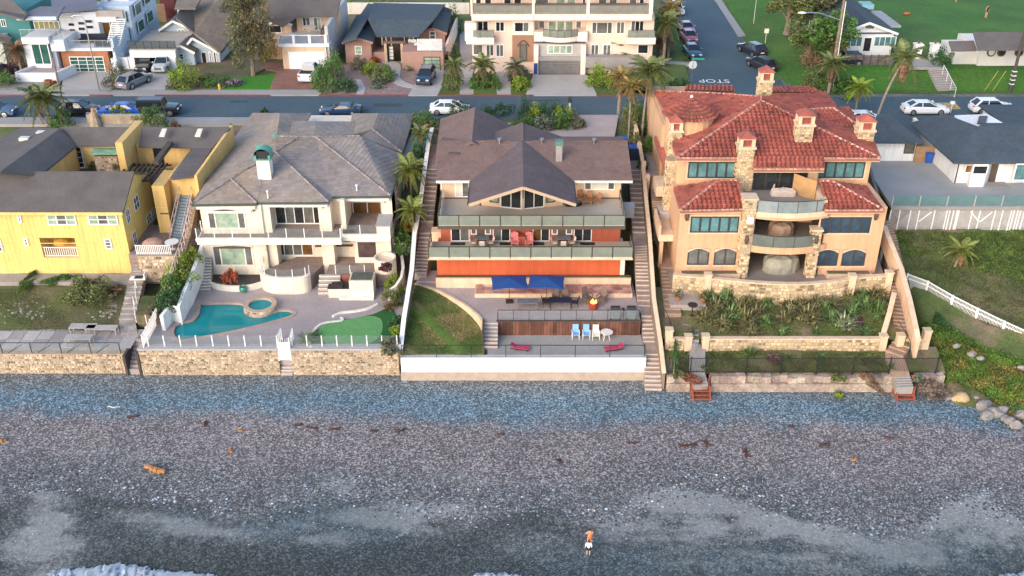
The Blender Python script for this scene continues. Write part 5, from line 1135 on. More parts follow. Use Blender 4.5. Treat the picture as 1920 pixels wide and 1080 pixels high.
rear=[[q(1283,172,ZE+.4),q(1378,174,ZE+.5),q(1374,161.5,ZE+.6),q(1287,161,ZE+.6)],[q(1440,175,ZE+.5),q(1545,175,ZE+.4),q(1517,163,ZE+.6),q(1450,164,ZE+.6)]]
sm_l=[[q(1226,258,11.6),q(1252,262,12.2),q(1254,300,11.8),q(1245,316,11.4)]]
rm=M();tl=M()
for f in L_low+R_low+main+west+east+dormer+rear+sm_l:
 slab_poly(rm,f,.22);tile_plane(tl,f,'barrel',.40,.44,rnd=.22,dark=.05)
tc=q(1294,213,16.2);TR=2.4
m2=M()
m2.lathe([(TR-.25,-2.4),(TR-.25,.0)],tc,22);m2.build('turret_wall',orangeS,H)
rm.build('roof_deck',mm('terracotta fascia',(.33,.13,.08),.8,var=.1),H)
nseg=44;ap=tc+Vector((0,0,1.5))
for k in range(nseg):
 a=2*math.pi*k/nseg;b=2*math.pi*(k+1)/nseg;am=(a+b)/2;rr=TR+.15
 for r_ in range(7):
  f0,f1=1-r_/7,1-(r_+1)/7+.015
  pa=tc+Vector((math.cos(a)*rr*f0,math.sin(a)*rr*f0,1.5*(1-f0)+.06));pb=tc+Vector((math.cos(b)*rr*f0,math.sin(b)*rr*f0,1.5*(1-f0)+.06));pm=tc+Vector((math.cos(am)*rr*f0,math.sin(am)*rr*f0,1.5*(1-f0)+.06+.11*f0))
  qa=tc+Vector((math.cos(a)*rr*f1,math.sin(a)*rr*f1,1.5*(1-f1)));qb=tc+Vector((math.cos(b)*rr*f1,math.sin(b)*rr*f1,1.5*(1-f1)));qm=tc+Vector((math.cos(am)*rr*f1,math.sin(am)*rr*f1,1.5*(1-f1)+.1*f1))
  tl.add([pa,pm,pb,qa,qm,qb],[(0,1,4,3),(1,2,5,4)],random.uniform(.75,1.3))
tl.build('roof_tile',tile_red,H,kind='stuff')
M().lathe([(.12,0),(.16,.12),(.05,.25)],ap,8).build('turret_finial',creamT,H)
m=M()
for a,b in((E1,A_),(E2,A_),(a1,a4),(b2,b3),(a4,a3),(b4,b3),(q(1427,183,ZA-.1),q(1330,176,ZA-.9)),(q(1330,176,ZA-.9),Tl),(q(1487,208,ZE+1.4),q(1562,204,ZE+1.35)),(q(1562,204,ZE+1.35),q(1614,241,ZE+.3)),(A_,q(1427,183,ZA-.1))):caps(m,a,b,.40,.13)
for p,q2 in((a1,a2_),(b1,b2),(E1,F1),(F2,E2),(P1,P2_)):caps(m,p+Vector((0,-.02,-.03)),q2+Vector((0,-.02,-.03)),.36,.09)
m.build('ridge_tile',tile_cap,H,kind='stuff')
m=M()
for p,q2 in((a1,a2_),(b1,b2),(E1,F1),(F2,E2),(P1,P2_)):m.bar(p+Vector((0,.12,-.2)),q2+Vector((0,.12,-.2)),.2,.16)
m.build('eaves_moulding',peachT,H)
bx('side_balcony',peachT,H,xa-1.3,xa-.02,79,82.5,7.5,8.1);bx('side_balcony_wall',peach,H,xa-1.35,xa-1.15,79,82.5,8.1,9.0);bx('side_balcony',peachT,H,xa-1.0,xa-.02,84.5,87,9.3,10.3);bx('side_pier',orangeS,H,xa-1.2,xa-.9,78.8,79.2,ZO-.3,7.5)
lawn_l=[G(-60,618,2.0),G(232,618,2.0),G(240,590,2.3),G(245,512,3.45),G(-60,512,3.45)]
vs=[];fs=[];nx_,ny_=30,14
xa_,xb_=-48,G(238,600,2.2).x
ya_,yb_=G(0,618,1.95).y,80.7
for j in range(ny_+1):
 for i in range(nx_+1):x=xa_+(xb_-xa_)*i/nx_;y=ya_+(yb_-ya_)*j/ny_;vs.append((x,y,1.95+1.5*(j/ny_)+.06*math.sin(x*.8+y)))
fs=[(j*(nx_+1)+i,j*(nx_+1)+i+1,(j+1)*(nx_+1)+i+1,(j+1)*(nx_+1)+i)for j in range(ny_)for i in range(nx_)]
M().add(vs,fs).build('lawn',mm('worn lawn grass',(.085,.105,.030),.95,var=.2,scale=.5,fine=.3,fscale=6,bump=.5,col2=(.13,.105,.055),mixs=.22,split=.5),kind='structure',smooth=True)
sheet('seaside_patio',[(-48,70.3),(-31.8,70.3),(-31.0,ya_+.1),(-48,ya_+.1)],1.92,mm('pale weathered paving',(.36,.34,.32),.9,var=.2,scale=.5,fine=.12),.6)
t=thing('paved_patio','pale paving slabs along the seawall below the worn lawn','paving',(-38,71.5,1.92))
rg=random.Random(4)
for i in range(13):
 for j in range(2):
  x0=-47+i*1.2;y0=70.5+j*1.35;M().box(x0+.02,x0+1.17,y0+.02,y0+1.3,1.90,1.945+rg.uniform(0,.015),rg.uniform(.75,1.2)).build('paving_slab',conc_l,t)
t=thing('sea_railing','dark framed glass railing on the seawall below the worn lawn','railing',(-38,69.9,1.9))
rail(t,[(-46.5,69.75,1.92),(-32.0,69.75,1.92)],1.0,6,bronze,rail_clear,True,.06)
for i in range(6):M().bar((-46+i*2.4,69.8,1.95),(-45.4+i*2.4,71.0,1.95+.0),.05).build('brace',bronze,t)
H=thing('yellow_house','bright yellow board sided house with a grey shingle roof around a stone courtyard','house',(-40,84,3.4))
YY=80.6;XE=-34.2;XW=-52
z1=lambda x,y:(x/3.375,200+y/3.375)
pa_,pb_=V(*z1(247,830),YY),V(*z1(500,955),YY)
for bb_ in((XW,pa_.x,YY,YY+1.7,3.2,9.72),(pb_.x,XE,YY,YY+1.7,3.2,9.72),(pa_.x,pb_.x,YY,YY+1.7,pa_.z,9.72),(pa_.x,pb_.x,YY,YY+1.7,3.2,pb_.z),(XW,XE,YY+1.7,88.5,3.2,9.72)):M().box(*bb_).build('wall',yellow,H)
M().add([(XE,YY,9.7),(XE,88.5,9.7),(XE,88.5,10.0),(XE,84.3,11.75),(XE-.2,YY,9.7),(XE-.2,88.5,9.7),(XE-.2,88.5,10.0),(XE-.2,84.3,11.75)],[(0,1,2,3),(7,6,5,4)]).build('gable_wall',yellow,H)
m=M();x=XW
while x<XE:
 if pa_.x-.05<x<pb_.x:m.box(x,x+.035,YY-.014,YY-.001,3.3,pb_.z);m.box(x,x+.035,YY-.014,YY-.001,pa_.z,9.7)
 else:m.box(x,x+.035,YY-.014,YY-.001,3.3,9.7)
 x+=.38
y=YY
while y<88.4:m.box(XE+.001,XE+.014,y,y+.035,3.3,9.6);y+=.38
m.build('siding_batten',yellow,H,kind='stuff')
for z in(6.5,4.6):bx('belt_board',yellow,H,XW,XE+.035,YY-.04,YY-.001,z,z+.06)
roof(H,[[(XW,YY-.45,9.72),(XE+.35,YY-.45,9.72),(XE+.35,84.3,11.85),(XW,84.3,11.85)],[(XW,84.3,11.85),(XE+.35,84.3,11.85),(XE+.35,87.0,10.6),(XW,87.0,10.6)]],shingle_gr,th=.18)
bx('fascia',yellow,H,XW,XE+.3,YY-.5,YY-.44,9.5,9.74)
wf=lambda a,b,nx,ny=2,gls=None:window(H,z1(*a),z1(*b),YY-.03,nx,whiteP,fw=.12,ny=ny,gls=gls or[gl_grey])
wf((290,680),(490,750),3,2,[gl_lgrn,gl_grey,gl_lgrn]);wf((550,680),(752,748),3,2,[gl_lgrn,gl_grey,gl_lgrn]);wf((103,672),(142,732),1,2,[gl_grey]);wf((145,832),(185,880),1,2,[gl_grey]);wf((655,835),(715,900),1,3,[gl_grey]);wf((-60,830),(25,918),2,3,[gl_grey])
p,q_=V(*z1(247,830),YY-.04),V(*z1(500,955),YY-.04)
bx('porch_back',yellow2,H,p.x+.02,q_.x-.02,YY+1.66,YY+1.69,q_.z+.02,p.z-.02);bx('porch_window',brframe,H,p.x+2.3,p.x+3.1,YY+1.6,YY+1.65,p.z-1.0,p.z-.6)
m=M();m.lathe([(.0,-.3),(.8,-.2),(.65,.2),(.2,.35)],(p.x+1.5,YY+.9,q_.z+1.15),12,1,1,.8);m.build('folded_parasol',mm('mustard canvas',(.50,.26,.04),.8),H)
for z in(q_.z+.1,q_.z+.95):bx('balustrade_rail',whiteP,H,p.x+.1,q_.x-.05,YY+.02,YY+.08,z,z+.07)
k=0;x=p.x+.15
while x<q_.x-.1:bx('baluster',whiteP,H,x,x+.06,YY+.03,YY+.07,q_.z+.17,q_.z+.95);x+=.19
def sw(px_,py0,py1,w=1.0,ny=2,nz=2):
 best=min((abs((px_-960)/FPX*((CAMH-z)*math.sin(PITCH)+Yt*math.cos(PITCH))-XE),Yt)for Yt in[YY+i*.1 for i in range(80)]for z in[CAMH-Yt*math.tan(PITCH+math.atan(((py0+py1)/2-540)/FPX))]);Yc=best[1]
 side_window(H,XE+.03,Yc-w/2,Yc+w/2,V(0,py1,Yc).z,V(0,py0,Yc).z,1,ny,whiteP,gl_grey,.09,nz)
for a,b,c,w in((807/3.375,200+650/3.375,200+735/3.375,.9),(860/3.375,200+565/3.375,200+650/3.375,1.3),(850/3.375,200+790/3.375,200+870/3.375,.9),(940/3.375,200+680/3.375,200+735/3.375,1.2),(968/3.375,200+650/3.375,200+710/3.375,.9)):sw(a,b,c,w)
for x,y,z in((68,343,11.0),(77,347,10.9),(30,365,10.4),(61,364,10.4),(73,371,10.2),(19,384,9.9)):c=G(x,y,z);M().lathe([(.05,-.3),(.05,.25),(.16,.27),(.16,.36)],c,6).build('roof_vent',whiteP,H)
CZ=8.9
sheet('courtyard',[(-52,88.8),(-27.6,88.8),(-27.6,103),(-52,103)],CZ,mm('dark courtyard stone',(.13,.115,.11),.9,var=.25,scale=1.2,fine=.3),2)
def px_roof(faces,matl=shingle_gr,under=None,th=.18):return roof(H,[[G(*v)for v in f]for f in faces],matl,th=th)
Zw,Zr2=11.5,12.9
px_roof([[(75,328,Zw),(145,271,Zw),(112,241,Zr2),(0,322,Zr2)],[(0,322,Zr2),(112,241,Zr2),(40,238,Zw),(-80,300,Zw)]])
px_roof([[(141,272,Zw),(241,272,Zw),(247,238,Zr2-.2),(112,238,Zr2-.1)],[(260,274,Zw),(399,276,Zw),(432,239,Zr2-.3),(266,238,Zr2-.3)]])
px_roof([[(323,335,10.9),(363,330,10.9),(398,277,11.4),(366,278,11.4)]])
px_roof([[(323,335,10.9),(366,278,11.4),(360,277,11.2),(318,333,10.8)]])
yw=G(0,272,Zw).y+.4
xq=lambda x:V(x,290,yw).x
M().box(G(60,300,CZ).x-4,xq(243),yw,yw+.3,CZ-.1,Zw-.1).build('courtyard_wall',yellow2,H);M().box(xq(258),xq(398),yw,yw+.3,CZ-.1,Zw-.1).build('courtyard_wall',yellow2,H)
m=M();a=G(75,330,Zw-.1);b=G(145,273,Zw-.1);m.wallpath([(a.x-.3,a.y),(b.x-.3,b.y)],.2,CZ-1,Zw-.12);m.build('courtyard_wall',yellow2,H)
M().box(xq(244),xq(257),yw-3.0,yw+3.0,CZ-.2,12.75).build('courtyard_wall',yellow2,H)
window(H,V(145,278,yw)[0:0]or(xq(143),11.2),(xq(155),9.0),yw-.003,1,whiteP,gl_dark,px=False,ny=4,name='glazed_door')
window(H,(xq(288),11.1),(xq(306),9.0),yw-.003,1,brframe,gl_dark,px=False,name='door')
c=V(200,300,yw-.9);M().box(c.x-1.1,c.x+1.1,yw-1.1,yw-.1,CZ,10.6).build('fireplace',mortar,H);m=M();stonework(m,[(c.x-1.1,yw-1.1),(c.x+1.1,yw-1.1)],CZ,10.6,.3,.04,1,61);m.build('stone',stonem,H,kind='stuff')
bx('awning',mm('green white striped canvas',(.20,.38,.24),.8,var=.3,fscale=20,fine=.4),H,c.x-1.3,c.x+1.3,yw-1.4,yw-.05,10.9,11.05)
for i in range(9):bx('pergola_slat',wood_dk,H,xq(250)+i*.45,xq(250)+i*.45+.16,yw-5.6,yw-1.5,10.0,10.12)
for i in range(3):bx('pergola_beam',wood_dk,H,xq(250)-.2,xq(250)+4.1,yw-5.5+i*1.9,yw-5.35+i*1.9,9.85,9.998)
M().bar(V(240,300,yw-5)+Vector((2.5,0,-.3)),G(320,268,11.9),.5,.4).build('dark_beam',wood_dk,H)
e0=G(435,238,12.3);e1=G(367,332,11.0)
m=M();m.wallpath([(e1.x,e1.y,11.15,5),(e0.x,e0.y,12.5,8)],.25,0,0);m.build('parapet_wall',yellow2,H)
a=V(322,340,86.0);b=V(367,340,86.0);M().box(a.x,b.x+.2,86.0,90,8.0,10.85).build('wall',yellow2,H)
a=V(284,350,84.6);b=V(307,350,84.6);M().box(a.x,b.x,84.6,88.4,5.5,10.3).build('wall',yellow2,H);bx('wall_band',yellow,H,a.x,b.x+.01,84.56,84.599,8.1,8.2);bx('vent_slot',brframe,H,a.x+.35,a.x+1.1,84.56,84.599,7.5,7.62)
M().box(b.x,V(322,340,86).x,86.3,89,7.5,10.6).build('wall',yellow2,H)
for x,y in((305,248),(372,248)):
 c=G(x,y,12.55);mm_=M();slab_poly(mm_,[G(x-7,y+7,12.45),G(x+3,y+7,12.45),G(x+8,y-7,12.85),G(x-1,y-7,12.85)],.1);mm_.build('skylight',gl_wht,H)
for x,y in((78,248),(46,259)):c=G(x,y,12.4);bx('skylight',gl_wht,H,c.x-.45,c.x+.45,c.y-.3,c.y+.3,12.2,12.5)
sheet('side_patio',[(-34.15,80.2),(-29.6,80.2),(-28.6,86.3),(-34.15,86.3)],5.6,mm('pink rubble paving',(.30,.21,.17),.9,var=.25,scale=1.2,fine=.3,fscale=5,col2=(.22,.19,.17),mixs=1.2),3)
t=thing('stone_wall','rough pink stone retaining wall under the little railed patio','wall',(-32,80.2,3));M().box(-33.3,-29.9,80.0,80.2,2.9,5.55).build('wall',mortar,t);m=M();stonework(m,[(-33.3,80.0),(-29.9,80.0)],3.0,5.5,.45,.06,1,71);m.build('stone',stonem,t,kind='stuff')
t=thing('patio_railing','low white picket railing at the edge of the pink stone patio','railing',(-32,80.15,5.6))
for z in(5.75,6.5):bx('rail',whiteP,t,-33.4,-30.3,80.1,80.15,z,z+.07)
for k in range(20):bx('picket',whiteP,t,-33.38+k*.16,-33.31+k*.16,80.1,80.14,5.65,6.5)
c=G(295,480,5.6);t=thing('covered_table','round patio table hidden under a dusty pink cover','table',(-32.2,81.2,5.6));M().lathe([(.95,0),(1.0,.35),(.85,.75),(.5,.95),(.1,1.0)],(-32.2,81.2,5.6),16).build('cover',mm('dusty pink cloth',(.46,.27,.20),.85,var=.12,scale=2),t)
t=thing('garden_table','round white table on the pink stone patio','table',(-30.5,81.3,5.6));M().lathe([(.62,.68),(.62,.74)],(-30.5,81.3,5.6),16).build('tabletop',whiteP,t);M().lathe([(.3,0),(.06,.08),(.06,.68)],(-30.5,81.3,5.6),8).build('pedestal',whiteP,t)
st_t,P_=px_stair('metal_stairs','grey metal outdoor staircase climbing between the yellow walls',[(331,450,5.6),(350,366,8.75)],1.0,[(15,'')],mm('grey blue metal tread',(.16,.20,.23),.6,var=.1),None)
for sg in(-.55,.55):
 a=P_[0]+Vector((sg,0,0));b=P_[1]+Vector((sg,0,0));M().bar(a+Vector((0,0,.95)),b+Vector((0,0,.95)),.05).build('handrail',mm('pale grey paint',(.42,.36,.36),.6),st_t);M().bar(a+Vector((0,0,.1)),b+Vector((0,0,.1)),.08,.3).build('stringer',mm('pale grey paint',(0,0,0)),st_t)
 for k in range(6):c=a+(b-a)*k/5;M().bar(c,c+Vector((0,0,.95)),.04).build('baluster',mm('pale grey paint',(0,0,0)),st_t)
bp_=[(357,372,9.6),(352,400,8.6),(343,440,7.4),(330,475,6.6),(320,505,5.6),(312,530,5.0),(301,560,4.3)]
t=thing('handrail_fence','long pinkish white handrail stepping down the boundary of the yellow house','railing',G(330,475,5.6));PP=[G(*p)for p in bp_]
rp=mm('pinkish white paint',(.55,.42,.38),.6)
M().path(PP,.04,5).build('top_rail',rp,t);M().path([p-Vector((0,0,.5))for p in PP],.03,5).build('mid_rail',rp,t)
for i in range(len(PP)-1):
 for k in range(3):c=PP[i]+(PP[i+1]-PP[i])*k/3;M().bar(c-Vector((0,0,1.05)),c,.06).build('post',rp,t)
boundary('stone_wall','rough brown retaining wall under the pinkish handrail',[(364,380,8.2),(352,440,6.2),(340,480,5.3),(325,520,4.3),(312,556,3.5),(296,600,2.9)],.5,mm('brown rubble wall',(.22,.17,.13),.95,var=.25,scale=1.5,fine=.3,fscale=6,bump=.7,col2=(.28,.19,.12),mixs=1.5),drop=2.4)
px_stair('stone_path','weathered flagstone path with timber risers beside the worn lawn',[(243,630,1.95),(238,600,2.3),(248,560,2.9),(257,520,3.6),(262,500,4.2),(275,470,5.3)],1.3,[(0,'flat'),(4,''),(4,''),(4,''),(5,'')],mm('weathered flagstone',(.33,.29,.26),.9,var=.3,scale=1.5,fine=.25),None,cat='path')
sheet('terrace_lawn',[G(256,598,2.6),G(283,598,2.6),G(296,548,3.3),G(264,548,3.3)],2.95,soil_gr,1.2)
t=thing('rope_posts','two short white handrails beside the flagstone path','handrail',G(252,560,3))
for(x,y,z),(x2,y2,z2)in(((256,605,2.4),(252,572,2.9)),((257,568,2.9),(256,540,3.5))):
 a,b=G(x,y,z),G(x2,y2,z2);up=Vector((0,0,.9));M().bar(a+up,b+up,.05).build('rail',whiteP,t);M().bar(a,a+up,.05).build('post',whiteP,t);M().bar(b,b+up,.05).build('post',whiteP,t)
t=thing('handrail','short rusty handrail above the pool picket fence','handrail',G(285,580,3));a,b=G(272,590,3.2),G(305,545,4.3);M().bar(a,b,.06).build('rail',wood_red,t)
for k in range(4):c=a+(b-a)*k/3;M().bar(c-Vector((0,0,.9)),c,.06).build('post',whiteP,t)
def stone_ring(label,pts,matl,s=.22,n=1,nm='stone_edging',jit=.1):
 P=bezc([Vector((p[0],p[1],0))for p in[G(*q)[:]for q in pts]],5);t=thing(nm,label,'garden edging',G(*pts[0]));zz=pts[0][2];m=M();d=0;last=None;rg=random.Random(len(pts))
 for p in P:
  for k in range(n):
   s_=s*rg.uniform(.6,1.4);cx=p.x+rg.uniform(-jit,jit)*(1+k);cy=p.y+rg.uniform(-jit,jit)*(1+k);m.lathe([(s_,-.1),(s_*.95,s_*.3),(s_*.5,s_*.75)],(cx,cy,1.95+(cy-ya_)*.158 if nm=='stone_edging' else zz),6,rg.uniform(.7,1.3))
 m.build('stone',matl,t,kind='stuff');return t
pale_st=mm('pale rounded stone',(.24,.22,.185),.9,var=.2,fine=.15)
stone_ring('pale stones edging the kidney shaped bed on the worn lawn',[(128,575,2.4),(150,588,2.3),(185,594,2.2),(210,585,2.3),(213,570,2.5),(190,562,2.7),(160,563,2.7),(138,562,2.7)],pale_st,.15,4,jit=.16)
stone_ring('long patch of pale rocks in the worn lawn',[(-10,573,2.4),(30,570,2.5),(70,575,2.4),(76,584,2.3),(30,590,2.2),(-10,588,2.2)],pale_st,.15,4,jit=.45)
stone_ring('small pile of white and rusty rocks on the worn lawn',[(100,562,2.6),(112,552,2.8),(122,556,2.7),(122,562,2.6)],pale_st,.16,2,jit=.2)
stone_ring('curved row of pale stones under the hedge of the yellow house',[(15,534,3.1),(45,537,3.0),(60,535,3.0),(40,533,3.1)],pale_st,.12,2,jit=.2)
kb=[G(*p)for p in[(134,574,2.45),(160,584,2.35),(190,586,2.3),(206,578,2.4),(205,568,2.5),(170,566,2.6)]]
m=M();m.prism([(p.x,p.y)for p in bezc([Vector((p.x,p.y,0))for p in kb],3)],1.5,lambda p:1.97+(p[1]-ya_)*.158);m.build('flower_bed',mm('red brown mulch',(.20,.09,.055),.95,var=.2,fine=.35,bump=.5),kind='structure')
sheet('gravel_strip',[(-52,YY-1.6),(XE+.5,YY-1.6),(XE+.5,YY),(-52,YY)],3.47,conc,.4)
ZD4=8.2;YD4=84.8;XL=V(1672,386,YD4).x
t=thing('raised_deck','large grey raised deck on white lattice with a blue green glass railing','deck',(45,88,6))
dk4=mm('grey deck coating',(.33,.33,.32),.85,var=.08,scale=.4,fine=.06)
Q=G(1640,302,ZD4)
dp=[(XL,YD4),(60,YD4),(60,98),(G(1612,290,ZD4).x,98.0),(Q.x-1.2,Q.y)]
M().prism(dp,ZD4-.3,ZD4).build('deck_floor',dk4,t)
bx('fascia',conc,t,XL-.02,60,YD4-.1,YD4-.002,ZD4-.36,ZD4-.02)
rail(t,[(XL,YD4+.05,ZD4),(60,YD4+.05,ZD4)],1.05,10,conc_l,rail_blue,False,.09)
m=M();zb0=5.7;z=ZD4-.4;x=XL
mL=mm('white lattice',(.70,.68,.66),.6)
for k in range(150):
 xx=XL+k*.17
 if xx>59:break
 m.bar((xx,YD4-.06,zb0),(xx+(z-zb0),YD4-.06,z),.045,.015);m.bar((xx+(z-zb0),YD4-.04,zb0),(xx,YD4-.04,z),.045,.015)
m.build('lattice',mL,t,kind='stuff')
bx('dark_backing',conc,t,XL+.1,59,YD4+.3,YD4+.4,zb0-.5,ZD4-.4)
for x in(1663,1680,1700,1716,1745,1768,1773,1780,1787,1790,1815,1830,1858,1872,1888,1893,1900,1905,1912):
 c=V(x+4,410,YD4).x;bx('lattice_post',whiteP,t,c-.05,c+.05,YD4-.12,YD4-.062,zb0-.2,ZD4-.37)
for a,b in((1745,1722),(1818,1835),(1859,1837)):M().bar((V(a,400,YD4).x,YD4-.13,ZD4-.5),(V(b,412,YD4).x,YD4-.13,ZD4-1.5),.11).build('brace',whiteP,t)
boundary('boundary_wall','dark grey retaining wall between the tiled villa and the grey deck',[(1662,432,8.0),(1655,390,9.0),(1640,345,9.5),(1630,310,9.9)],.25,mm('dark grey block',(.16,.15,.14),.9),drop=3.4)
H4=thing('white_house','low white house with a slate grey hip roof opening onto the grey deck','house',(45,92,ZD4))
Yc=90.2;xc=V(1788,340,Yc).x
M().box(xc,62,Yc,97,ZD4,10.7).build('wall',whitest,H4)
e4=10.72
m=M();a=G(1788,342,ZD4);b=G(1707,262,ZD4+.0);m.wallpath([(a.x+.12,a.y+.1),(G(1706,262,ZD4).x+.0,G(1706,262,ZD4).y)],.25,ZD4-.2,e4-.05);m.build('wall',whitest,H4)
q=lambda x,y,z:G(x,y,z)
RA=q(1834,237,12.6)
roof(H4,[[q(1789,304,e4),Vector((66,q(0,304,e4).y,e4)),Vector((66,RA.y,12.6)),RA]],shingle_bl,th=.2)
roof(H4,[[q(1789,304,e4),RA,q(1770,213,12.2),q(1706,230,e4+.02)]],shingle_bl,th=.2)
roof(H4,[[RA,Vector((66,RA.y,12.6)),Vector((66,RA.y+7,e4)),q(1850,225,e4)]],shingle_bl,th=.2)
m=M();m.bar(q(1789,304,e4-.1),Vector((66,q(0,304,e4).y,e4-.1)),.12,.2);m.bar(q(1789,304,e4-.1),q(1706,230,e4-.1),.12,.2);m.build('gutter',brframe,H4)
bxp=[(V(1812,340,Yc).x,Yc),(V(1818,340,Yc-1).x,Yc-1.0),(V(1846,340,Yc-1).x,Yc-1.0),(V(1852,340,Yc).x,Yc)]
M().prism(bxp,ZD4,10.5).build('bay',whitest,H4)
z8=lambda x,y:(1640+x/3.6,180+y/3.6)
window(H4,z8(668,468),z8(755,528),Yc-1.0,1,whiteP,gl_dark,fw=.09);window(H4,z8(615,462),z8(660,518),Yc-.55,1,whiteP,gl_brown,fw=.08)
bx('downpipe',brframe,H4,xc+.05,xc+.15,Yc-.1,Yc-.01,ZD4,e4-.1);window(H4,z8(955,455),z8(1012,572),Yc-.9,1,whiteP,gl_teal,fw=.12,name='sliding_door');bx('door_recess',brframe,H4,V(*z8(905,0),Yc).x,V(*z8(955,0),Yc).x,Yc-.03,Yc-.003,ZD4,10.4);M().box(V(*z8(900,0),Yc).x,V(*z8(1020,0),Yc).x,Yc-1.3,Yc-.1,ZD4,ZD4+.15).build('doorstep',conc,H4)
g0=V(1640,300,95.8).x;g1=V(1712,300,95.8).x
M().box(g0-1.5,g1,95.8,101,ZD4-.1,10.55).build('garage_wall',whitest,H4)
roof(H4,[[q(1622,266,10.6),q(1731,266,10.6),q(1667,214,12.3),q(1645,214,12.3)],[q(1731,266,10.6),q(1700,214,10.6),q(1667,214,12.3)]],shingle_bl,th=.2)
window(H4,z8(208,310),z8(262,388),95.79,1,brframe,gl_grey,fw=.12,ny=2)
c=V(1712,300,95.6);bx('side_gate',wood_ta,H4,c.x,c.x+2.2,95.4,95.5,ZD4,ZD4+1.7)
c=G(1740,304,ZD4);t=thing('blue_bin','blue plastic bin beside the red brown gate on the grey deck','bin',c);M().lathe([(.38,0),(.46,.95),(.5,.97),(.5,1.05),(.2,1.12)],c,10).build('bin',mm('blue plastic',(.02,.10,.40),.45),t)
t=thing('flat_white_roof','flat white roofed carport with a dark skylight frame behind the slate roof','carport',G(1840,225,11));m=M();slab_poly(m,[q(1805,238,11.6),q(1885,233,11.6),q(1852,214,11.6),q(1790,216,11.6)],.25);m.build('roof',whitest,t);m=M();slab_poly(m,[q(1832,231,11.75),q(1848,231,11.75),q(1852,217,11.75),q(1836,217,11.75)],.08);m.build('skylight',dkframe,t);m=M();
for x,y in((1808,236),(1880,231),(1852,217)):c=q(x,y,11.3);bx('post',whiteP,t,c.x-.1,c.x+.1,c.y-.1,c.y+.1,9,11.4)
t=thing('dark_roofed_shed','small shed with a dark blue flat roof beyond the slate roof','shed',q(1905,230,11));c=q(1900,232,11.4);M().box(c.x-.7,c.x+9,c.y,c.y+5.5,8.8,11.2).build('wall',whitest,t);M().box(c.x-1.1,c.x+9.2,c.y-.3,c.y+5.8,11.2,11.45).build('roof',shingle_bl,t)
pts=[(1702,514,4.9),(1740,528,4.6),(1787,555,4.15),(1834,579,3.75),(1884,603,3.35),(1935,626,2.95),(1985,650,2.6)]
P=[G(*p)for p in pts];t=thing('white_fence','long white picket fence running down the scrub slope','fence',P[2]-Vector((0,0,1.3)))
for p in P:M().bar(p-Vector((0,0,1.75)),p+Vector((0,0,.08)),.13).build('post',whiteP,t)
for i in range(len(P)-1):
 for dz,w in((0,.1),(-.38,.09),(-1.35,.09)):M().bar(P[i]+Vector((0,0,dz)),P[i+1]+Vector((0,0,dz)),.05,w).build('rail',whiteP,t)
 n=20
 for k in range(1,n):c=P[i]+(P[i+1]-P[i])*k/n;bx('picket',whiteP,t,c.x-.018,c.x+.018,c.y-.012,c.y+.012,c.z-1.4,c.z-.02)
ZG=9.2
def fb(root,name,mt,x0,y0,x1,y1,Y,dep=4,dz0=0):
 """block whose seaward face spans two photo corners at depth Y"""
 a,b=V(x0,y0,Y),V(x1,y1,Y);return M().box(a.x,b.x,Y,Y+dep,b.z-dz0,a.z).build(name,mt,root)
def fw(root,x0,y0,x1,y1,Y,nx=2,ny=1,frame=whiteP,glass=gl_dark,w=.09,gls=None,name='window'):
 return window(root,(x0,y0),(x1,y1),Y-.004,nx,frame,glass,fw=w,ny=ny,gls=gls,name=name)
def pf(root,pts,mt,th=.25,name='roof'):
 m=M()
 for f in pts:slab_poly(m,[G(*p)for p in f],th)
 return m.build(name,mt,root)
gy=lambda y,z=ZG:G(0,y,z).y
def ground(name,pts,mt,dz=.03,**k):return sheet(name,[G(x,y,ZG)for x,y in pts],ZG+dz,mt,.25,**k)
wall_w=mm('cool white stucco',(.70,.70,.72),.8,var=.05,scale=.4,fine=.04)
drive=mm('grey driveway concrete',(.40,.37,.34),.9,var=.10,scale=.4,fine=.08,fscale=4)
drive_p=mm('pinkish driveway concrete',(.44,.35,.325),.9,var=.10,scale=.4,fine=.08,fscale=4)
ground('driveway',[(115,170),(120,132),(208,132),(210,170)],drive,.07);ground('driveway',[(225,172),(262,126),(320,126),(318,172)],drive,.072)
brick_m=mm('red brown brick paving',(.24,.115,.08),.9,var=.15,scale=.6,fine=.2,fscale=6)
ground('driveway',[(505,168),(520,134),(490,128),(500,118),(615,118),(640,128),(598,168)],brick_m,.07)
ground('driveway',[(765,180),(790,140),(800,130),(832,130),(830,160),(820,180)],conc_l,.07);ground('driveway',[(985,180),(1000,141),(1100,141),(1120,180)],drive,.07)
ground('lawn',[(415,166),(425,148),(530,138),(518,167)],mm('emerald lawn grass',(.040,.19,.008),.95,var=.12,fine=.2,fscale=6,bump=.4),.06);ground('lawn',[(1080,180),(1100,150),(1180,150),(1250,178)],grass,.05)
ground('lawn',[(820,178),(828,140),(862,140),(866,178)],grass,.06);ground('lawn',[(885,178),(893,140),(925,140),(932,178)],grass,.061);ground('lawn',[(958,178),(960,140),(998,140),(995,165),(985,178)],grass,.062)
ground('garden_path',[(862,178),(862,60),(885,60),(888,178)],drive,.075);ground('garden_path',[(932,178),(925,120),(957,120),(958,178)],drive,.075);ground('garden_path',[(668,179),(672,165),(665,150),(676,150),(686,165),(682,179)],conc_l,.08)
crv=bez([Vector((x,y,0))for x,y in[(722,115),(742,125),(742,150),(765,162),(792,166)]],4);lf=[G(p.x-9,p.y+1,ZG)for p in crv]+[G(p.x+9,p.y-2,ZG)for p in reversed(crv)]
sheet('garden_path',lf,ZG+.085,conc_l)
ground('front_garden',[(598,179),(640,120),(862,110),(862,179)],mm('pink gravel bed',(.26,.18,.16),.95,var=.15,fine=.3,fscale=7,bump=.4),.03)
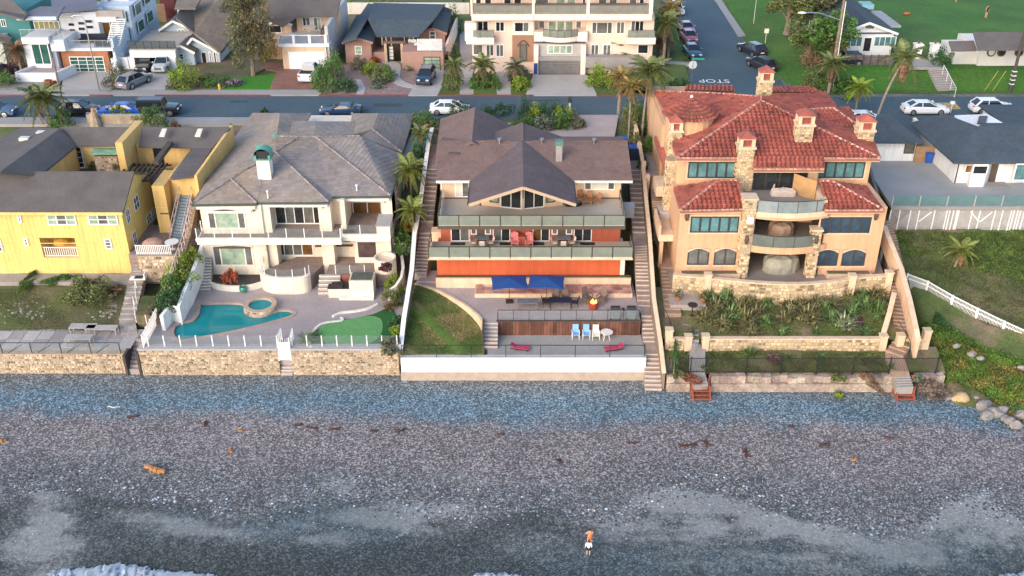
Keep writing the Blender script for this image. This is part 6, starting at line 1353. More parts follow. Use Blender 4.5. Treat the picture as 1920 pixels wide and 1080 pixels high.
ground('front_garden',[(-40,166),(-20,140),(116,140),(112,166)],mm('grey gravel bed',(.24,.22,.20),.95,var=.2,fine=.35,fscale=6),.03)
ground('front_garden',[(205,170),(230,130),(262,130),(240,170)],soil,.035);ground('front_garden',[(316,168),(330,125),(440,110),(520,118),(420,166)],soil,.04)
t=thing('teal_house','teal board house with a grey roof at the western end of the street','house',G(15,110,ZG));Y=gy(125)
M().box(V(-60,60,Y).x,V(45,60,Y).x,Y+2,Y+12,ZG-.2,V(0,25,Y).z).build('wall',mm('teal wall paint',(.045,.19,.20),.7,var=.08,scale=.4),t)
fb(t,'front_wall',mm('pale grey green render',(.42,.45,.42),.8),-60,70,14,120,Y,2);pf(t,[[(-60,10,17),(45,35,16.3),(52,28,16.3),(-10,-30,19)]],shingle_gr);fw(t,0,36,13,50,Y+2,2);fw(t,14,70,25,90,Y+2,1)
pf(t,[[(-60,62,13.6),(18,80,12.6),(22,70,12.9),(-40,50,14.2)]],shingle_gr)
t=thing('modern_white_house','modern white house with a curved tower, glass balconies and a timber framed garage','house',G(160,120,ZG));Y=gy(135)
cedar=mm('cedar cladding',(.34,.135,.06),.7,var=.15,fine=.1,bands=(.16,.25))
fb(t,'garage_wall',cedar,113,95,209,135,Y,8,.3);fb(t,'terrace_parapet',wall_w,112,91,212,95.5,Y-.1,8.2)
w=fw(t,129,106,199,135,Y,4,4,whiteP,gl_grn,.09,name='garage_door')
fb(t,'tower_wall',wall_w,40,72,97,125,Y-1.2,6,.6);fb(t,'wall',wall_w,92,75,123,96,Y-1.0,6);fb(t,'white_fascia',wall_w,39,71,92,82,Y-1.6,.5)
fw(t,57,82,98,121,Y-1.2,2,1,whiteP,gl_grn,.1);fb(t,'wall',wall_w,207,110,223,135,Y,3,.3)
fb(t,'tower_side',wall_w,97,95,113,134,Y-.5,5,.3)
a,b=V(30,138,Y-4),V(105,138,Y-4);M().box(a.x,b.x,Y-4,Y-3.7,ZG,ZG+1.1).build('planter_wall',wall_w,t);m=M();m.wallpath([(b.x,Y-4),(b.x+1.0,Y-.8)],.3,ZG,ZG+1.2);m.wallpath([(a.x,Y-4),(a.x+1,Y-1.2)],.3,ZG,ZG+1.2);m.build('planter_side_wall',wall_w,t);M().box(a.x+.3,b.x,Y-3.7,Y-1.25,ZG,ZG+.9).build('planter_bed',conc_p,t)
Yu=Y+3.0
fb(t,'upper_wall',wall_w,108,25,182,82,Yu+.6,6);c=V(150,60,Yu);
m=M();pts=[(V(108,50,Yu).x,Yu+1.2)]+[(V(108+74*k/8,50,Yu).x,Yu+1.2-1.1*math.sin(math.pi*(k/8)*.8))for k in range(9)];
zt=V(0,24,Yu).z;m.prism(pts+[(pts[-1][0],Yu+4),(pts[0][0],Yu+4)],11.5,zt);m.build('curved_wall',wall_w,t)
for cx_,cy_ in((134,46),(152,43.5),(166,40),(136,57),(153,54),(168,50.5)):
 k=(cx_-108)/74;yy=Yu+1.2-1.1*math.sin(math.pi*k*.8)-.05;a=V(cx_-5.5,cy_-2.2,yy);b=V(cx_+5.5,cy_+2.2,yy);bx('window',gl_dark,t,a.x,b.x,yy-.08,yy+.1,b.z,a.z)
pf(t,[[(30,32,16.0),(108,33,16.0),(120,12,16.6),(75,12,16.6)],[(98,24,16.3),(182,14,16.3),(178,-20,17.2),(95,-8,17.0)]],mm('grey membrane roof',(.15,.155,.19),.8,var=.1,scale=.3));fb(t,'roof_fascia',wall_w,30,32,106,38,gy(33,16.0)-.05,.3)
fw(t,62,39,116,67,Yu+.5,5,1,whiteP,glassm('olive curtained glass',(.22,.21,.08)),.09)
rail(t,[V(40,71,Y-1.0),V(92,71,Y-1.0),V(122,74,Y-.8)],1.0,3,chrome,rail_clear,True,.03);rail(t,[V(124,91,Y),V(208,91,Y)],1.0,6,chrome,rail_clear,True,.03)
fb(t,'east_wing_wall',mm('cool bluish render',(.50,.58,.66),.8,var=.06),182,12,250,60,Y+6,10,5);fb(t,'roof_terrace_wall',conc,178,20,232,36,Y+3.5,.4);fb(t,'roof_terrace_band',creamT,180,33,218,41,Y+3,1)
fw(t,190,41,212,72,Y+4.5,1,1,whiteP,gl_brown,.1,name='door');fb(t,'recess_wall',wall_w,176,40,232,90,Y+5,6)
m=M();a=V(212,92,Y+.3);b=V(290,30,Y+16);m.wallpath([(a.x,a.y),(b.x,b.y)],.3,ZG,V(0,20,Y+14).z);m.build('slanting_wall',mm('cool bluish render',(0,0,0)),t)
for f in(.42,.62,.82):
 c=a+(b-a)*f;
 for z0 in(11.6,13.8):M().obox((c.x+.18,c.y-.2,z0+.7),1.7,.1,1.4,math.atan2(b.y-a.y,b.x-a.x)).build('window',gl_grn,t)
xw_=V(250,40,Y+6).x+.01
for y0_,z0_ in((Y+7.2,14.2),(Y+7.2,12.0),(Y+11,14.6),(Y+11,12.2)):side_window(t,xw_,y0_,y0_+2.4,z0_,z0_+1.5,1,1,whiteP,gl_grn,.1,1)
fb(t,'upper_block',wall_w,200,-40,245,22,Y+9,6);fw(t,204,6,243,21,Y+9,1,1,whiteP,gl_grn,.12);fb(t,'upper_block',wall_w,182,-40,200,12,Y+8,6);fw(t,187,-10,196,22,Y+8,1,1,whiteP,gl_grn,.1)
s0,s1=V(213,84,Y+1.2),V(224,36,Y+3.2)
for k in range(13):c=s0+(s1-s0)*k/12;M().obox(c,1.5,.3,.07,0).build('stair_tread',whiteP,t)
for sg in(-.78,.78):M().bar(s0+Vector((sg,0,0)),s1+Vector((sg,0,0)),.07,.2).build('stair_stringer',whiteP,t)
t=thing('gabled_cottage','blue grey cottage with white gables, a shake roof and an open double garage','house',G(330,125,ZG));Y=gy(130);cb=mm('pale blue grey boards',(.42,.49,.56),.75,var=.06,bands=(.25,.12))
fb(t,'garage_lintel',wall_w,242,95,330,108,Y,9);a=V(242,130,Y);b=V(255,130,Y);M().box(a.x,b.x,Y,Y+9,ZG-.2,V(0,108,Y).z).build('garage_wall',wall_w,t);a=V(319,130,Y);b=V(332,130,Y);M().box(a.x,b.x,Y,Y+9,ZG-.2,V(0,108,Y).z).build('garage_wall',wall_w,t)
a=V(242,108,Y);b=V(332,108,Y);M().box(a.x,b.x,Y+8.6,Y+9,ZG-.2,a.z).build('garage_back',mm('dark garage interior',(.03,.035,.04),.9),t)
rail(t,[V(241,92,Y+.1),V(330,92,Y+.1)],1.0,6,black,mm('dark mesh screen',(.05,.07,.08),.6,alpha=.55),True,.05);fb(t,'deck_floor',deck_t,242,93,330,95,Y,9)
def gable(root,xl,xr,ye,xa,ya,Y,z_bottom,wallm,roofm_,dep=8,over=.5,trim=whiteP,th=.22,infill=True):
 a,b,c=V(xl,ye,Y),V(xr,ye,Y),V(xa,ya,Y);m=M();m.add([(a.x+.3,Y+over,z_bottom),(b.x-.3,Y+over,z_bottom),(b.x-.3,Y+over,b.z),(c.x,Y+over,c.z-.1),(a.x+.3,Y+over,a.z)]+[(a.x+.3,Y+dep,z_bottom),(b.x-.3,Y+dep,z_bottom),(b.x-.3,Y+dep,b.z),(c.x,Y+dep,c.z-.1),(a.x+.3,Y+dep,a.z)],[(0,1,2,3,4),(5,9,8,7,6),(1,6,7,2),(0,4,9,5)]);m.build('gable_wall',wallm,root)
 for p,nm in((a,'roof'),(b,'roof')):
  m=M();slab_poly(m,[tuple(p),(c.x,Y,c.z),(c.x,Y+dep+.3,c.z),(p.x,Y+dep+.3,p.z)],th);m.build(nm,roofm_,root)
  m=M();m.bar(p+Vector((0,-.06,-.12)),c+Vector((0,-.06,-.12)),.1,.28);m.build('barge_board',trim,root)
 return a,b,c
gable(t,311,365,98,337,84,Y+1.2,ZG,cb,shake,4);fw(t,335,100,346,112,Y+1.65,1,2,whiteP,gl_dark,.1)
gable(t,338,413,98,360,70,Y+2.4,ZG,cb,shake,9);fw(t,376,97,390,121,Y+2.9,1,1,whiteP,gl_dark,.1);fw(t,391,97,399,121,Y+2.9,1,1,whiteP,gl_dark,.1);fw(t,399,97,408,121,Y+2.9,1,1,whiteP,gl_dark,.1)
gable(t,297,365,56,323,38,Y+8,11,cb,shake,9);fw(t,332,54,348,68,Y+8.45,2,2,whiteP,gl_lgrn,.12)
pf(t,[[(365,62,14.2),(413,98,12.2),(436,70,13.2),(430,-30,18.5),(360,-30,18),(330,32,16.2)]],shake,.3);fb(t,'east_wall',cb,372,100,412,122,Y+3.2,10,1.2)
fb(t,'dormer_wall',wall_w,331,14,362,28,Y+14,4,.4);pf(t,[[(327,15,16.9),(366,15,16.9),(376,-2,17.5),(332,-2,17.5)]],shake,.2)
fb(t,'garden_wall',wall_w,222,108,243,132,Y-.1,.3,.4)
t=thing('shingle_house','grey shingle house with a white garage door under a railed terrace','house',G(570,118,ZG));Y=gy(130)
fb(t,'garage_wall',peach,527,83,615,129,Y,8,.3);fb(t,'terrace_parapet',whiteP,521,82,617,88,Y-.12,8.2);bx('garage_door',mm('bright white door',(.85,.85,.85),.5,var=.02),t,V(540,96,Y).x,V(608,96,Y).x,Y-.06,Y-.002,ZG,V(0,97,Y).z)
for x in(533,612):fb(t,'corner_board',whiteP,x-2.5,88,x+2.5,129,Y-.05,.04)
for i,x in enumerate((524,551,581,611)):a=V(x,82,Y);bx('terrace_post',whiteP,t,a.x-.16,a.x+.16,Y,Y+.3,a.z,a.z+1.1)
bx('terrace_rail',whiteP,t,V(524,80,Y).x,V(611,80,Y).x,Y+.1,Y+.16,V(0,82,Y).z+.95,V(0,82,Y).z+1.03);m=M();a=V(524,82,Y);b=V(611,82,Y)
for k in range(60):x=a.x+(b.x-a.x)*k/59;m.box(x-.015,x+.015,Y+.11,Y+.14,a.z,a.z+1.0)
m.build('baluster',bronze,t,kind='stuff')
a=V(560,55,Y+5.5);fb(t,'upper_wall',peach,555,29,633,62,Y+5.5,8,.3);fw(t,566,32,604,57,Y+5.5,5,1,whiteP,gl_dark,.1,gls=[gl_dark,gl_grey,gl_wht,gl_grey,gl_lgrn],name='sliding_door');bx('hot_tub',brframe,t,V(602,55,Y+3.6).x,V(622,55,Y+3.6).x,Y+3,Y+5.2,V(0,82,Y).z,V(0,82,Y).z+.9)
m=M();a=V(617,120,Y+.2);b=V(650,30,Y+14);m.wallpath([(a.x,a.y,V(0,50,Y).z,ZG),(b.x,b.y,V(0,-5,Y+14).z,ZG)],.4,0,0);m.build('side_wall',mm('pale grey render',(.50,.48,.48),.85,var=.1,scale=.6),t)
pf(t,[[(554,30,14.9),(632,28,14.9),(642,-20,17.5),(500,-20,17.5),(500,35,14.6),(530,48,13.7)]],shingle_gr,.25);gable(t,500,548,45,519,36,Y+4.5,ZG,peach,shingle_gr,5);fw(t,504,47,529,62,Y+4.95,1,1,whiteP,gl_dark,.1);fb(t,'west_wall',peach,500,62,527,90,Y+4.9,3,2)
t=thing('bungalow','pinkish brown stucco bungalow with a blue grey roof and a glass garage door','house',G(745,118,ZG));Y=gy(120);bs=mm('pinkish brown stucco',(.36,.21,.165),.85,var=.06,fine=.04);bsd=mm('brown eaves',(.13,.085,.07),.7)
z9=lambda x,y:(620+x/5.686,y/5.686)
gable(t,641,699,79,668,70,Y,ZG,bs,shingle_bl,13,.35,bs);fw(t,*z9(255,490),*z9(338,580),Y+.33,1,2,whiteP,gl_lgrn,.1)
gable(t,783,838,62,810,52,Y+4,ZG,bs,shingle_bl,12,.35,bs);fw(t,*z9(1050,330),*z9(1122,420),Y+4.33,1,2,whiteP,gl_grey,.12)
pf(t,[[(706,67,12.6),(786,67,12.6),(812,38,13.9),(690,35,14.0)],[(690,35,14.0),(812,38,13.9),(835,8,12.8),(700,5,12.8)],[(668,71,13.1),(706,8,13.1),(690,6,12.7),(641,79,12.2)]],shingle_bl,.2)
fb(t,'courtyard_back_wall',bsd,705,66,785,105,Y+4.5,.3,1);Yg=gy(133)
fb(t,'front_wall',bs,753,97,832,132,Yg,4,.3);fb(t,'front_wall',bs,697,98,724,120,Y+.8,2.5,.4);fw(t,*z9(990,605),*z9(1172,760),Yg,2,4,black,gl_lgrn,.08,name='garage_door')
for x in(723,754):fb(t,'gate_pillar',mm('tan tile pillar',(.45,.33,.22),.8),x-3.5,82,x+3.5,116,Y+.3,.8,.4)
bx('pergola_beam',bsd,t,V(716,80,Y).x,V(760,80,Y).x,Y+.3,Y+.6,V(0,83,Y).z,V(0,79,Y).z);fw(t,*z9(612,485),*z9(680,640),Y+.8,1,4,black,gl_wht,.1,name='gate')
for x in(716,724,733,758,768,775):fb(t,'porch_post',creamT,x-1.2,67,x+1.2,78,Y+2.5,.2,.5)
fb(t,'terrace_screen',wall_w,765,74,781,90,Y+1.5,.1);rail(t,[V(783,96,Yg+.3),V(829,96,Yg+.3)],1.5,2,wall_w,mm('white frosted panel',(.55,.56,.56),.3),True,.05)
m=M();a=V(836,120,Y+.4);b=V(857,38,Y+15);m.wallpath([(a.x,a.y),(b.x,b.y)],.25,ZG,11.3);m.build('side_wall',creamT,t)
ct=thing('white_table','white table and chairs on the little terrace above the glass garage door','table',V(795,85,Yg+3));c=V(792,82,Yg+2.5);M().box(c.x-1,c.x+1,c.y-.5,c.y+.5,c.z-.05,c.z+.05).build('tabletop',whiteP,ct);M().box(c.x-.1,c.x+.1,c.y-.1,c.y+.1,c.z-1.2,c.z-.05).build('leg',whiteP,ct)
t=thing('apartment_building','three storey cream apartment building with balconies and an underground garage','apartment building',G(1050,140,ZG));Y=gy(141)
ci=mm('warm cream render',(.74,.56,.45),.85,var=.05,scale=.4,fine=.03);cr=mm('warm cream trim',(.80,.66,.56),.8,var=.04)
z10=lambda x,y:(860+x/4.364,y/4.364)
for a,b in((884,1001),(1000,1103),(1102,1226)):
 yy=Y+(1.5 if a==1000 else 0);
fb(t,'wall',ci,884,28,1002,112,Y+1.2,12,1.8);fb(t,'wall',ci,1100,28,1222,112,Y+1.2,12,1.8);fb(t,'wall',ci,1001,30,1101,80,Y+2.6,10,1)
fb(t,'garage_surround',conc_l,1001,82,1093,141,Y+.6,6,.2);fb(t,'garage_pier',cr,1001,85,1009,141,Y+.2,4,.2);fb(t,'garage_pier',cr,1090,85,1097,141,Y+.2,4,.2)
a=V(1009,113,Y+.55);b=V(1088,141,Y+.55);m=M();
for k in range(7):z0=b.z+(a.z-b.z)*k/7;bx('door_slat',mm('grey garage slat',(.17,.155,.15),.7),t,a.x,b.x,Y+.5,Y+.58,z0+.02,z0+(a.z-b.z)/7-.01)
bx('lintel',conc,t,a.x-.2,b.x+.2,Y+.4,Y+.59,a.z,a.z+.5)
for i,(y0,y1,Yb)in enumerate(((27,38,Y-.2),)):
 for(xa,xb)in((884,1000),(1001,1101),(1102,1222)):fb(t,'balcony_band',cr,xa,y0,xb,y1,Yb,3.6)
fb(t,'terrace_floor',bal,884,23,1222,27,Y-.1,4.5);
for x in(884,1000,1103,1221):fb(t,'pier',cr,x-2.2,-6,x+2.2,30,Y-.15,.4)
rail(t,[V(886,26.5,Y),V(999,26.5,Y)],1.0,8,mm('rosy rail frame',(.30,.17,.15),.6),rail_glass,True,.04);rail(t,[V(1003,26.5,Y),V(1100,26.5,Y)],1.0,7,mm('rosy rail frame',(0,0,0)),rail_glass,True,.04);rail(t,[V(1105,26.5,Y),V(1220,26.5,Y)],1.0,8,mm('rosy rail frame',(0,0,0)),rail_glass,True,.04)
fb(t,'upper_wall',ci,886,-60,1220,20,Y+4.6,6,3)
for x0,x1,g in((891,903,0),(908,922,0),(944,959,0),(963,978,0),(1003,1029,1),(1042,1060,2),(1063,1080,2),(1092,1098,0),(1122,1138,1),(1142,1157,1),(1180,1194,1),(1199,1208,0)):fw(t,x0,-10,x1,9,Y+4.6,1,1,whiteP,[gl_dark,gl_grey,gl_lgrn][g],.1)
fb(t,'upper_band',cr,884,-60,1222,-12,Y+2,3)
for a,b,c,d,n,g in((152,168,245,272,2,[gl_dark]),(300,175,376,258,2,[gl_dark]),(455,180,576,262,[.6],[gl_dark,gl_grey]),(1090,178,1256,278,[.24,.76],[gl_grey]),(1292,175,1356,278,2,[gl_grey])):fw(t,*z10(a,b),*z10(c,d),Y+1.2,n,1,whiteP,gl_dark,.1,gls=g)
fb(t,'raised_bay',cr,*z10(440,125),*z10(612,290),Y+1.0,.25);fw(t,*z10(455,180),*z10(576,262),Y+1.0,[.6],1,whiteP,gls=[gl_dark,gl_grey])
for a,c in((732,798),(803,866),(872,936)):fw(t,*z10(a,168),*z10(c,292),Y+2.6,1,1,whiteP,gl_lgrn,.1)
fw(t,*z10(655,168),*z10(705,238),Y+2.6,1,1,whiteP,gl_grey,.1);fw(t,*z10(958,168),*z10(1005,238),Y+2.6,1,1,whiteP,gl_grey,.1);fw(t,*z10(1410,168),*z10(1512,275),Y+1.2,3,1,whiteP,gls=[gl_grey,gl_dark,gl_dark],name='sliding_door')
fb(t,'balcony_parapet',cr,*z10(618,262),*z10(692,340),Y+.5,2.2);fb(t,'balcony_parapet',cr,*z10(972,262),*z10(1052,340),Y+.5,2.2)
m=M();a=V(*z10(690,300),Y+.5);b=V(*z10(974,300),Y+.5);n=10;pts=[(a.x+(b.x-a.x)*k/n,Y+.5-.7*(1-(2*k/n-1)**2))for k in range(n+1)];zt=V(*z10(700,308),Y).z;m.prism(pts+[(b.x,Y+2.6),(a.x,Y+2.6)],zt-.55,zt);m.build('bowed_balcony',cr,t);rail(t,[(*pts[i],zt)for i in(0,2,4,6,8,10)],.9,1,bronze,rail_glass,True,.04)
fb(t,'balcony',cr,*z10(60,310),*z10(290,362),Y-.3,2.2);rail(t,[V(*z10(120,308),Y-.2),V(*z10(288,308),Y-.2)],.9,3,bronze,rail_glass,True,.04);fb(t,'balcony',cr,*z10(1376,310),*z10(1610,362),Y-.3,2.2);rail(t,[V(*z10(1385,308),Y-.2),V(*z10(1605,308),Y-.2)],.9,3,bronze,rail_glass,True,.04)
c=V(*z10(98,250),Y);bx('grill_nook',cr,t,c.x-.7,c.x+.7,Y-.2,Y+1,c.z-1.2,c.z+.9)
fb(t,'entrance_wall',mm('clay brown render',(.30,.16,.10),.8,var=.06),*z10(438,288),*z10(612,500),Y+.9,.35);fw(t,*z10(498,358),*z10(556,498),Y+.88,1,1,brframe,gl_grey,.1,name='entrance_door')
ga,gb=V(*z10(478,380),Y+.85),V(*z10(575,345),Y+.85);M().path([(ga.x+(gb.x-ga.x)*k/8,Y+.84,ga.z+.0+.75*math.sin(math.pi*k/8))for k in range(9)],.08).build('door_arch',brframe,t)
fw(t,*z10(728,368),*z10(930,440),Y+.58,4,1,whiteP,gl_lgrn,.1)
for a,b,c,d,n in((115,362,200,450,1),(222,362,290,460,2),(303,362,370,465,2),(1082,362,1145,462,2),(1180,362,1245,462,2),(1465,362,1550,440,1)):fw(t,*z10(a,b),*z10(c,d),Y+1.2,n,1,whiteP,gl_grey if a<1400 else gl_dark,.1)
fb(t,'planter_wall',conc,*z10(1040,470),*z10(1480,500),Y-.2,1.4,.8)
bx('blue_notice',mm('blue sign board',(.02,.06,.22),.5),t,V(*z10(616,520),Y).x,V(*z10(645,520),Y).x,Y+.1,Y+.16,ZG+.1,V(*z10(616,520),Y).z)
t=thing('white_gabled_house','white house with a dark blue roof and a gabled front beside the park','house',G(1625,105,10.8));zz=10.9;Y=gy(112,zz)
z11=lambda x,y:(1520+x/4.695,y/4.695)
slate=mm('dark slate blue shingle',(.035,.05,.068),.9,var=.1,scale=.6,fine=.2,fscale=10)
gable(t,*[z11(x,0)[0]for x in(250,770)],z11(0,292)[1],*z11(520,195),Y,zz-1,wall_w,slate,14,.45)
fb(t,'eaves_board',dkframe,*z11(250,288),*z11(768,298),Y+.3,.14);fw(t,*z11(262,320),*z11(445,410),Y+.44,4,1,whiteP,gl_teal,.08);fw(t,*z11(565,320),*z11(742,408),Y+.44,4,1,whiteP,gl_teal,.08);fw(t,*z11(470,325),*z11(525,458),Y+.44,1,1,whiteP,gl_dark,.12,name='front_door');fw(t,*z11(480,215),*z11(560,258),Y+.44,1,1,whiteP,gl_grey,.08)
pf(t,[[(1634,20,14.6),(1652,20,14.4),(1690,48,14.0),(1668,48,14.0)]],mm('pale grey roof',(.30,.31,.33),.8));fb(t,'blue_tarp',mm('pale blue tarp',(.22,.42,.48),.7),1618,9,1638,18,Y+12,2)
t=thing('board_fence','weathered dark board fence in front of the white gabled house','fence',G(1610,128,zz));a,b=G(1560,126,zz-.2),G(1672,126,zz-.2)
for k in range(5):bx('board',mm('mauve weathered board',(.14,.105,.11),.85,var=.2),t,a.x,b.x,a.y,a.y+.05,zz-.3+k*.32,zz-.02+k*.32)
for k in range(9):x=a.x+(b.x-a.x)*k/8;bx('post',wood_dk,t,x-.06,x+.06,a.y-.06,a.y-.003,zz-.4,zz+1.35)
for cx_ in(1717,1748):
 g=G(cx_,110,FZ-.1);t=thing('gate_pillar','white stone gate pillar '+('nearer the gabled house' if cx_==1717 else 'nearer the round windowed hall'),'pillar',g,group=None);M().box(g.x-.42,g.x+.42,g.y-.42,g.y+.42,10.5,12.75).build('shaft',whitest,t);bx('cap',creamT,t,g.x-.52,g.x+.52,g.y-.52,g.y+.52,12.75,12.93);M().lathe([(.08,0),(.16,.15),(.1,.32)],(g.x,g.y,12.93),6).build('lantern',brframe,t)
t=thing('field_gate','low dark gate between the two white pillars at the edge of the park','gate',G(1732,108,FZ));a,b=G(1722,108,FZ),G(1743,108,FZ)
for z in(.2,.55,.9):bx('gate_bar',brframe,t,a.x,b.x,a.y-.03,a.y+.03,10.98+z,11.05+z)
sheet('field_path',[G(1680,128,11.1),G(1690,120,11.1),G(1716,112,11.1),G(1748,112,11.1),G(1772,128,11.1),G(1740,128,11.1)],11.22,pave,.3)
px_stair('park_steps','pale concrete steps climbing the grassy bank to the park',[(1775,171,ZG+.05),(1757,128,11.02)],2.2,[(10,'')],conc,conc_l)
t=thing('handrail','thin handrail beside the pale steps of the park','handrail',G(1788,160,10));a,b=G(1793,165,ZG+1.4),G(1770,122,12.1);M().bar(a,b,.05).build('rail',whiteP,t)
for k in range(4):c=a+(b-a)*k/3;M().bar(c-Vector((0,0,1.1)),c,.05).build('post',whiteP,t)
t=thing('white_hall','white rendered hall with round windows and a grey roof beside the park','hall',G(1850,122,FZ));Y=gy(123,11.0);warmw=mm('warm white render',(.66,.62,.57),.85,var=.08,scale=.5)
a,b=V(1832,123,Y),V(1960,123,Y);M().box(a.x,b.x+6,Y,Y+7,10.4,V(0,92,Y).z).build('wall',warmw,t);a2,b2=V(1784,120,Y+.8),V(1832,120,Y+.8);M().box(a2.x,b2.x,Y+.6,Y+5,10.4,V(0,96,Y).z).build('wall',warmw,t)
pf(t,[[(1834,92,14.3),(1980,92,14.3),(1980,60,15.6),(1825,60,15.6)],[(1785,94,13.9),(1832,93,13.9),(1826,76,14.7),(1779,77,14.7)]],shingle_gr,.2);m=M();A=G(1825,60,15.6);m.add([(a.x,Y+.01,14.1),(a.x,A.y,14.1),(a.x,A.y,15.5)],[(0,1,2)]);m.build('gable_wall',warmw,t)
for x,y in(z11(1590,460),z11(1680,460),z11(1835,460)):
 c=V(x,y,Y-.05);M().tube((c.x,Y-.12,c.z),(c.x,Y+.02,c.z),.52,.52,20).build('window_ring',brframe,t);M().tube((c.x,Y-.15,c.z),(c.x,Y-.1,c.z),.36,.36,16).build('pane',gl_wht if x<1870 else gl_dark,t)
t=thing('grey_roofed_house','large grey roofed house behind the modern white house','house',G(30,-20,ZG));pf(t,[[(-60,30,14.5),(60,22,14.5),(70,-30,17),(-60,-30,17)]],shingle_gr,.25);c=G(0,20,14);M().box(c.x-6,c.x+5,c.y+1,c.y+8,9,14.2).build('wall',cb,t)
t=thing('red_shed','dark red shed behind the blue grey cottage','shed',G(305,20,ZG));Y=gy(50);fb(t,'wall',mm('dark red boards',(.14,.03,.03),.8,bands=(.2,.2,'x')),298,-4,328,16,Y+5,4,2);fb(t,'wooden_gate',wood_ta,292,8,310,26,Y+3,.3,2)
t=thing('garden_hedge_wall','pale garden wall behind the blue roofed bungalow','wall',G(760,8,ZG));a,b=G(640,8,10.5),G(880,8,10.5);M().box(a.x,b.x,a.y,a.y+.3,9,10.7).build('wall',creamT,t)
prs=np.random.RandomState(11)
def np_mesh(name,vs,quads,tint,matl,tri=False):
 k=quads.shape[1];me=bpy.data.meshes.new(name);me.vertices.add(len(vs));me.vertices.foreach_set('co',vs.ravel().astype(np.float32));me.loops.add(quads.size);me.loops.foreach_set('vertex_index',quads.ravel().astype(np.int32))
 me.polygons.add(len(quads));me.polygons.foreach_set('loop_start',np.arange(0,quads.size,k,dtype=np.int32));me.update(calc_edges=True)
 a=me.attributes.new('tint','FLOAT','FACE');a.data.foreach_set('value',tint.astype(np.float32));me.materials.append(matl);return me
def leaf_cloud(P,S,T,name,matl,up=.35,asp=.55):
 n=len(P);d=prs.normal(size=(n,3));d/=np.linalg.norm(d,axis=1)[:,None];nr=prs.normal(size=(n,3));nr[:,2]+=up*3;a=np.cross(d,nr);a/=np.linalg.norm(a,axis=1)[:,None]+1e-9
 d=d*S[:,None];a=a*(S*asp)[:,None];vs=np.stack([P-d,P-a*.9,P+d,P+a*.9],1).reshape(-1,3);q=np.arange(n*4).reshape(n,4);return np_mesh(name,vs,q,T,matl)
def foliage_unit(kind,seed,n=900):
 """foliage in a unit half-metre-scale dome: clumps with gaps, light and dark clumps"""
 r=np.random.RandomState(seed);nc=26 if kind=='round' else 34
 c=r.normal(size=(nc,3));c/=np.linalg.norm(c,axis=1)[:,None];c*=(.45+.5*r.rand(nc)**.6)[:,None]
 c[:,2]=np.abs(c[:,2])*.95+.05 if kind=='round' else c[:,2]
 cr=.20+.20*r.rand(nc);ct=.65+.75*r.rand(nc);k=r.randint(0,nc,n);o=r.normal(size=(n,3));o/=np.linalg.norm(o,axis=1)[:,None];o*=(r.rand(n)**.45)[:,None]
 P=c[k]+o*cr[k][:,None];P[:,2]=np.maximum(P[:,2],.02)if kind=='round' else P[:,2];return P,ct[k]*(.8+.4*r.rand(n))
FOL={}
def fol_mesh(kind,v,leaf,n):
 key=(kind,v,leaf,n)
 if key not in FOL:P,T=foliage_unit(kind,v*7+3,n);FOL[key]=leaf_cloud(P,leaf*(.6+.8*prs.rand(len(P))),T,'foliage',leaf_g)
 return FOL[key]
def set_mat(o,m):
 o.material_slots[0].link='OBJECT';o.material_slots[0].material=m
bcount=[0]
def bush(x,y,z,w,h,matl,label,group=None,dx=None,leaf=None,n=900,name='shrub',cat='shrub',px=True):
 """shrub rooted at the ground seen at photo point x,y; w, h in metres"""
 bcount[0]+=1;v=bcount[0]%4;p=G(x,y,z)if px else Vector((x,y,z));lf=leaf or .098/max(.5,(w/2+h)/2)*1.1;n=int(n*1.25)
 lf=round(min(.2,max(.04,lf)),2);t=thing(name,label,cat,p,random.uniform(0,6.28),group)
 o=link_mesh('foliage',fol_mesh('round',v,lf,n),t,(0,0,.02),(0,0,0),(w/2,(dx or w)/2,h));set_mat(o,matl)
 st=M()
 for k in range(3):st.tube((0,0,-.1),(w*.18*math.cos(k*2.1),w*.18*math.sin(k*2.1),h*.6),.05,.02,5)
 st.build('stem',bark,t,local=True);return t
def frond_unit(seed,droop,leaflets=22,w=.20):
 m=M();r=random.Random(seed);N=leaflets;pts=[]
 for i in range(N+1):u=i/N;pts.append(Vector((u*(1-.12*droop*u),0,.42*u-(.42+.55*droop)*u*u)))
 for i in range(N):
  a,b=pts[i],pts[i+1];m.add([(a.x,-.009,a.z),(a.x,.009,a.z),(b.x,.007,b.z),(b.x,-.007,b.z)],[(0,1,2,3)],.9)
  if i<2:continue
  L=w*math.sin(math.pi*min(1,(i/N)*.82+.16))*r.uniform(.85,1.15)+.02;t=r.uniform(.7,1.35)
  for s in(-1,1):tip=Vector((a.x+L*.55,s*L,a.z-L*(.28+.5*r.random())));m.add([(a.x-.022,0,a.z),(a.x+.030,0,a.z),(tip.x+.022,tip.y,tip.z),(tip.x-.012,tip.y,tip.z)],[(0,1,2,3)],t)
 me=bpy.data.meshes.new('frond');me.from_pydata(m.v,[],m.f);at=me.attributes.new('tint','FLOAT','FACE');at.data.foreach_set('value',np.array(m.t,dtype=np.float32));me.materials.append(leaf_p);return me
FR=[frond_unit(i,d)for i,d in enumerate((.6,1.0,1.4,1.7))]
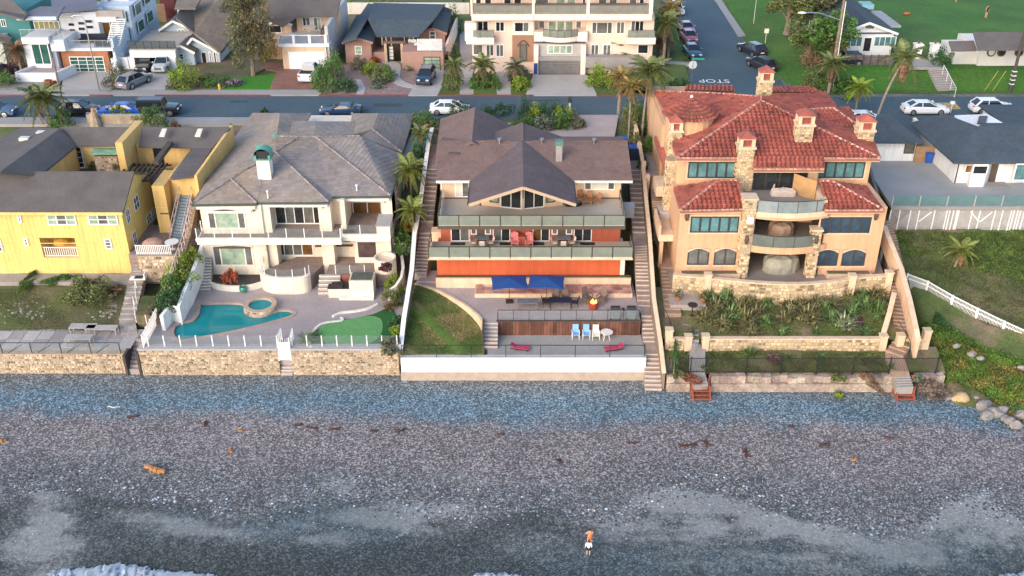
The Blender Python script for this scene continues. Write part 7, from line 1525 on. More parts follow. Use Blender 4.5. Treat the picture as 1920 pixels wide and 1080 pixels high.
def palm(x,y,z,h,cr,label,lean=(0,0),n=16,matl=None,dead=4,tr=.17,group=None,top=None,px=True,kind='palm_tree'):
 """palm rooted at photo point; h trunk height, cr frond length"""
 p=G(x,y,z)if px else Vector((x,y,z));t=thing(kind,label,'palm tree',p,0,group);r=random.Random(int(x*7+y));m=M();pts=[];n=int(n*1.35)
 for k in range(8):u=k/7;pts.append(Vector((lean[0]*u*u,lean[1]*u*u,h*u)))
 m.path(pts,tr,8,1.0,tr*.7);m.build('trunk',palmbark,t,local=True);top=pts[-1]
 for k in range(n):
  a=2*math.pi*k/n*1.0+r.uniform(-.2,.2);tier=k%3;el=(.95,.45,-.05)[tier]+r.uniform(-.15,.15)
  o=link_mesh('frond',FR[(0,1,2)[tier]],t,top,(0,-el*.9,a),(cr*r.uniform(.85,1.1),)*3);set_mat(o,matl or leaf_p)
 for k in range(dead):o=link_mesh('frond',FR[3],t,top-Vector((0,0,.15)),(0,.7+r.uniform(-.2,.2),r.uniform(0,6.28)),(cr*.75,)*3);set_mat(o,leaf_b)
 hub=M().lathe([(tr*.8,-.5),(tr*1.5,-.1),(tr*1.1,.2),(.03,.35)],top,8).build('crown_hub',palmbark,t,local=True);return t
def tree(x,y,z,h,cw,label,matl,trunk_h=None,n=4200,name='tree',cat='tree',group=None,zc=None,ch=None,leaf=.07,v=0,px=True):
 p=G(x,y,z)if px else Vector((x,y,z));t=thing(name,label,cat,p,0,group);th=trunk_h or h*.3;ch=ch or h-th;m=M();m.path([(0,0,-.2),(.08,0,th*.6),(0,.1,th+ch*.35)],cw*.055+.08,8,1,cw*.03+.03)
 r=random.Random(int(x));
 for k in range(7):a=k*.9+r.random();q_=Vector((math.cos(a)*cw*.36,math.sin(a)*cw*.36,th+ch*r.uniform(.35,.8)));m.tube((0,0.05,th*.8),q_,.07+cw*.01,.025,5)
 m.build('trunk',bark,t,local=True);o=link_mesh('crown',fol_mesh('full',v,leaf,n),t,(0,0,th+ch*.5),(0,0,r.random()*6),(cw/2,cw/2,ch/2));set_mat(o,matl);return t
def flax_unit(seed,n=120,spread=1.0):
 r=random.Random(seed);m=M()
 for k in range(n):
  a=r.uniform(0,6.28);L=r.uniform(.55,1.05);out=r.uniform(.15,1.0)*spread;w=.040;bx_,by_=r.gauss(0,.07),r.gauss(0,.07);c,s=math.cos(a),math.sin(a);t=r.choice((.35,.6,.9,1.2,1.7,2.5));prev=None
  for i in range(4):
   u=i/3;d=L*out*u**1.3;z=L*(u*(1.25-out*.45)-.42*out*u*u);ww=w*(1-u)*1.0+.004;P=(bx_+c*d-s*ww,by_+s*d+c*ww,z);Q=(bx_+c*d+s*ww,by_+s*d-c*ww,z)
   if prev:m.add([prev[0],prev[1],Q,P],[(0,1,2,3)],t)
   prev=(P,Q)
 me=bpy.data.meshes.new('blades');me.from_pydata(m.v,[],m.f);at=me.attributes.new('tint','FLOAT','FACE');at.data.foreach_set('value',np.array(m.t,dtype=np.float32));me.materials.append(leaf_fx);return me
FX=[flax_unit(i)for i in range(3)];FXW=[flax_unit(7,45,1.25)]
def flax(x,y,z,s,label,group,matl=None,name='flax_plant',cat='plant',px=True):
 p=G(x,y,z)if px else Vector((x,y,z));t=thing(name,label,cat,p,random.uniform(0,6),group);o=link_mesh('foliage',random.choice(FX),t,(0,0,-.03),(0,0,0),(s,s,s*.72));set_mat(o,matl or leaf_fx);
 if group and 'flax' in group:o2=link_mesh('inner_leaves',fol_mesh('round',1,.15,700),t,(0,0,0),(0,0,0),(s*.42,s*.42,s*.42));set_mat(o2,matl)
 return t
gz=lambda Y:3.0+(Y-70.2)/6.3*1.35
def on_slope(x,y):
 z=3.5
 for _ in range(4):p=G(x,y,z);z=gz(p.y)
 return z
bronze_f=leafm('bronze flax',(.155,.145,.062));green_f=leafm('green flax',(.095,.155,.045));grey_f=leafm('silver green flax',(.19,.22,.12))
fl=[(1330,562,1.1,1),(1368,598,1.3,1),(1408,578,1.2,0),(1432,610,.9,1),(1470,598,1.0,0),(1492,556,1.2,1),(1538,560,1.3,0),(1556,604,1.1,1),(1588,560,1.2,0),(1648,590,1.2,1),(1322,603,1.15,0),(1340,585,1.35,0),(1362,565,1.4,1),(1385,588,1.4,0),(1352,612,1.2,0),(1400,606,1.25,0),(1395,560,1.2,1),(1380,545,1.3,1),(1420,595,1.1,0),(1437,575,1.0,1),(1462,566,1.1,1),(1480,582,1.3,0),(1500,570,1.3,0),(1512,600,1.4,0),(1528,575,1.25,0),(1545,590,1.15,1),(1560,575,1.0,0),(1580,612,1.3,2),(1595,590,1.1,1),(1612,565,1.3,1),(1640,562,1.4,0),(1625,580,1.1,1),(1466,625,.7,1),(1530,625,.6,1),(1622,626,.7,1),(1410,626,.8,0)]
words_=['bronze','green','silver tipped'];used=set()
for i,(x,y,s,k)in enumerate(fl):
 row='close under the curved stone wall' if y<570 else 'high on the bed' if y<583 else 'halfway down the bed' if y<600 else 'low on the bed' if y<620 else 'by the low wall'
 where='by the landing' if x<1345 else 'toward the landing' if x<1375 else 'below the pot' if x<1405 else 'west of centre' if x<1440 else 'at the centre' if x<1490 else 'just east of centre' if x<1535 else 'in the eastern third' if x<1590 else 'toward the stairway' if x<1618 else 'beside the stairway'
 lab=f'{"large" if s > 1.22 else "small" if s < 1.0 else "mid sized"} {words_[k]} spiky flax {row}, {where}'
 if lab in used:lab=lab.replace('spiky flax','spiky flax pressed against its neighbour')
 used.add(lab);flax(x,y,on_slope(x,y),s*1.55,lab,'flax plants in the villa garden',[bronze_f,green_f,grey_f][k])
for x,y,s,w_ in((1406,668,1.1,'largest green tuft in the narrow fenced bed, near the path'),(1480,672,.6,'small green tuft in the fenced bed beside the reddish shrub'),(1540,672,.65,'small green tuft in the middle of the fenced bed'),(1628,674,.55,'small green tuft at the stairway end of the fenced bed'),(1318,690,.4,'tiny green tuft beside the path by the fenced bed'),(1670,690,.5,'small green tuft just behind the gate by the stairway')):flax(x,y,1.95,s*1.3,w_,'small tufts behind the iron fence',green_f)
for x,y,s,m_,lab in((1452,675,1.2,leafm('faded purple leaves',(.14,.08,.07)),'low reddish shrub in the narrow bed behind the iron fence'),(1608,606,.9,leafm('purple leaves',(.10,.05,.06)),'small dark purple shrub in the villa garden')):bush(x,y,2.0 if y>640 else on_slope(x,y),s,.45,m_,lab)
leaf_dr=leafm('dull red succulent leaves',(.24,.085,.05))
for x,y,w,h,m_,lab in((1295,712,2.0,.45,leaf_dr,'red trailing succulent spilling over the seawall between the two beach steps of the villa'),(1270,705,1.6,.5,leaf_o,'dry scrub on the seawall beside the brown boundary wall'),(1630,716,3.6,.55,leaf_b,'dry red brown ice plant heaped on the crumbling seawall'),(1572,712,1.2,.4,leaf_o,'sparse olive weed on the crumbling seawall'),(1720,712,1.0,.4,leaf_s,'grey weed beside the pale seawall steps')):
 bush(x,y,1.2,w,h,m_,lab,dx=1.0)
bush(1572,742,.1,.8,.4,leaf_y,'small yellow green weed at the foot of the crumbling seawall')
bush(1293,630,2.6,1.5,.8,leaf_e,'grey shrub beside the garden steps near the tan gate pillar');bush(1700,640,2.6,1.6,.7,leaf_y,'green shrub in the short stone planter beside the long stairway')
def cypress(x,y,z,h,w,label):
 p=G(x,y,z);t=thing('cypress_tree',label,'cypress tree',p);o=link_mesh('foliage',fol_mesh('full',1,.12,900),t,(0,0,h*.5),(0,0,0),(w/2,w/2,h/2));set_mat(o,leaf_d);M().tube((0,0,-.1),(0,0,h*.6),.05,.02,5).build('trunk',bark,t,local=True)
cypress(1263,700,1.6,3.3,.55,'slim dark cypress beside the tan gate pillar');cypress(1277,512,5.3,1.6,.5,'short dark cypress on the villa patio corner');cypress(1262,395,8.6,2.2,.6,'slim cypress in a niche of the villa side wall')
def pot(x,y,z,label,plant=leaf_g,r=.28,s=.5):
 p=G(x,y,z);t=thing('plant_pot',label,'plant pot',p);M().lathe([(r*.6,0),(r,.4),(r*1.08,.45),(r*.9,.42)],(0,0,0),12).build('pot',mm('terracotta',(.34,.13,.07),.8),t,local=True);o=link_mesh('foliage',fol_mesh('round',2,.12,300),t,(0,0,.38),(0,0,0),(s,s,s*1.4));set_mat(o,plant)
pot(1318,566,4.25,'terracotta pot with a bush under the curved stone wall',leaf_o);pot(1271,563,4.25,'terracotta pot beside the villa garden steps',leaf_e)
L=[(170,556,2.9,4.6,1.7,leaf_o,'large olive green shrub above the kidney shaped bed',None,3000),(60,528,3.2,4.4,.7,leaf_g,'low green hedge along the yellow house, western end',1.2,1900),(110,530,3.2,3.6,.75,leaf_g,'low green hedge beside the large olive shrub',1.2,1700),(215,548,3.0,1.6,.5,leaf_b,'dry brown shrub at the edge of the kidney shaped bed',None,400),(292,590,2.9,1.3,.9,leaf_e,'round grey green shrub beside the white picket fence',None,500),(345,520,4.4,3.2,1.9,leaf_y,'bright green ivy mound at the top of the white garden wall',None,1300),(328,548,3.9,2.8,1.8,leaf_g,'green ivy mound in the middle of the white garden wall bank',None,1300),(318,575,3.5,2.4,1.5,leaf_d,'dark green ivy mound at the foot of the white garden wall bank',None,1200),(362,492,5.0,2.0,1.3,leaf_y,'small ivy clump under the pinkish handrail',None,700),(115,240,9.3,3.2,2.0,leaf_g,'rounded green street shrub behind the yellow house near the palm',None,1300),(226,222,9.3,2.6,1.4,leaf_y,'small yellow flowered street shrub beside the blue car',None,800),(285,237,9.3,3.8,2.1,leaf_g,'broad green street shrub near the black open jeep',None,1400),(330,242,9.3,1.2,1.0,leaf_b,'spiky brown plant by the pavement behind the yellow house',None,400),(235,318,9.0,2.2,1.6,leaf_e,'grey courtyard shrub beside the stone fireplace',None,700),(178,315,9.0,1.4,.9,leaf_o,'olive courtyard shrub near the glazed door',None,500),(433,526,3.0,1.6,1.1,leaf_r,'coral red shrub in the lava gravel planter',None,600),(734,570,2.5,2.0,1.3,leaf_o,'olive shrub with dry blades at the corner of the putting green',None,800),(742,545,2.7,2.2,1.5,leaf_y,'bright green shrub beside the curved garden wall',None,900),(760,470,4.6,2.2,2.0,leaf_g,'green climber between the picket gate and the boundary wall',None,900),(763,442,5.4,2.2,1.6,leafm('golden leaves',(.30,.20,.02)),'yellow flowering shrub between the cream house and the boundary wall',None,900),(752,455,5.0,1.8,1.4,leaf_e,'grey green shrub beside the white picket gate',None,700),(735,655,2.5,2.2,.9,leaf_e,'grey shrub at the seaward corner of the putting green',None,800),(744,610,2.5,1.5,.8,leaf_d,'dark shrub beside the boundary wall by the putting green',None,700),(745,625,2.5,1.4,.5,leaf_y,'low green ground shrub beside the putting green',None,500),(722,505,5.0,1.2,.6,leafm('dark red leaves',(.07,.015,.02)),'dark red succulent in the round corner planter',None,400),(772,420,6.0,2.2,2.4,leaf_d,'dark tall shrub between the cream house and the boundary wall',None,1000),(780,395,6.6,1.8,2.2,leaf_d,'dark shrub under the palms beside the cream house',None,900),(785,300,9.0,1.6,1.6,leaf_d,'dark shrub under the palms at the upper boundary wall',None,900),(796,240,9.2,3.0,1.9,leaf_g,'loose green shrub beside the white street car',None,1200),(858,222,9.2,3.0,1.9,leaf_d,'dark green shrub hiding the tail of the white street car',None,1200),(800,245,9.2,2.6,1.0,leaf_b,'dry brown undergrowth below the loose green shrub',None,600),(925,222,9.2,6.0,1.6,leaf_d,'clipped dark hedge beyond the garage wing, lower part',1.6,1300),(985,217,9.2,6.0,2.2,leaf_d,'clipped dark hedge beyond the cross gable, tall part',1.8,1500),(1030,220,9.2,5.0,2.0,leaf_d,'clipped dark hedge ending at the little street lantern',1.8,1400),(985,240,9.2,3.0,1.3,leaf_g,'green shrub in the curved street bed of the brown roofed house',None,900),(1020,242,9.2,2.6,1.4,leaf_s,'silvery shrub in the curved street bed',None,900),(1048,238,9.2,3.0,1.5,leaf_g,'leafy shrub in the middle of the curved street bed',None,900),(1072,238,9.2,2.8,1.4,leaf_e,'grey purple shrub at the driveway end of the curved street bed',None,900),(1000,225,9.2,2.2,1.9,leaf_y,'yellow green shrub in front of the tall clipped hedge',None,800),(1060,226,9.2,2.4,1.8,leaf_y,'yellow green shrub at the end of the clipped hedge',None,800),(1182,252,9.2,2.6,3.4,leaf_o,'tall olive shrub at the edge of the pink driveway',None,1500),(1185,285,9.2,2.2,2.2,leaf_o,'olive shrub above the blue bins',None,1200),(1208,248,9.2,2.8,3.0,leaf_d,'dark green bush between the boundary wall and the tiled villa',None,1400),(1218,285,9.1,1.8,1.8,leaf_g,'bright green bush beside the villa side path',None,900),(1205,320,8.9,1.2,1.6,leaf_d,'dark climbing shrub on the boundary wall by the villa',None,700),(1190,228,9.2,2.4,3.2,leaf_g,'tall green shrub at the street corner of the boundary wall',None,1300),(347,163,9.25,4.6,3.0,leaf_y,'large bright green round shrub in front of the gabled cottage',None,2000),(375,160,9.25,3.0,1.2,leaf_o,'low olive shrub beside the stepping stones',None,700),(330,165,9.25,2.4,1.0,leaf_e,'grey low shrub under the large round shrub',None,600),(408,158,9.25,3.4,1.4,leaf_g,'green shrub beside the emerald lawn',None,900),(436,160,9.25,2.6,.7,leafm('lilac leaves',(.22,.15,.17)),'lilac flowering border along the emerald lawn',None,600),(222,148,9.25,2.4,2.2,leaf_s,'silvery shrub between the two western driveways',None,900),(212,165,9.25,2.8,1.3,leaf_e,'dark brown green shrubs between the two western driveways',None,900),(612,168,9.25,3.6,3.4,leaf_g,'tall dense green hedge beside the brick driveway, street end',None,2000),(625,150,9.25,3.4,3.6,leaf_g,'tall dense green hedge beside the brick driveway, house end',None,2000),(650,170,9.25,2.4,1.6,leaf_d,'round dark green shrub beside the curved garden path',None,900),(505,112,9.25,2.6,2.8,leafm('mustard leaves',(.22,.17,.015)),'mustard yellow green shrub beside the white garage door',None,1100),(672,128,9.25,2.6,1.8,leaf_e,'shrub under the window of the bungalow',None,900),(695,135,9.25,3.0,1.2,leaf_y,'yellow green shrub in the pink gravel garden',None,900),(715,150,9.25,3.2,1.6,leaf_o,'olive shrub in the pink gravel garden',None,1000),(728,148,9.25,2.6,1.6,leaf_g,'green shrub beside the winding garden path',None,900),(709,162,9.25,2.2,.9,leaf_s,'pale silvery agave clump in the pink gravel garden',None,700),(765,130,9.25,1.8,.8,leaf_g,'small shrub beside the glass garage door',None,500),(702,118,9.25,1.2,.8,leaf_r,'small red shrub against the bungalow wall',None,400),(850,165,9.25,2.6,2.2,leaf_o,'shaggy olive shrub beside the bungalow driveway',None,1100),(848,120,9.25,2.2,2.6,leaf_d,'dark shrub between the bungalow and the apartment building',None,1200),(850,60,9.25,3.0,4.0,leaf_d,'tall dark shrub behind the bungalow side wall',None,1400),(905,160,9.25,3.0,1.8,leaf_o,'brownish shrub bed in front of the apartment building',None,1200),(925,165,9.25,2.4,1.4,leaf_g,'green shrub beside the apartment entrance path',None,900),(893,165,9.25,1.8,1.3,leaf_g,'small green shrub at the west path of the apartments',None,700),(978,165,9.25,2.8,1.4,leaf_y,'variegated shrub beside the apartment driveway',None,1000),(975,148,9.25,3.0,1.6,leaf_e,'grey shrub under the clay coloured entrance',None,1000),(1128,160,9.25,4.0,2.4,leafm('lime leaves',(.16,.23,.015)),'bright lime green hedge beside the apartment driveway',None,1800),(1158,160,9.25,3.0,2.0,leaf_y,'lime green hedge end beside the orange trunked palm',None,1200),(1125,128,9.25,4.0,2.0,leaf_d,'dark shrub bank under the apartment windows',None,1200),(1170,125,9.25,4.0,1.8,leaf_o,'olive shrub bank under the apartment windows',None,1200),(1200,120,9.25,3.2,2.2,leaf_d,'dark shrub at the east corner of the apartments',None,1200),(1245,100,9.25,3.0,2.6,leaf_e,'shaggy grey shrub below the tall paired palms',None,1200),(1275,165,9.25,3.0,1.1,leaf_d,'dark low shrub beneath the street sign',None,900),(1232,60,9.25,3.0,3.0,leaf_d,'dark shrub behind the paired palms',None,1200),(1688,108,11.6,2.6,1.8,leaf_d,'dark round shrub beside the white gabled house',None,900),(1762,118,11.6,3.2,2.0,leaf_d,'dark hedge beside the white hall',None,1100),(1607,98,10.9,1.6,1.6,leaf_e,'grey potted shrub at the gabled house front',None,600),(1654,98,10.9,1.6,1.6,leaf_e,'grey potted shrub at the other side of the gabled front door',None,600),(1560,168,9.3,4.0,1.6,leaf_g,'leafy bank shrub at the foot of the timber utility pole',None,1300),(1530,160,9.3,4.0,1.8,leaf_o,'olive bank shrub beside the side street corner',None,1300),(1600,165,9.5,2.2,1.3,leaf_d,'dark bank shrub beside the small yucca palm',None,800),(1520,130,10.0,3.2,2.4,leaf_b,'dry brown shrub under the olive trees',None,1000),(15,160,9.25,2.6,1.6,leaf_g,'green shrub in the grey gravel garden at the west end',None,900),(62,168,9.25,1.2,.7,leaf_g,'small green cactus clump in the grey gravel garden',None,400),(95,160,9.25,1.8,.8,leaf_r,'red succulent patch in the grey gravel garden',None,500),(80,150,9.25,1.2,.6,leaf_b,'brown tuft against the white planter',None,400),(40,130,9.25,2.2,1.8,leaf_b,'brown shrub beside the modern white house',None,800),(650,10,10.0,2.4,1.6,leaf_y,'lime shrub behind the bungalow roof',None,700),(720,3,10.0,5.0,1.8,leaf_y,'lime hedge behind the bungalow roof',None,1000),(665,215,9.2,2.0,1.2,leaf_d,'dark spiky cycad beside the dark blue sports car',None,700),(497,215,9.2,.9,.7,leaf_d,'small dark tuft behind the cream house roof',None,300),(1540,30,11.0,4.0,3.0,leaf_o,'olive undergrowth beneath the trees by the park',None,1300),]
for(x,y,z,w,h,m_,lab,dx,n)in L:bush(x,y,z,w,h,m_,lab,dx=dx,n=n)
agave=flax(575,640,2.5,1.3,'large spiky green agave in the corner beside the putting green',None,green_f,'agave','plant');flax(590,632,2.5,.9,'smaller spiky agave beside the large one by the putting green',None,green_f,'agave','plant');flax(728,580,2.5,1.1,'spiky dry yellow plant beside the outdoor kitchen',None,leaf_b,'yucca_plant','plant')
flax(1590,186,9.3,1.5,'bright green yucca at the verge beyond the tiled villa',None,leaf_y,'yucca_plant','plant')
pl_o=leafm('orange tinged palm leaves',(.24,.17,.05));pl_d=leafm('deep green palm leaves',(.06,.09,.025))
palm(97,238,9.2,3.0,2.7,'street palm with drooping fronds behind the yellow house',(-.3,0),18,leaf_o)
palm(772,385,7.0,3.6,2.0,'yellow green palm rising beside the cream house roof',(0,0),18,leaf_p,4,.12);palm(776,455,5.2,3.2,1.8,'shorter yellow green palm between the cream house and the boundary wall',(0,0),16,leaf_p,4,.12);palm(790,290,9.0,2.2,1.5,'small palm beside the white bins yard',(0,0),14,leaf_o,2,.1)
palm(1156,128,9.25,2.2,2.6,'palm in front of the apartment windows',(0,0),20,leaf_o,3);palm(1160,213,9.2,4.0,1.9,'orange trunked palm at the corner of the pink driveway',(.1,0),18,pl_o,8,.22);palm(1178,262,9.2,5.6,1.6,'slender palm among the shrubs beside the pink driveway',(0,0),14,pl_o,4,.11);palm(1203,262,9.2,7.2,2.6,'tall slender palm between the driveway and the tiled villa',(.35,0),20,leaf_o,5,.12)
palm(1243,128,9.25,5.6,2.3,'tall shaggy palm at the apartment corner',(0,0),18,leaf_o,8,.2);palm(1252,112,9.25,6.4,2.0,'second tall palm behind the shaggy one at the apartment corner',(0,0),16,pl_o,6,.18);palm(1238,118,9.25,2.6,1.8,'low dry palm beneath the tall paired palms',(0,0),14,leaf_b,8,.2)
palm(906,160,9.25,2.4,2.0,'small palm among the apartment shrubs',(0,0),16,leaf_o,4,.15);palm(965,160,9.25,2.2,1.6,'small wispy palm beside the apartment entrance path',(0,0),14,leaf_e,4,.12);palm(853,165,9.25,2.6,1.7,'small palm beside the bungalow driveway',(0,0),14,leaf_o,4,.12);palm(42,140,9.25,3.0,2.0,'brown fronded palm beside the modern white house',(0,0),16,leaf_b,5,.16)
palm(1638,248,9.2,7.6,2.6,'leaning palm with a skirt of dead fronds beyond the tiled villa',(2.1,.8),11,leaf_o,12,.15);palm(1603,215,9.2,3.0,1.8,'young palm beside the small white street car',(0,0),16,leaf_y,2,.12);palm(1553,175,9.3,3.4,2.2,'shaggy palm at the foot of the timber utility pole',(0,0),16,leaf_o,8,.2);palm(1560,130,10.6,3.2,2.0,'dry palm on the bank in front of the gabled house',(0,0),14,leaf_b,8,.2)
palm(1783,522,3.3,2.6,1.7,'small leaning palm on the scrub slope below the white lattice',(.55,.3),14,leaf_p,5,.13)
def euc(x,y,z,parts,label):
 p=G(x,y,z);t=thing('eucalyptus_tree',label,'tree',p);m=M();m.path([(0,0,-.2),(.1,0,2),(-.1,.2,5),(.2,0,9)],.32,8,1,.12)
 for dx,dz,w,h,v in parts:m.tube((0,0,1.6),(dx*.7,.1,dz),.12,.05,6)
 m.build('trunk',bark,t,local=True)
 for dx,dz,w,h,v in parts:o=link_mesh('crown',fol_mesh('full',v,.055,2600),t,(dx,0,dz),(0,0,v),(w/2,w/2,h/2));set_mat(o,leafm('eucalyptus leaves',(.155,.115,.055))if v%2 else leafm('eucalyptus dull leaves',(.115,.115,.05)))
euc(475,142,9.25,[(-.6,4.0,4.2,5.6,0),(1.2,4.6,4.0,5.0,1),(-.9,7.2,4.4,5.2,2),(1.0,7.6,4.4,5.4,3),(0,9.8,3.8,4.2,0)],'big shaggy brown green eucalyptus beside the emerald lawn')
tree(1475,62,11.0,7.0,7.5,'olive tree nearest the side street beside the park lawn',leaf_o,2.0,4200,v=1);tree(1520,62,11.0,6.8,7.0,'brownish olive tree between the park lawn and the gabled house',leaf_e,1.8,4200,v=2);tree(1545,125,10.5,6.8,6.0,'green olive tree close to the timber utility pole',leaf_g,1.8,4200,v=3);tree(1515,105,10.8,5.0,6.0,'low olive tree in front of the other park trees',leaf_o,1.2,2200,v=0);tree(1500,15,11.0,6.5,7.5,'darkest olive tree at the rear of the park trees',leaf_d,2,2400,v=2)
tree(1556,60,11.0,5.4,4.2,'olive tree overhanging the gabled house roof',leaf_o,1.6,2200,v=1);tree(745,-15,10,4.5,4,'green tree behind the bungalow garden wall',leaf_g,1.2,1800,v=1);tree(868,20,9.3,5.5,3.5,'dark tree between the bungalow and the apartment building',leaf_d,1.5,2200,v=3)
def slope_z(x,y):return float(hill(np.array([x]),np.array([y]))[0])
def cover(name,poly_px,n,matl,label,size=(.05,.12),zf=None,h=.18,mound=True,seed=1):
 r=np.random.RandomState(seed);P=[G(x,y,z)for x,y,z in poly_px];xs_p=[p.x for p in P];ys_p=[p.y for p in P];X=r.uniform(min(xs_p),max(xs_p),n*2);Y_=r.uniform(min(ys_p),max(ys_p),n*2)
 poly=[(p.x,p.y)for p in P];keep=np.array([inpoly(a,b,poly)for a,b in zip(X,Y_)]);X,Y_=X[keep][:n],Y_[keep][:n]
 mo=vnoise(X,Y_,.9,seed,3);patch=vnoise(X,Y_,.35,seed+5,2);k2=(patch+.25*r.rand(len(X)))>.38;X,Y_,mo,patch=X[k2],Y_[k2],mo[k2],patch[k2]
 Z=(zf(X,Y_))+mo*.55*h*2+r.rand(len(X))*h*.5;T=.6+1.1*vnoise(X,Y_,1.4,seed+9,3)*(.7+.5*r.rand(len(X)));S=size[0]+(size[1]-size[0])*r.rand(len(X))
 me=leaf_cloud(np.stack([X,Y_,Z],1),S,T,name,matl,up=.6);o=bpy.data.objects.new(name,me);COL.objects.link(o);tag(o,label,'ground cover',None,'stuff');return o
cover('ice_plant',[(1722,560,4.6),(1800,600,3.8),(1925,655,2.9),(1990,690,2.6),(1990,850,-.3),(1900,775,.0),(1820,735,.3),(1770,700,1.3),(1735,640,2.8)],52000,leaf_f,'lush green ice plant on the slope below the white fence',(.06,.14),hill,.3,seed=3)
cover('ice_plant',[(1735,640,2.8),(1760,560,4.4),(1850,640,3.2),(1925,690,2.5),(1925,780,.5),(1840,742,.4)],16000,leaf_d,'darker ice plant in the hollows of the slope',(.06,.13),hill,.25,seed=8)
cover('ice_plant',[(1722,575,4.4),(1800,615,3.6),(1925,670,2.7),(1925,790,.3),(1850,745,.4),(1770,690,1.5)],12000,leafm('tawny ice plant leaves',(.19,.15,.035)),'tawny flowering patches among the ice plant',(.05,.11),hill,.34,seed=12)
cover('weeds',[(1668,432,6.0),(1990,432,6.0),(1990,520,4.8),(1840,500,4.9),(1760,470,5.4),(1700,470,5.6)],26000,leafm('fresh weed leaves',(.075,.12,.02)),'fresh green weeds under the white lattice',(.05,.11),hill,.18,seed=4)
cover('weeds',[(1700,470,5.5),(1990,500,4.9),(1990,640,2.9),(1860,590,3.8),(1700,505,5.0)],15000,leafm('dull slope weed leaves',(.085,.10,.03)),'patchy weeds on the scrub slope above the white fence',(.04,.09),hill,.10,seed=6)
cover('ground_cover',[(1300,560,4.1),(1665,560,4.1),(1650,628,3.1),(1320,628,3.1)],14000,leafm('garden bed cover',(.085,.115,.022)),'low green ground cover between the flax plants',(.04,.09),lambda X,Y:gz(Y),.08,seed=7)
cover('ground_cover',[(1260,660,2.1),(1660,660,2.1),(1668,698,1.5),(1262,698,1.5)],12000,leafm('bed weed cover',(.085,.105,.025)),'low weeds in the narrow bed behind the iron fence',(.04,.09),lambda X,Y:1.42+(Y-67.6)*.32,.06,seed=9)
bush(1745,735,.5,2.6,1.1,leafm('dry twiggy leaves',(.17,.12,.09)),'dry leafless brush between the seawall end and the boulders',n=900)
def tufts(name,x0,x1,y0,y1,zf,n,matl,label,mask=None,seed=2):
 r=np.random.RandomState(seed);X=r.uniform(x0,x1,n);Y_=r.uniform(y0,y1,n)
 if mask is not None:k=mask(X,Y_);X,Y_=X[k],Y_[k]
 Z=zf(X,Y_)+.03;me=leaf_cloud(np.stack([X,Y_,Z],1),.035+.05*r.rand(len(X)),.6+.9*r.rand(len(X))*(.5+vnoise(X,Y_,.6,seed)),name,matl,up=0,asp=.3);o=bpy.data.objects.new(name,me);COL.objects.link(o);tag(o,label,None,None,'stuff')
gm_t=leafm('grass blades',(.075,.125,.022));
dryw=lambda X,Y:((X+5.2)/2.6)**2+((Y-72.6)/1.9)**2+(vnoise(X,Y,.9,77,3)-.5)*2.2
tufts('grass',-9.0,-1.9,69.3,79.0,lambda X,Y:2.04+(Y-68.71)*.139,22000,gm_t,'short grass blades on the sloping lawn',lambda X,Y:(X<np.interp(Y,ycur,xcur)-.15)&(dryw(X,Y)>1.0))
tufts('grass',-8.6,-2.0,70.0,76.0,lambda X,Y:2.04+(Y-68.71)*.139,15000,leafm('dry grass blades',(.27,.20,.085)),'dry straw coloured patch in the middle of the sloping lawn',lambda X,Y:(dryw(X,Y)<1.05)&(X<np.interp(Y,ycur,xcur)-.3),8)
tufts('grass',-46,-34.0,72.3,78.5,lambda X,Y:1.95+1.5*(Y-ya_)/(yb_-ya_),14000,leafm('dull grass blades',(.095,.105,.035)),'worn grass blades on the lawn below the yellow house',None,5)
tufts('grass',31,75,113.8,128,lambda X,Y:field_z2(X,Y),20000,leafm('park grass blades',(.05,.13,.018)),'long grass on the park bank',lambda X,Y:field_z2(X,Y)>9.0,6)
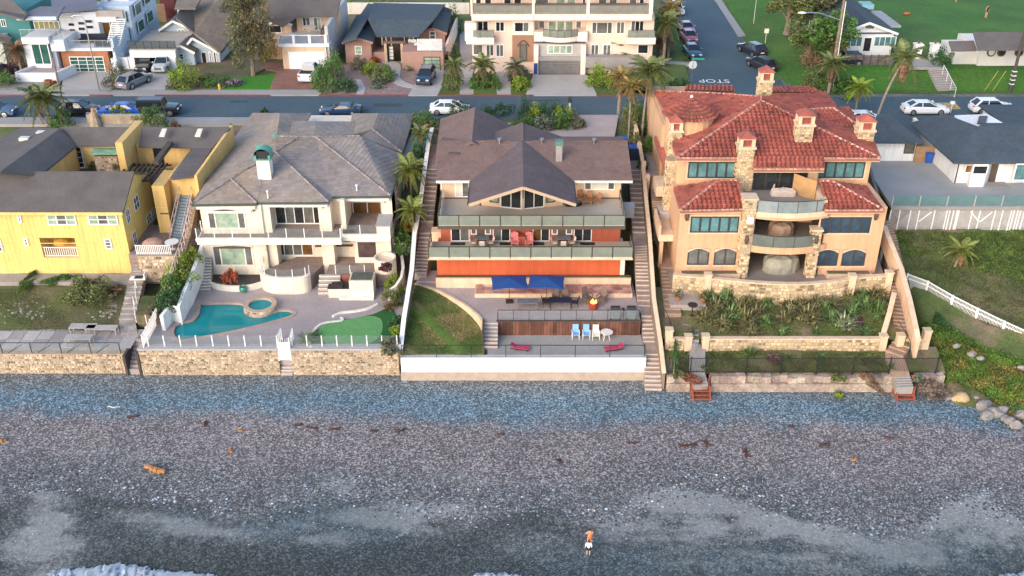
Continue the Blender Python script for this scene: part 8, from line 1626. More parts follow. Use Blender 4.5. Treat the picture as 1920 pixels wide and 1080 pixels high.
def car(name,label,cat,col,kind,x,y,z,rz,L=None,Wd=None,rough=.28,group=None,px=True):
 p=G(x,y,z)if px else Vector((x,y,z));t=thing(name,label,cat,p,R(rz),group)
 paint=mm('car paint '+'%.2f%.2f%.2f'%col,col,rough,var=.02,fine=.02,coat=.6)
 spec_={'sedan':(4.75,1.82,[(-2.37,.62),(-2.3,.93),(-1.75,1.0),(-.6,.97),(1.0,.93),(1.35,.90),(2.0,.78),(2.33,.62),(2.37,.45)],(-1.95,-1.15,.25,1.25),1.42),'suv':(4.7,1.88,[(-2.35,.7),(-2.3,1.02),(-1.2,1.05),(.9,1.02),(1.3,1.03),(2.0,.92),(2.3,.74),(2.35,.5)],(-2.25,-1.6,.3,1.15),1.62),'sports':(4.5,1.86,[(-2.25,.6),(-2.2,.88),(-1.6,.93),(-.4,.86),(.9,.82),(1.9,.68),(2.22,.5),(2.25,.4)],(-1.9,-.75,.05,.95),1.24),'pickup':(5.5,1.95,[(-2.75,.7),(-2.72,1.08),(-.9,1.08),(.2,1.06),(1.25,1.08),(2.2,1.02),(2.65,.9),(2.75,.55)],(-.95,-.75,.65,1.3),1.82),'jeep':(4.3,1.85,[(-2.1,.8),(-2.05,1.12),(-1.2,1.12),(.6,1.12),(.8,1.12),(1.9,1.05),(2.0,.95),(2.05,.6)],(-2.0,-1.95,.45,.72),1.82)}[kind]
 L0,W0,prof,(gb,gr,gf,gw),zr=spec_;w=(Wd or W0)/2;k=(L or L0)/L0;zb=.30 if kind in('pickup','jeep','suv')else .22
 m=M();secs=[]
 for i,(xx,zt)in enumerate(prof):
  e=1-.13*abs(xx/(L0/2))**5;ww=w*e;zz0=zb+(.12 if i in(0,len(prof)-1)else 0)
  secs.append([(xx*k,-ww*.9,zz0),(xx*k,-ww,zz0+.2 if zz0+.2<zt else zt-.05),(xx*k,-ww*.98,max(zz0+.22,zt-.14)),(xx*k,-ww*.84,zt),(xx*k,0,zt+.03),(xx*k,ww*.84,zt),(xx*k,ww*.98,max(zz0+.22,zt-.14)),(xx*k,ww,zz0+.2 if zz0+.2<zt else zt-.05),(xx*k,ww*.9,zz0)])
 vs=[v for s in secs for v in s];n=9;fs=[(i*n+j,i*n+j+1,(i+1)*n+j+1,(i+1)*n+j)for i in range(len(secs)-1)for j in range(n-1)]+[tuple(range(n-1,-1,-1)),tuple(range((len(secs)-1)*n,len(secs)*n))]+[(i*n,(i+1)*n,(i+1)*n+8,i*n+8)for i in range(len(secs)-1)]
 m.add(vs,fs);body=m.build('body',paint,t,local=True,smooth=False)
 zl=1.0 if kind!='sports' else .86
 if kind in('suv','pickup','jeep'):zl=1.06
 a,b,c,d=gb*k,gr*k,gf*k,gw*k;wl,wr=w*.86,w*(.66 if kind!='jeep' else .82)
 m=M();m.add([(a,-wl,zl-.08),(d,-wl,zl-.1),(d,wl,zl-.1),(a,wl,zl-.08),(b,-wr,zr-.05),(c,-wr,zr-.05),(c,wr,zr-.05),(b,wr,zr-.05)],[(0,1,5,4),(1,2,6,5),(2,3,7,6),(3,0,4,7),(4,5,6,7)]);m.build('window_glass',mm('car glass',(.015,.02,.025),.06,var=.02,fine=.01,spec=.9),t,local=True)
 m=M();m.add([(b-.06,-wr*.98,zr-.055),(c+.08,-wr*.98,zr-.055),(c+.08,wr*.98,zr-.055),(b-.06,wr*.98,zr-.055),(b+.1,-wr*.8,zr),(c-.1,-wr*.8,zr),(c-.1,wr*.8,zr),(b+.1,wr*.8,zr)],[(0,3,2,1),(4,5,6,7),(0,1,5,4),(1,2,6,5),(2,3,7,6),(3,0,4,7)])
 m.build('roof',paint,t,local=True);m=M()
 for s in(-1,1):
  m.bar((a+.05,s*wl,zl-.06),(b+.05,s*wr,zr-.04),.22 if kind in('suv','sedan')else .1,.08);m.bar((d,s*wl,zl-.08),(c,s*wr,zr-.04),.06);
  if c-b>.9:mid=(b+c)/2-.1;m.bar((mid,s*wl*1.0,zl-.06),(mid,s*wr*1.0,zr-.04),.07)
 m.build('pillar',paint,t,local=True)
 if kind=='pickup':
  m=M();m.box(-2.62*k,-1.0*k,-w*.78,w*.78,1.09,1.125);m.build('bed_liner',black,t,local=True);m=M();m.box(-2.7*k,-1.0*k,-w*.86,-w*.78,1.06,1.22);m.box(-2.7*k,-1.0*k,w*.78,w*.86,1.06,1.22);m.box(-2.72*k,-2.64*k,-w*.8,w*.8,1.06,1.22);m.build('bed_side',paint,t,local=True)
 if kind=='jeep':M().tube((-2.12,0,1.0),(-2.3,0,1.0),.38,.38,14).build('spare_wheel',rubber,t,local=True)
 wr_=.34 if kind in('sedan','sports')else .39
 for sx in(-1,1):
  for sy in(-1,1):
   cx=sx*L0*.305*k;cy=sy*(w-.10);wh=M().tube((cx,cy-.11,wr_),(cx,cy+.115,wr_),wr_,wr_,16).build('wheel',rubber,t,local=True);M().tube((cx,cy+sy*.112,wr_),(cx,cy+sy*.125,wr_),wr_*.66,wr_*.5,12).build('rim',chrome,wh,local=True)
 fz=.66 if kind in('sedan','sports')else .82;hl=mm('headlamp glass',(.60,.62,.64),.15,coat=.5);tl_=mm('tail lamp',(.35,.02,.015),.25)
 for s in(-1,1):M().box(L0/2*k-.16,L0/2*k-.005,s*w*.55-.17,s*w*.55+.17,fz-.07,fz+.07).build('headlight',hl,t,local=True);M().box(-L0/2*k+.0,-L0/2*k+.1,s*w*.68-.13,s*w*.68+.13,fz+.02,fz+.17).build('tail_light',tl_,t,local=True)
 M().box(L0/2*k-.06,L0/2*k+.01,-w*.45,w*.45,fz-.22,fz-.06).build('grille',black,t,local=True);M().box(-L0/2*k-.012,-L0/2*k+.02,-.26,.26,fz-.16,fz-.02).build('number_plate',whiteP,t,local=True)
 for s in(-1,1):M().box(d-.28,d-.12,s*(w+.02)-.09,s*(w+.02)+.09,zl-.02,zl+.12).build('mirror',paint,t,local=True)
 return t
wht=(.80,.80,.82);gs='cars parked along the street'
car('parked_car','glossy black SUV parked in front of the street palm','car',(.012,.014,.018),'suv',150,215,ZR,0,L=4.3,group=gs);car('parked_car','bright blue sedan parked beside the flowered shrub','car',(.010,.09,.42),'sedan',226,216,ZR,180,group=gs);car('parked_car','black open top off roader with a pale front winch','car',(.015,.017,.02),'jeep',300,214,ZR,0,L=4.7,group=gs)
car('parked_car','low dark blue sports car parked beyond the cream house','car',(.015,.035,.09),'sports',640,214,ZR,180,group=gs);car('parked_car','white car half hidden by shrubs beyond the garage wing','car',wht,'sedan',843,212,ZR,0,L=4.4,group=gs)
car('parked_car','white sedan beside the worn yellow road patch','car',wht,'sedan',1732,212,ZR,0,L=4.95,group=gs);car('parked_car','white SUV parked east of the worn yellow road patch','car',wht,'suv',1857,211,ZR,0,L=4.6,group=gs);car('parked_car','white car mostly hidden behind the red tiled roof','car',wht,'sedan',1617,232,ZR-.3,0,group=gs);car('parked_car','blue car cut by the western edge of the street','car',(.05,.10,.18),'suv',-8,217,ZR,0,group=gs)
car('silver_suv','silver grey SUV parked askew on the western driveway','car',(.20,.21,.23),'suv',253,160,ZG+.07,68);car('garage_car','black car inside the open double garage','car',(.02,.022,.025),'sedan',277,128,ZG+.07,-92);car('garage_car','silver off roader inside the open double garage','car',(.40,.43,.43),'suv',308,129,ZG+.07,-90)
car('pickup_truck','white pickup truck on the red brick driveway','pickup truck',(.62,.66,.74),'pickup',582,145,ZG+.07,86,L=5.2);car('driveway_suv','dark blue SUV nose to the street on the bungalow driveway','car',(.012,.03,.06),'suv',799,152,ZG+.07,-95)
g2='cars parked on the side street'
car('parked_car','white SUV parked highest on the side street','car',wht,'suv',1266,24,ZR,-84,group=g2);car('parked_car','dark blue sedan parked on the side street beside the lawn strip','car',(.015,.055,.11),'sedan',1297,103,ZR,-84,group=g2);car('parked_car','pink red small car parked above the dark blue sedan','car',(.42,.10,.14),'sedan',1291,76,ZR,-84,L=4.0,group=g2);car('parked_car','pale pink car next above the pink red one','car',(.45,.28,.32),'sedan',1286,60,ZR,-84,L=4.0,group=g2)
car('parked_car','black SUV parked by the park, farther up the side street','car',(.02,.024,.035),'suv',1409,101,ZR,112,group=g2);car('parked_car','black SUV parked by the park, closer to the junction','car',(.025,.026,.032),'suv',1427,129,ZR,112,group=g2)
car('parked_car','dark car behind the weathered board fence','car',(.012,.016,.022),'suv',1583,122,10.7,180);car('parked_car','maroon car at the western end of the far gravel garden','car',(.06,.025,.045),'sedan',2,140,ZG+.05,60)
def pole(name,label,cat,x,y,z,h,r,matl,lean=(0,0),**k):
 p=G(x,y,z);t=thing(name,label,cat,p);M().tube((0,0,0),(lean[0],lean[1],h),r,r*.7,10).build('pole',matl,t,local=True);return t
tp=pole('utility_pole','tall timber utility pole with a curved street light arm','utility pole',1556,170,9.4,10.5,.22,bark)
arm=[(0,0,7.6+.6),(-1.3,0,8.6),(-2.6,0,9.0),(-4.2,0,9.05)];M().path(bez([Vector(a)for a in arm],4),.06,6).build('light_arm',chrome,tp,local=True);M().lathe([(.05,-.08),(.28,-.05),(.3,.05),(.1,.12)],(-4.5,0,9.05),10,1,1.7,.8).build('lamp_head',whiteP,tp,local=True);M().tube((.28,-.1,0),(.2,-.1,10.3),.05,.05,6).build('conduit',whiteP,tp,local=True);M().box(-.2,.2,-.3,-.1,1.0,1.7).build('meter_box',chrome,tp,local=True)
tp=pole('utility_pole','dark timber utility pole at the eastern road bank','utility pole',1893,172,9.3,9.5,.2,wood_dk)
for k in range(4):M().box(-.23,.23,-.23,.23,.9+k*.5,1.0+k*.5).build('white_band',whiteP,tp,local=True)
lamp=pole('street_lamp','slim grey street lamp in front of the cedar garage','street lamp',186,170,ZR+.1,8.3,.10,chrome);M().path([(0,0,8.2),(-.3,0,8.7),(-1.0,0,8.8),(-1.5,0,8.55)],.05,6).build('lamp_arm',chrome,lamp,local=True);M().lathe([(.05,-.06),(.22,-.04),(.2,.06),(.05,.1)],(-1.6,0,8.5),8).build('lamp_head',conc,lamp,local=True)
pole('utility_pole','plain wooden pole rising behind the street palm','utility pole',122,212,ZR,6.2,.13,bark)
sg=pole('stop_sign','traffic sign seen from behind under a green street name plate','sign',1296,158,ZR,3.4,.04,chrome);M().tube((0,.03,2.35),(0,.06,2.35),.52,.52,8).build('sign_plate',mm('bare sign metal',(.55,.56,.58),.4),sg,local=True);M().box(-.2,1.3,-.015,.015,2.95,3.2).build('street_name_plate',mm('street sign green',(.02,.26,.17),.5),sg,local=True)
sg=pole('park_sign','small white notice on a post at the park edge','sign',1434,86,ZR+.05,2.2,.04,whiteP);M().box(-.28,.28,-.03,.03,1.7,2.3).build('notice_board',creamT,sg,local=True)
sg=pole('sign_post','thin pale post on the park lawn','post',1413,44,ZR+.6,3.4,.04,creamT)
mb=pole('mailbox','white letterbox on a post beside the white sedan','mailbox',1782,212,ZR,1.1,.05,whiteP);M().box(-.22,.22,-.12,.12,1.05,1.35).build('box',whiteP,mb,local=True)
ln=pole('street_lantern','little white lantern on a pillar at the end of the clipped hedge','lantern',1068,208,ZR,1.0,.14,whiteP);M().lathe([(.2,1.0),(.26,1.05),(.14,1.4),(.24,1.42),(.04,1.7)],(0,0,0),6).build('lantern_head',black,ln,local=True)
for x,y in((1846,170),(1861,170)):
 t=thing('guy_wire','yellow guy wire sleeve '+('nearer the park steps' if x==1846 else 'nearer the dark pole')+' on the grassy bank','guy wire',G(x,y,ZR));M().bar(G(x,y,ZR+.1),G(x+25,y-36,ZR+3.2),.07).build('sleeve',mm('yellow guard',(.55,.50,.10),.6),t)
for x,lab in((412,'yellow fire hydrant beside the emerald lawn'),):
 t=thing('fire_hydrant',lab,'fire hydrant',G(x,168,ZR+.1));M().lathe([(.14,0),(.13,.45),(.17,.48),(.12,.62),(.03,.72)],(0,0,0),8).build('body',mm('yellow hydrant',(.60,.42,.06),.5),t,local=True)
t=thing('street_chimney','rough stone gate chimney with an orange pot beside the street','chimney',G(180,236,ZR));M().lathe([(.65,0),(.45,1.0),(.42,1.5)],(0,0,0),8).build('stack',stonem,t,local=True);M().lathe([(.22,1.5),(.2,1.95)],(0,0,0),8).build('pot',mm('orange chimney pot',(.55,.28,.12),.7),t,local=True)
t=thing('street_wall','low stone street wall with pale coping behind the yellow house','wall',G(230,232,ZR));a,b=G(165,234,ZR),G(310,234,ZR);M().box(a.x,b.x,a.y,a.y+.35,ZR,ZR+1.0).build('wall',stonem,t);bx('coping',conc_l,t,a.x,b.x,a.y-.05,a.y+.4,ZR+1.0,ZR+1.1)
def parasol(x,y,z,label,rz):
 p=G(x,y,z);t=thing('patio_umbrella',label,'umbrella',p,R(rz),'blue umbrellas on the patio');navy=mm('navy canvas',(.010,.055,.21),.75,var=.06,fine=.04);w,d=1.50,1.15
 c=[(-w,-d,1.92),(w,-d,1.92),(w,d,1.92),(-w,d,1.92)];e=[(0,-d*.98,1.99),(w*.98,0,1.99),(0,d*.98,1.99),(-w*.98,0,1.99)];top=(0,0,2.35);m=M()
 for i in range(4):m.add([c[i],e[i],top],[(0,1,2)],1.0);m.add([e[i],c[(i+1)%4],top],[(0,1,2)],1.0)
 m.add([tuple(Vector(v)-Vector((0,0,.05)))for v in c]+[tuple(v)for v in c],[(0,4,5,1),(1,5,6,2),(2,6,7,3),(3,7,4,0)]);m.build('canopy',navy,t,local=True);M().tube((0,0,.1),(0,0,2.45),.03,.03,8).build('pole',bronze,t,local=True);M().box(-.3,.3,-.3,.3,0,.12).build('base',black,t,local=True)
 m=M();[m.bar((0,0,2.0),q_,.02)for q_ in c];m.build('rib',bronze,t,local=True)
parasol(955,566,ZP,'blue square umbrella above the grey bench table',4);parasol(1024,565,ZP,'blue square umbrella above the dark dining table',-5)
def table(x,y,z,w,d,h,matl,label,name='patio_table',rz=0,legs=4):
 p=G(x,y,z);t=thing(name,label,'table',p,R(rz));M().box(-w/2,w/2,-d/2,d/2,h-.05,h).build('tabletop',matl,t,local=True)
 for sx in(-1,1):
  for sy in(-1,1):M().box(sx*(w/2-.08)-.03,sx*(w/2-.08)+.03,sy*(d/2-.08)-.03,sy*(d/2-.08)+.03,0,h-.05).build('leg',matl,t,local=True)
 return t
grey_t=mm('grey table mesh',(.15,.17,.19),.6);navy_t=mm('dark navy table cloth',(.012,.02,.045),.6)
table(989,578,ZP,1.75,.8,.72,grey_t,'low grey metal table beside the dark dining table');table(1051,576,ZP,1.9,.9,.74,navy_t,'long dark dining table under the umbrella','dining_table')
def chair(x,y,z,rz,label,seatm,framem,kind='plain',group=None,s=1.0):
 p=G(x,y,z)if not isinstance(x,Vector)else x;t=thing('patio_chair' if kind!='adirondack' else 'adirondack_chair',label,'chair',p,R(rz),group);t.scale=(s,s,s)
 hs=.42 if kind!='adirondack' else .38;M().box(-.27,.27,-.26,.28,hs-.04,hs+.02).build('seat',seatm,t,local=True);bh={'plain':.95,'high':1.12,'adirondack':1.05}[kind]
 m=M();
 if kind=='adirondack':
  for k in range(5):xx=-.24+k*.12;M().add([(xx-.05,.24,hs-.02),(xx+.05,.24,hs-.02),(xx+.05,.55,bh-.04*abs(k-2)),(xx-.05,.55,bh-.04*abs(k-2)),(xx-.05,.28,hs-.02),(xx+.05,.28,hs-.02),(xx+.05,.59,bh-.04*abs(k-2)),(xx-.05,.59,bh-.04*abs(k-2))],[(0,1,2,3),(7,6,5,4),(0,4,5,1),(1,5,6,2),(2,6,7,3),(3,7,4,0)]).build('back_slat',seatm,t,local=True)
 else:M().add([(-.26,.25,hs),(.26,.25,hs),(.25,.40,bh),(-.25,.40,bh),(-.26,.29,hs),(.26,.29,hs),(.25,.44,bh),(-.25,.44,bh)],[(0,1,2,3),(7,6,5,4),(0,4,5,1),(1,5,6,2),(2,6,7,3),(3,7,4,0)]).build('backrest',seatm,t,local=True)
 for sx in(-1,1):
  M().box(sx*.31-.035,sx*.31+.035,-.3,.3,.62,.66).build('armrest',framem,t,local=True)
  for yy in(-.24,.26):M().box(sx*.29-.022,sx*.29+.022,yy-.022,yy+.022,0,.62).build('leg',framem,t,local=True)
 return t
brn=mm('brown sling fabric',(.16,.11,.085),.8);dks=mm('dark sling fabric',(.035,.025,.035),.8)
chair(1024,574,ZP,90,'dark patio chair at the western end of the dark dining table',dks,black);chair(1077,574,ZP,-90,'dark patio chair at the eastern end of the dark dining table',dks,black);chair(1042,566,ZP,0,'brown high backed chair behind the dark table, nearer the blue umbrella pole',brn,brn,'high');chair(1060,566,ZP,0,'brown high backed chair behind the dark table, nearer the fire pit',brn,brn,'high')
chair(1101,566,ZP,35,'brown sling chair on the umbrella side of the fire pit',brn,brn,'high',s=1.15);chair(1128,568,ZP,-35,'brown sling chair on the barbecue side of the fire pit',brn,brn,'high',s=1.15)
p=G(1112,578,ZP);t=thing('fire_pit','rust red fire pit barrel with burning logs','fire pit',p);M().lathe([(.40,0),(.42,.6),(.42,.64),(.35,.62),(.33,.4)],(0,0,0),16).build('barrel',mm('rusty red drum',(.30,.045,.02),.7),t,local=True)
fl_m=mm('flame',(1,.45,.08),.5,emit=(1.0,.33,.05),emits=3.5);m=M();rg=random.Random(2)
for k in range(7):a=k*.9;r_=.05+.17*rg.random();m.lathe([(.07,0),(.085,.07),(.05,.16),(.005,.22+.14*rg.random())],(r_*math.cos(a),r_*math.sin(a),.52),6)
m.build('flame',fl_m,t,local=True,kind='stuff')
def bbq(x,y,label):
 p=G(x,y,ZP);t=thing('barbecue_grill',label,'barbecue',p);lid=M();n=8
 for k in range(n):a0,a1=math.pi*k/n,math.pi*(k+1)/n;lid.add([(-.38,-.26*math.cos(a0),.95+.26*math.sin(a0)),(.38,-.26*math.cos(a0),.95+.26*math.sin(a0)),(.38,-.26*math.cos(a1),.95+.26*math.sin(a1)),(-.38,-.26*math.cos(a1),.95+.26*math.sin(a1))],[(0,3,2,1)])
 lid.build('lid',black,t,local=True);M().box(-.4,.4,-.28,.28,.78,.95).build('firebox',chrome,t,local=True);M().box(-.38,.38,-.24,.26,.1,.75).build('cabinet',grey_t,t,local=True)
 for s in(-1,1):M().box(s*.58-.18,s*.58+.18,-.26,.26,.86,.9).build('side_shelf',chrome,t,local=True);M().tube((s*.36,-.2,.08),(s*.41,-.2,.08),.09,.09,10).build('wheel',rubber,t,local=True)
bbq(1153,597,'barbecue grill nearer the fire pit');bbq(1183,597,'barbecue grill beside the timber stairs')
bl_w=mm('blue and white stripe',(.22,.42,.62),.7,bands=(.12,.0));chair(1079,634,ZS,0,'pale blue striped beach chair, nearer the garden steps',bl_w,whiteP,'high');chair(1099,634,ZS,0,'pale blue striped beach chair, beside the white plastic chair',bl_w,whiteP,'high');chair(1117,635,ZS,0,'white plastic chair on the sand terrace',creamT,creamT,'high')
p=G(1137,636,ZS);t=thing('round_table','round white plastic table on the sand terrace','table',p);M().lathe([(.50,.68),(.52,.7),(.52,.73)],(0,0,0),20).build('tabletop',creamT,t,local=True)
for k in range(4):a=.8+k*1.57;M().tube((.18*math.cos(a),.18*math.sin(a),.69),(.38*math.cos(a),.38*math.sin(a),0),.03,.03,6).build('leg',creamT,t,local=True)
pk=mm('hot pink fabric',(.50,.05,.12),.7);
def lounger(x,y,rz,label):
 p=G(x,y,ZS);t=thing('beach_lounger',label,'lounger',p,R(rz));M().box(-.75,.35,-.28,.28,.2,.26).build('mattress',pk,t,local=True);M().add([(.35,-.28,.22),(.35,.28,.22),(.8,.28,.5),(.8,-.28,.5),(.35,-.28,.17),(.35,.28,.17),(.8,.28,.45),(.8,-.28,.45)],[(0,3,2,1),(4,5,6,7),(0,1,5,4),(2,3,7,6),(1,2,6,5),(3,0,4,7)]).build('backrest',pk,t,local=True)
 m=M();m.box(-.78,.8,-.31,-.28,.14,.19);m.box(-.78,.8,.28,.31,.14,.19);m.build('frame',black,t,local=True)
 for a,b in((-.6,-.28),(-.6,.28),(.3,-.28),(.3,.28)):M().box(a-.02,a+.02,b-.02,b+.02,0,.15).build('leg',black,t,local=True)
lounger(976,655,168,'low pink beach lounger near the garden steps');lounger(1150,656,12,'low pink beach lounger near the timber side stairs')
pnk=mm('faded pink paint',(.72,.22,.21),.7);zd=6.66
chair(965,462,zd,0,'faded pink armchair on the lower deck, nearer the cream house',pnk,pnk,'adirondack',s=1.1);chair(992,462,zd,0,'faded pink armchair on the lower deck, nearer the tiled villa',pnk,pnk,'adirondack',s=1.1);p=G(978,459,zd);t=thing('side_table','small dull red cabinet between the pink armchairs','side table',p);M().box(-.3,.3,-.22,.22,.05,.85).build('cabinet',redD,t,local=True);M().box(-.33,.33,-.25,.25,.85,.9).build('top',redD,t,local=True)
for k,(tx,who)in enumerate(((904,'western'),(1056,'eastern'))):
 table(tx,458,zd,1.3,.9,.72,mm('slate table top',(.16,.17,.19),.5),f'slate topped table on the {who} half of the lower deck','deck_table')
 for j,(dx,dy,rz,nm)in enumerate(((-15,3,80,'beyond its western end'),(15,3,-80,'beyond its eastern end'),(0,7,180,'at its seaward side'))):
  chair(tx+dx,458+dy,zd,rz,f'cream slatted chair of the {who} deck table {nm}',creamT,wood_ta,'plain',s=.9)
wk=mm('orange brown wicker',(.34,.15,.06),.8,fine=.3,fscale=20);zu=9.37
for x,y,rz,lab in((1090,378,20,'wicker armchair on the upper deck against the house wall'),(1104,380,-10,'wicker armchair in the middle of the upper deck corner'),(1118,382,-60,'wicker armchair nearest the stairs on the upper deck')):chair(x,y,zu,rz,lab,wk,wk,'plain')
table(1101,384,zu,.9,.6,.45,wk,'low wicker table among the wicker armchairs','wicker_table')
p=G(1073,384,zu);t=thing('folded_mat','round black trampoline mat lying on the upper deck','mat',p);M().lathe([(.85,.0),(.9,.12),(.8,.14),(.75,.06)],(0,0,0),20,1,1,.55).build('mat',black,t,local=True)
def cabinet(name,label,cat,x,y,z,w,d,h,matl,lidm=None):p=G(x,y,z);t=thing(name,label,cat,p);M().box(-w/2,w/2,-d/2,d/2,0,h).build('body',matl,t,local=True);M().box(-w/2-.03,w/2+.03,-d/2-.03,d/2+.03,h,h+.06).build('lid',lidm or matl,t,local=True);return t
bb=mm('blue plastic',(0,0,0));dkb=mm('dark bin plastic',(.02,.035,.07),.5)
cabinet('wheelie_bin','dark bin with a blue lid beside the driveway fence','bin',1166,276,9.2,.9,.8,1.0,dkb,bb);cabinet('wheelie_bin','second dark bin with a blue lid behind the brown roof','bin',1189,297,9.2,1.1,1.0,1.2,dkb,bb);cabinet('wheelie_bin','green lidded bin in the narrow yard beside the cream house','bin',790,262,9.1,1.0,.8,1.0,mm('green plastic',(.02,.17,.13),.5));cabinet('wheelie_bin','second green bin in the narrow yard beside the cream house','bin',786,276,9.1,1.0,.8,1.0,mm('green plastic',(0,0,0)))
cabinet('planter_box','cream box planter at the foot of the narrow side stairs','planter',823,448,6.0,1.2,1.0,.9,peachT);cabinet('stair_shed','pale metal box on the upper landing beside the timber stairs','box',1178,405,8.5,.9,.8,1.1,chrome)
sheet('driveway',[G(1015,262,9.2),G(1150,268,9.2),G(1160,216,9.2),G(1085,216,9.2),G(1080,232,9.2),G(1050,243,9.2),G(1000,248,9.2)],9.24,drive_p,.4);sheet('service_yard',[G(752,300,9.1),G(800,300,9.1),G(812,232,9.2),G(778,232,9.2)],9.12,conc_l,.5);sheet('side_path',[G(1209,330,9.0),G(1238,330,9.0),G(1232,222,9.2),G(1200,222,9.2)],9.05,conc,.5)
sheet('service_path',[G(748,440,5.0),G(775,440,5.0),G(795,300,9.1),G(765,300,9.1)],4.6,conc,.5)
for x,y,lab in((1448,345,'large covered daybed'),):pass
cvr=mm('pale beige cloth cover',(.58,.46,.37),.85,var=.08,scale=2,fine=.05,bump=.3);cvd=mm('brown vinyl cover',(.33,.21,.15),.8,var=.1,scale=2);cvg=mm('dusty green grey cover',(.30,.28,.22),.85,var=.15,scale=1.5,bump=.3)
def covered(label,x,y,z,w,d,h,matl,rz=0,n=5,round_=False):
 p=G(x,y,z);t=thing('covered_furniture',label,'furniture',p,R(rz));m=M();r=random.Random(int(x));N=20;vs=[]
 prof=[(1.06,0),(1.02,.5),(.98,.86),(.85,1.0),(.4,1.0+(.06 if not round_ else .12))]
 for f,zz in prof:
  for k in range(N):
   a=2*math.pi*k/N;c,s=math.cos(a),math.sin(a)
   if round_:X_,Y_=c,s
   else:q_=max(abs(c),abs(s));X_,Y_=c/q_*.95,s/q_*.95
   j=1+.04*math.sin(k*2.7+zz*3);vs.append((X_*f*w/2*j,Y_*f*d/2*j,zz*h+(.04*math.sin(k*1.7)if zz>.6 else 0)))
 fs=[(i*N+k,i*N+(k+1)%N,(i+1)*N+(k+1)%N,(i+1)*N+k)for i in range(len(prof)-1)for k in range(N)]+[tuple(range(4*N,5*N))];m.add(vs,fs);m.build('cover',matl,t,local=True,smooth=False)
covered('large pale cloth covered daybed on the top balcony',1458,350,11.48,3.0,1.5,1.15,cvr);covered('low pale cloth covered ottoman on the top balcony',1468,365,11.48,2.1,.9,.5,cvr);covered('hexagonal brown covered table on the middle balcony',1463,438,8.38,2.1,2.1,1.1,cvd,15,round_=True);covered('large green grey covered furniture on the villa patio',1463,505,ZO,3.1,2.0,1.35,cvg,8,round_=True)
cabinet('storage_bench','pale box planter on the side balcony of the tiled villa','planter',1243,405,8.1,.9,1.5,.7,conc_l)
p=G(1297,592,3.9);t=thing('bird_bath','dark bowl on a thin stand beside the flax garden','bird bath',p);M().lathe([(.2,0),(.05,.05),(.04,.9),(.38,.98),(.42,1.08),(.3,1.02)],(0,0,0),14).build('bowl',black,t,local=True)
for x,y,w,lab in((158,622,2.2,'pale weathered bench table on the slab patio'),(193,625,2.6,'pale brown bench table beside it on the slab patio'),(150,643,2.2,'low pale slab table near the seawall railing')):table(x,y,1.95,w,.8,.6,conc_l,lab,'bench_table')
t=thing('lounge_chair','white lounge chair with dark cushions below the pink patio','chair',G(265,528,3.6));M().box(-.9,.5,-.3,.3,.3,.42).build('seat',whiteP,t,local=True);M().box(.4,.5,-.3,.3,.4,.9).build('backrest',whiteP,t,local=True);M().box(-.5,.2,-.22,.22,.42,.48).build('cushion',black,t,local=True)
for x,y,lab in((165,119,0),):pass
t=thing('outdoor_sofa','dark sofa on the garage terrace of the modern white house','sofa',V(175,78,gy(135)+2.5));M().box(-1.6,1.6,-.4,.4,0,.4).build('seat',mm('dark navy cushion',(.015,.02,.035),.8),t,local=True);M().box(-1.6,1.6,.4,.6,0,.85).build('backrest',mm('dark navy cushion',(0,0,0)),t,local=True)
t=thing('outdoor_armchair','dark armchair near the metal stair of the modern white house','chair',V(195,87,gy(135)+1.0));M().box(-1.0,1.0,-.4,.4,0,.4).build('seat',mm('dark navy cushion',(0,0,0)),t,local=True);M().box(-1.0,1.0,.4,.55,0,.7).build('backrest',mm('dark navy cushion',(0,0,0)),t,local=True)
t=thing('dining_set','pale round table with cushioned seats on the terrace above the white garage door','table',V(580,60,gy(130)+3.5));M().lathe([(.9,.6),(.9,.68)],(0,0,0),14).build('tabletop',peachT,t,local=True);M().lathe([(.2,0),(.06,.1),(.06,.6)],(0,0,0),8).build('pedestal',whiteP,t,local=True)
rockm=mm('pale sea boulder',(.27,.235,.205),.9,var=.2,scale=1.5,fine=.2,fscale=7,bump=.6,col2=(.26,.24,.23),mixs=1.2);rock_t=mm('orange tan boulder',(.52,.34,.19),.9,var=.15,scale=1.5,fine=.15,bump=.5)
def boulder(x,y,z,w,label,matl=rockm,seed=0,el=.7):
 r=random.Random(seed+int(x));bm=bmesh.new();bmesh.ops.create_icosphere(bm,subdivisions=2,radius=1)
 for k in range(7):
  n_=Vector((r.gauss(0,1),r.gauss(0,1),r.gauss(0,1))).normalized();bmesh.ops.bisect_plane(bm,geom=bm.verts[:]+bm.edges[:]+bm.faces[:],plane_co=n_*r.uniform(.62,.85),plane_no=n_,clear_outer=True);
  ed=[e for e in bm.edges if e.is_boundary]
  if ed:bmesh.ops.contextual_create(bm,geom=ed)
 m=M();bm.verts.index_update();m.add([(v.co.x*w/2,v.co.y*w/2*el,v.co.z*w*.30)for v in bm.verts],[tuple(v.index for v in f.verts)for f in bm.faces]);bm.free()
 o=m.build('boulder',matl,local=True);p=G(x,y,z);o.scale=(.95,.95,.95);o.location=(p.x,p.y,z+w*.06);o.rotation_euler=(0,0,r.uniform(-.6,.6));tag(o,label,'boulder','boulders at the foot of the slope')
boulder(1801,748,.15,1.7,'large orange tan boulder at the foot of the slope',rock_t,1)
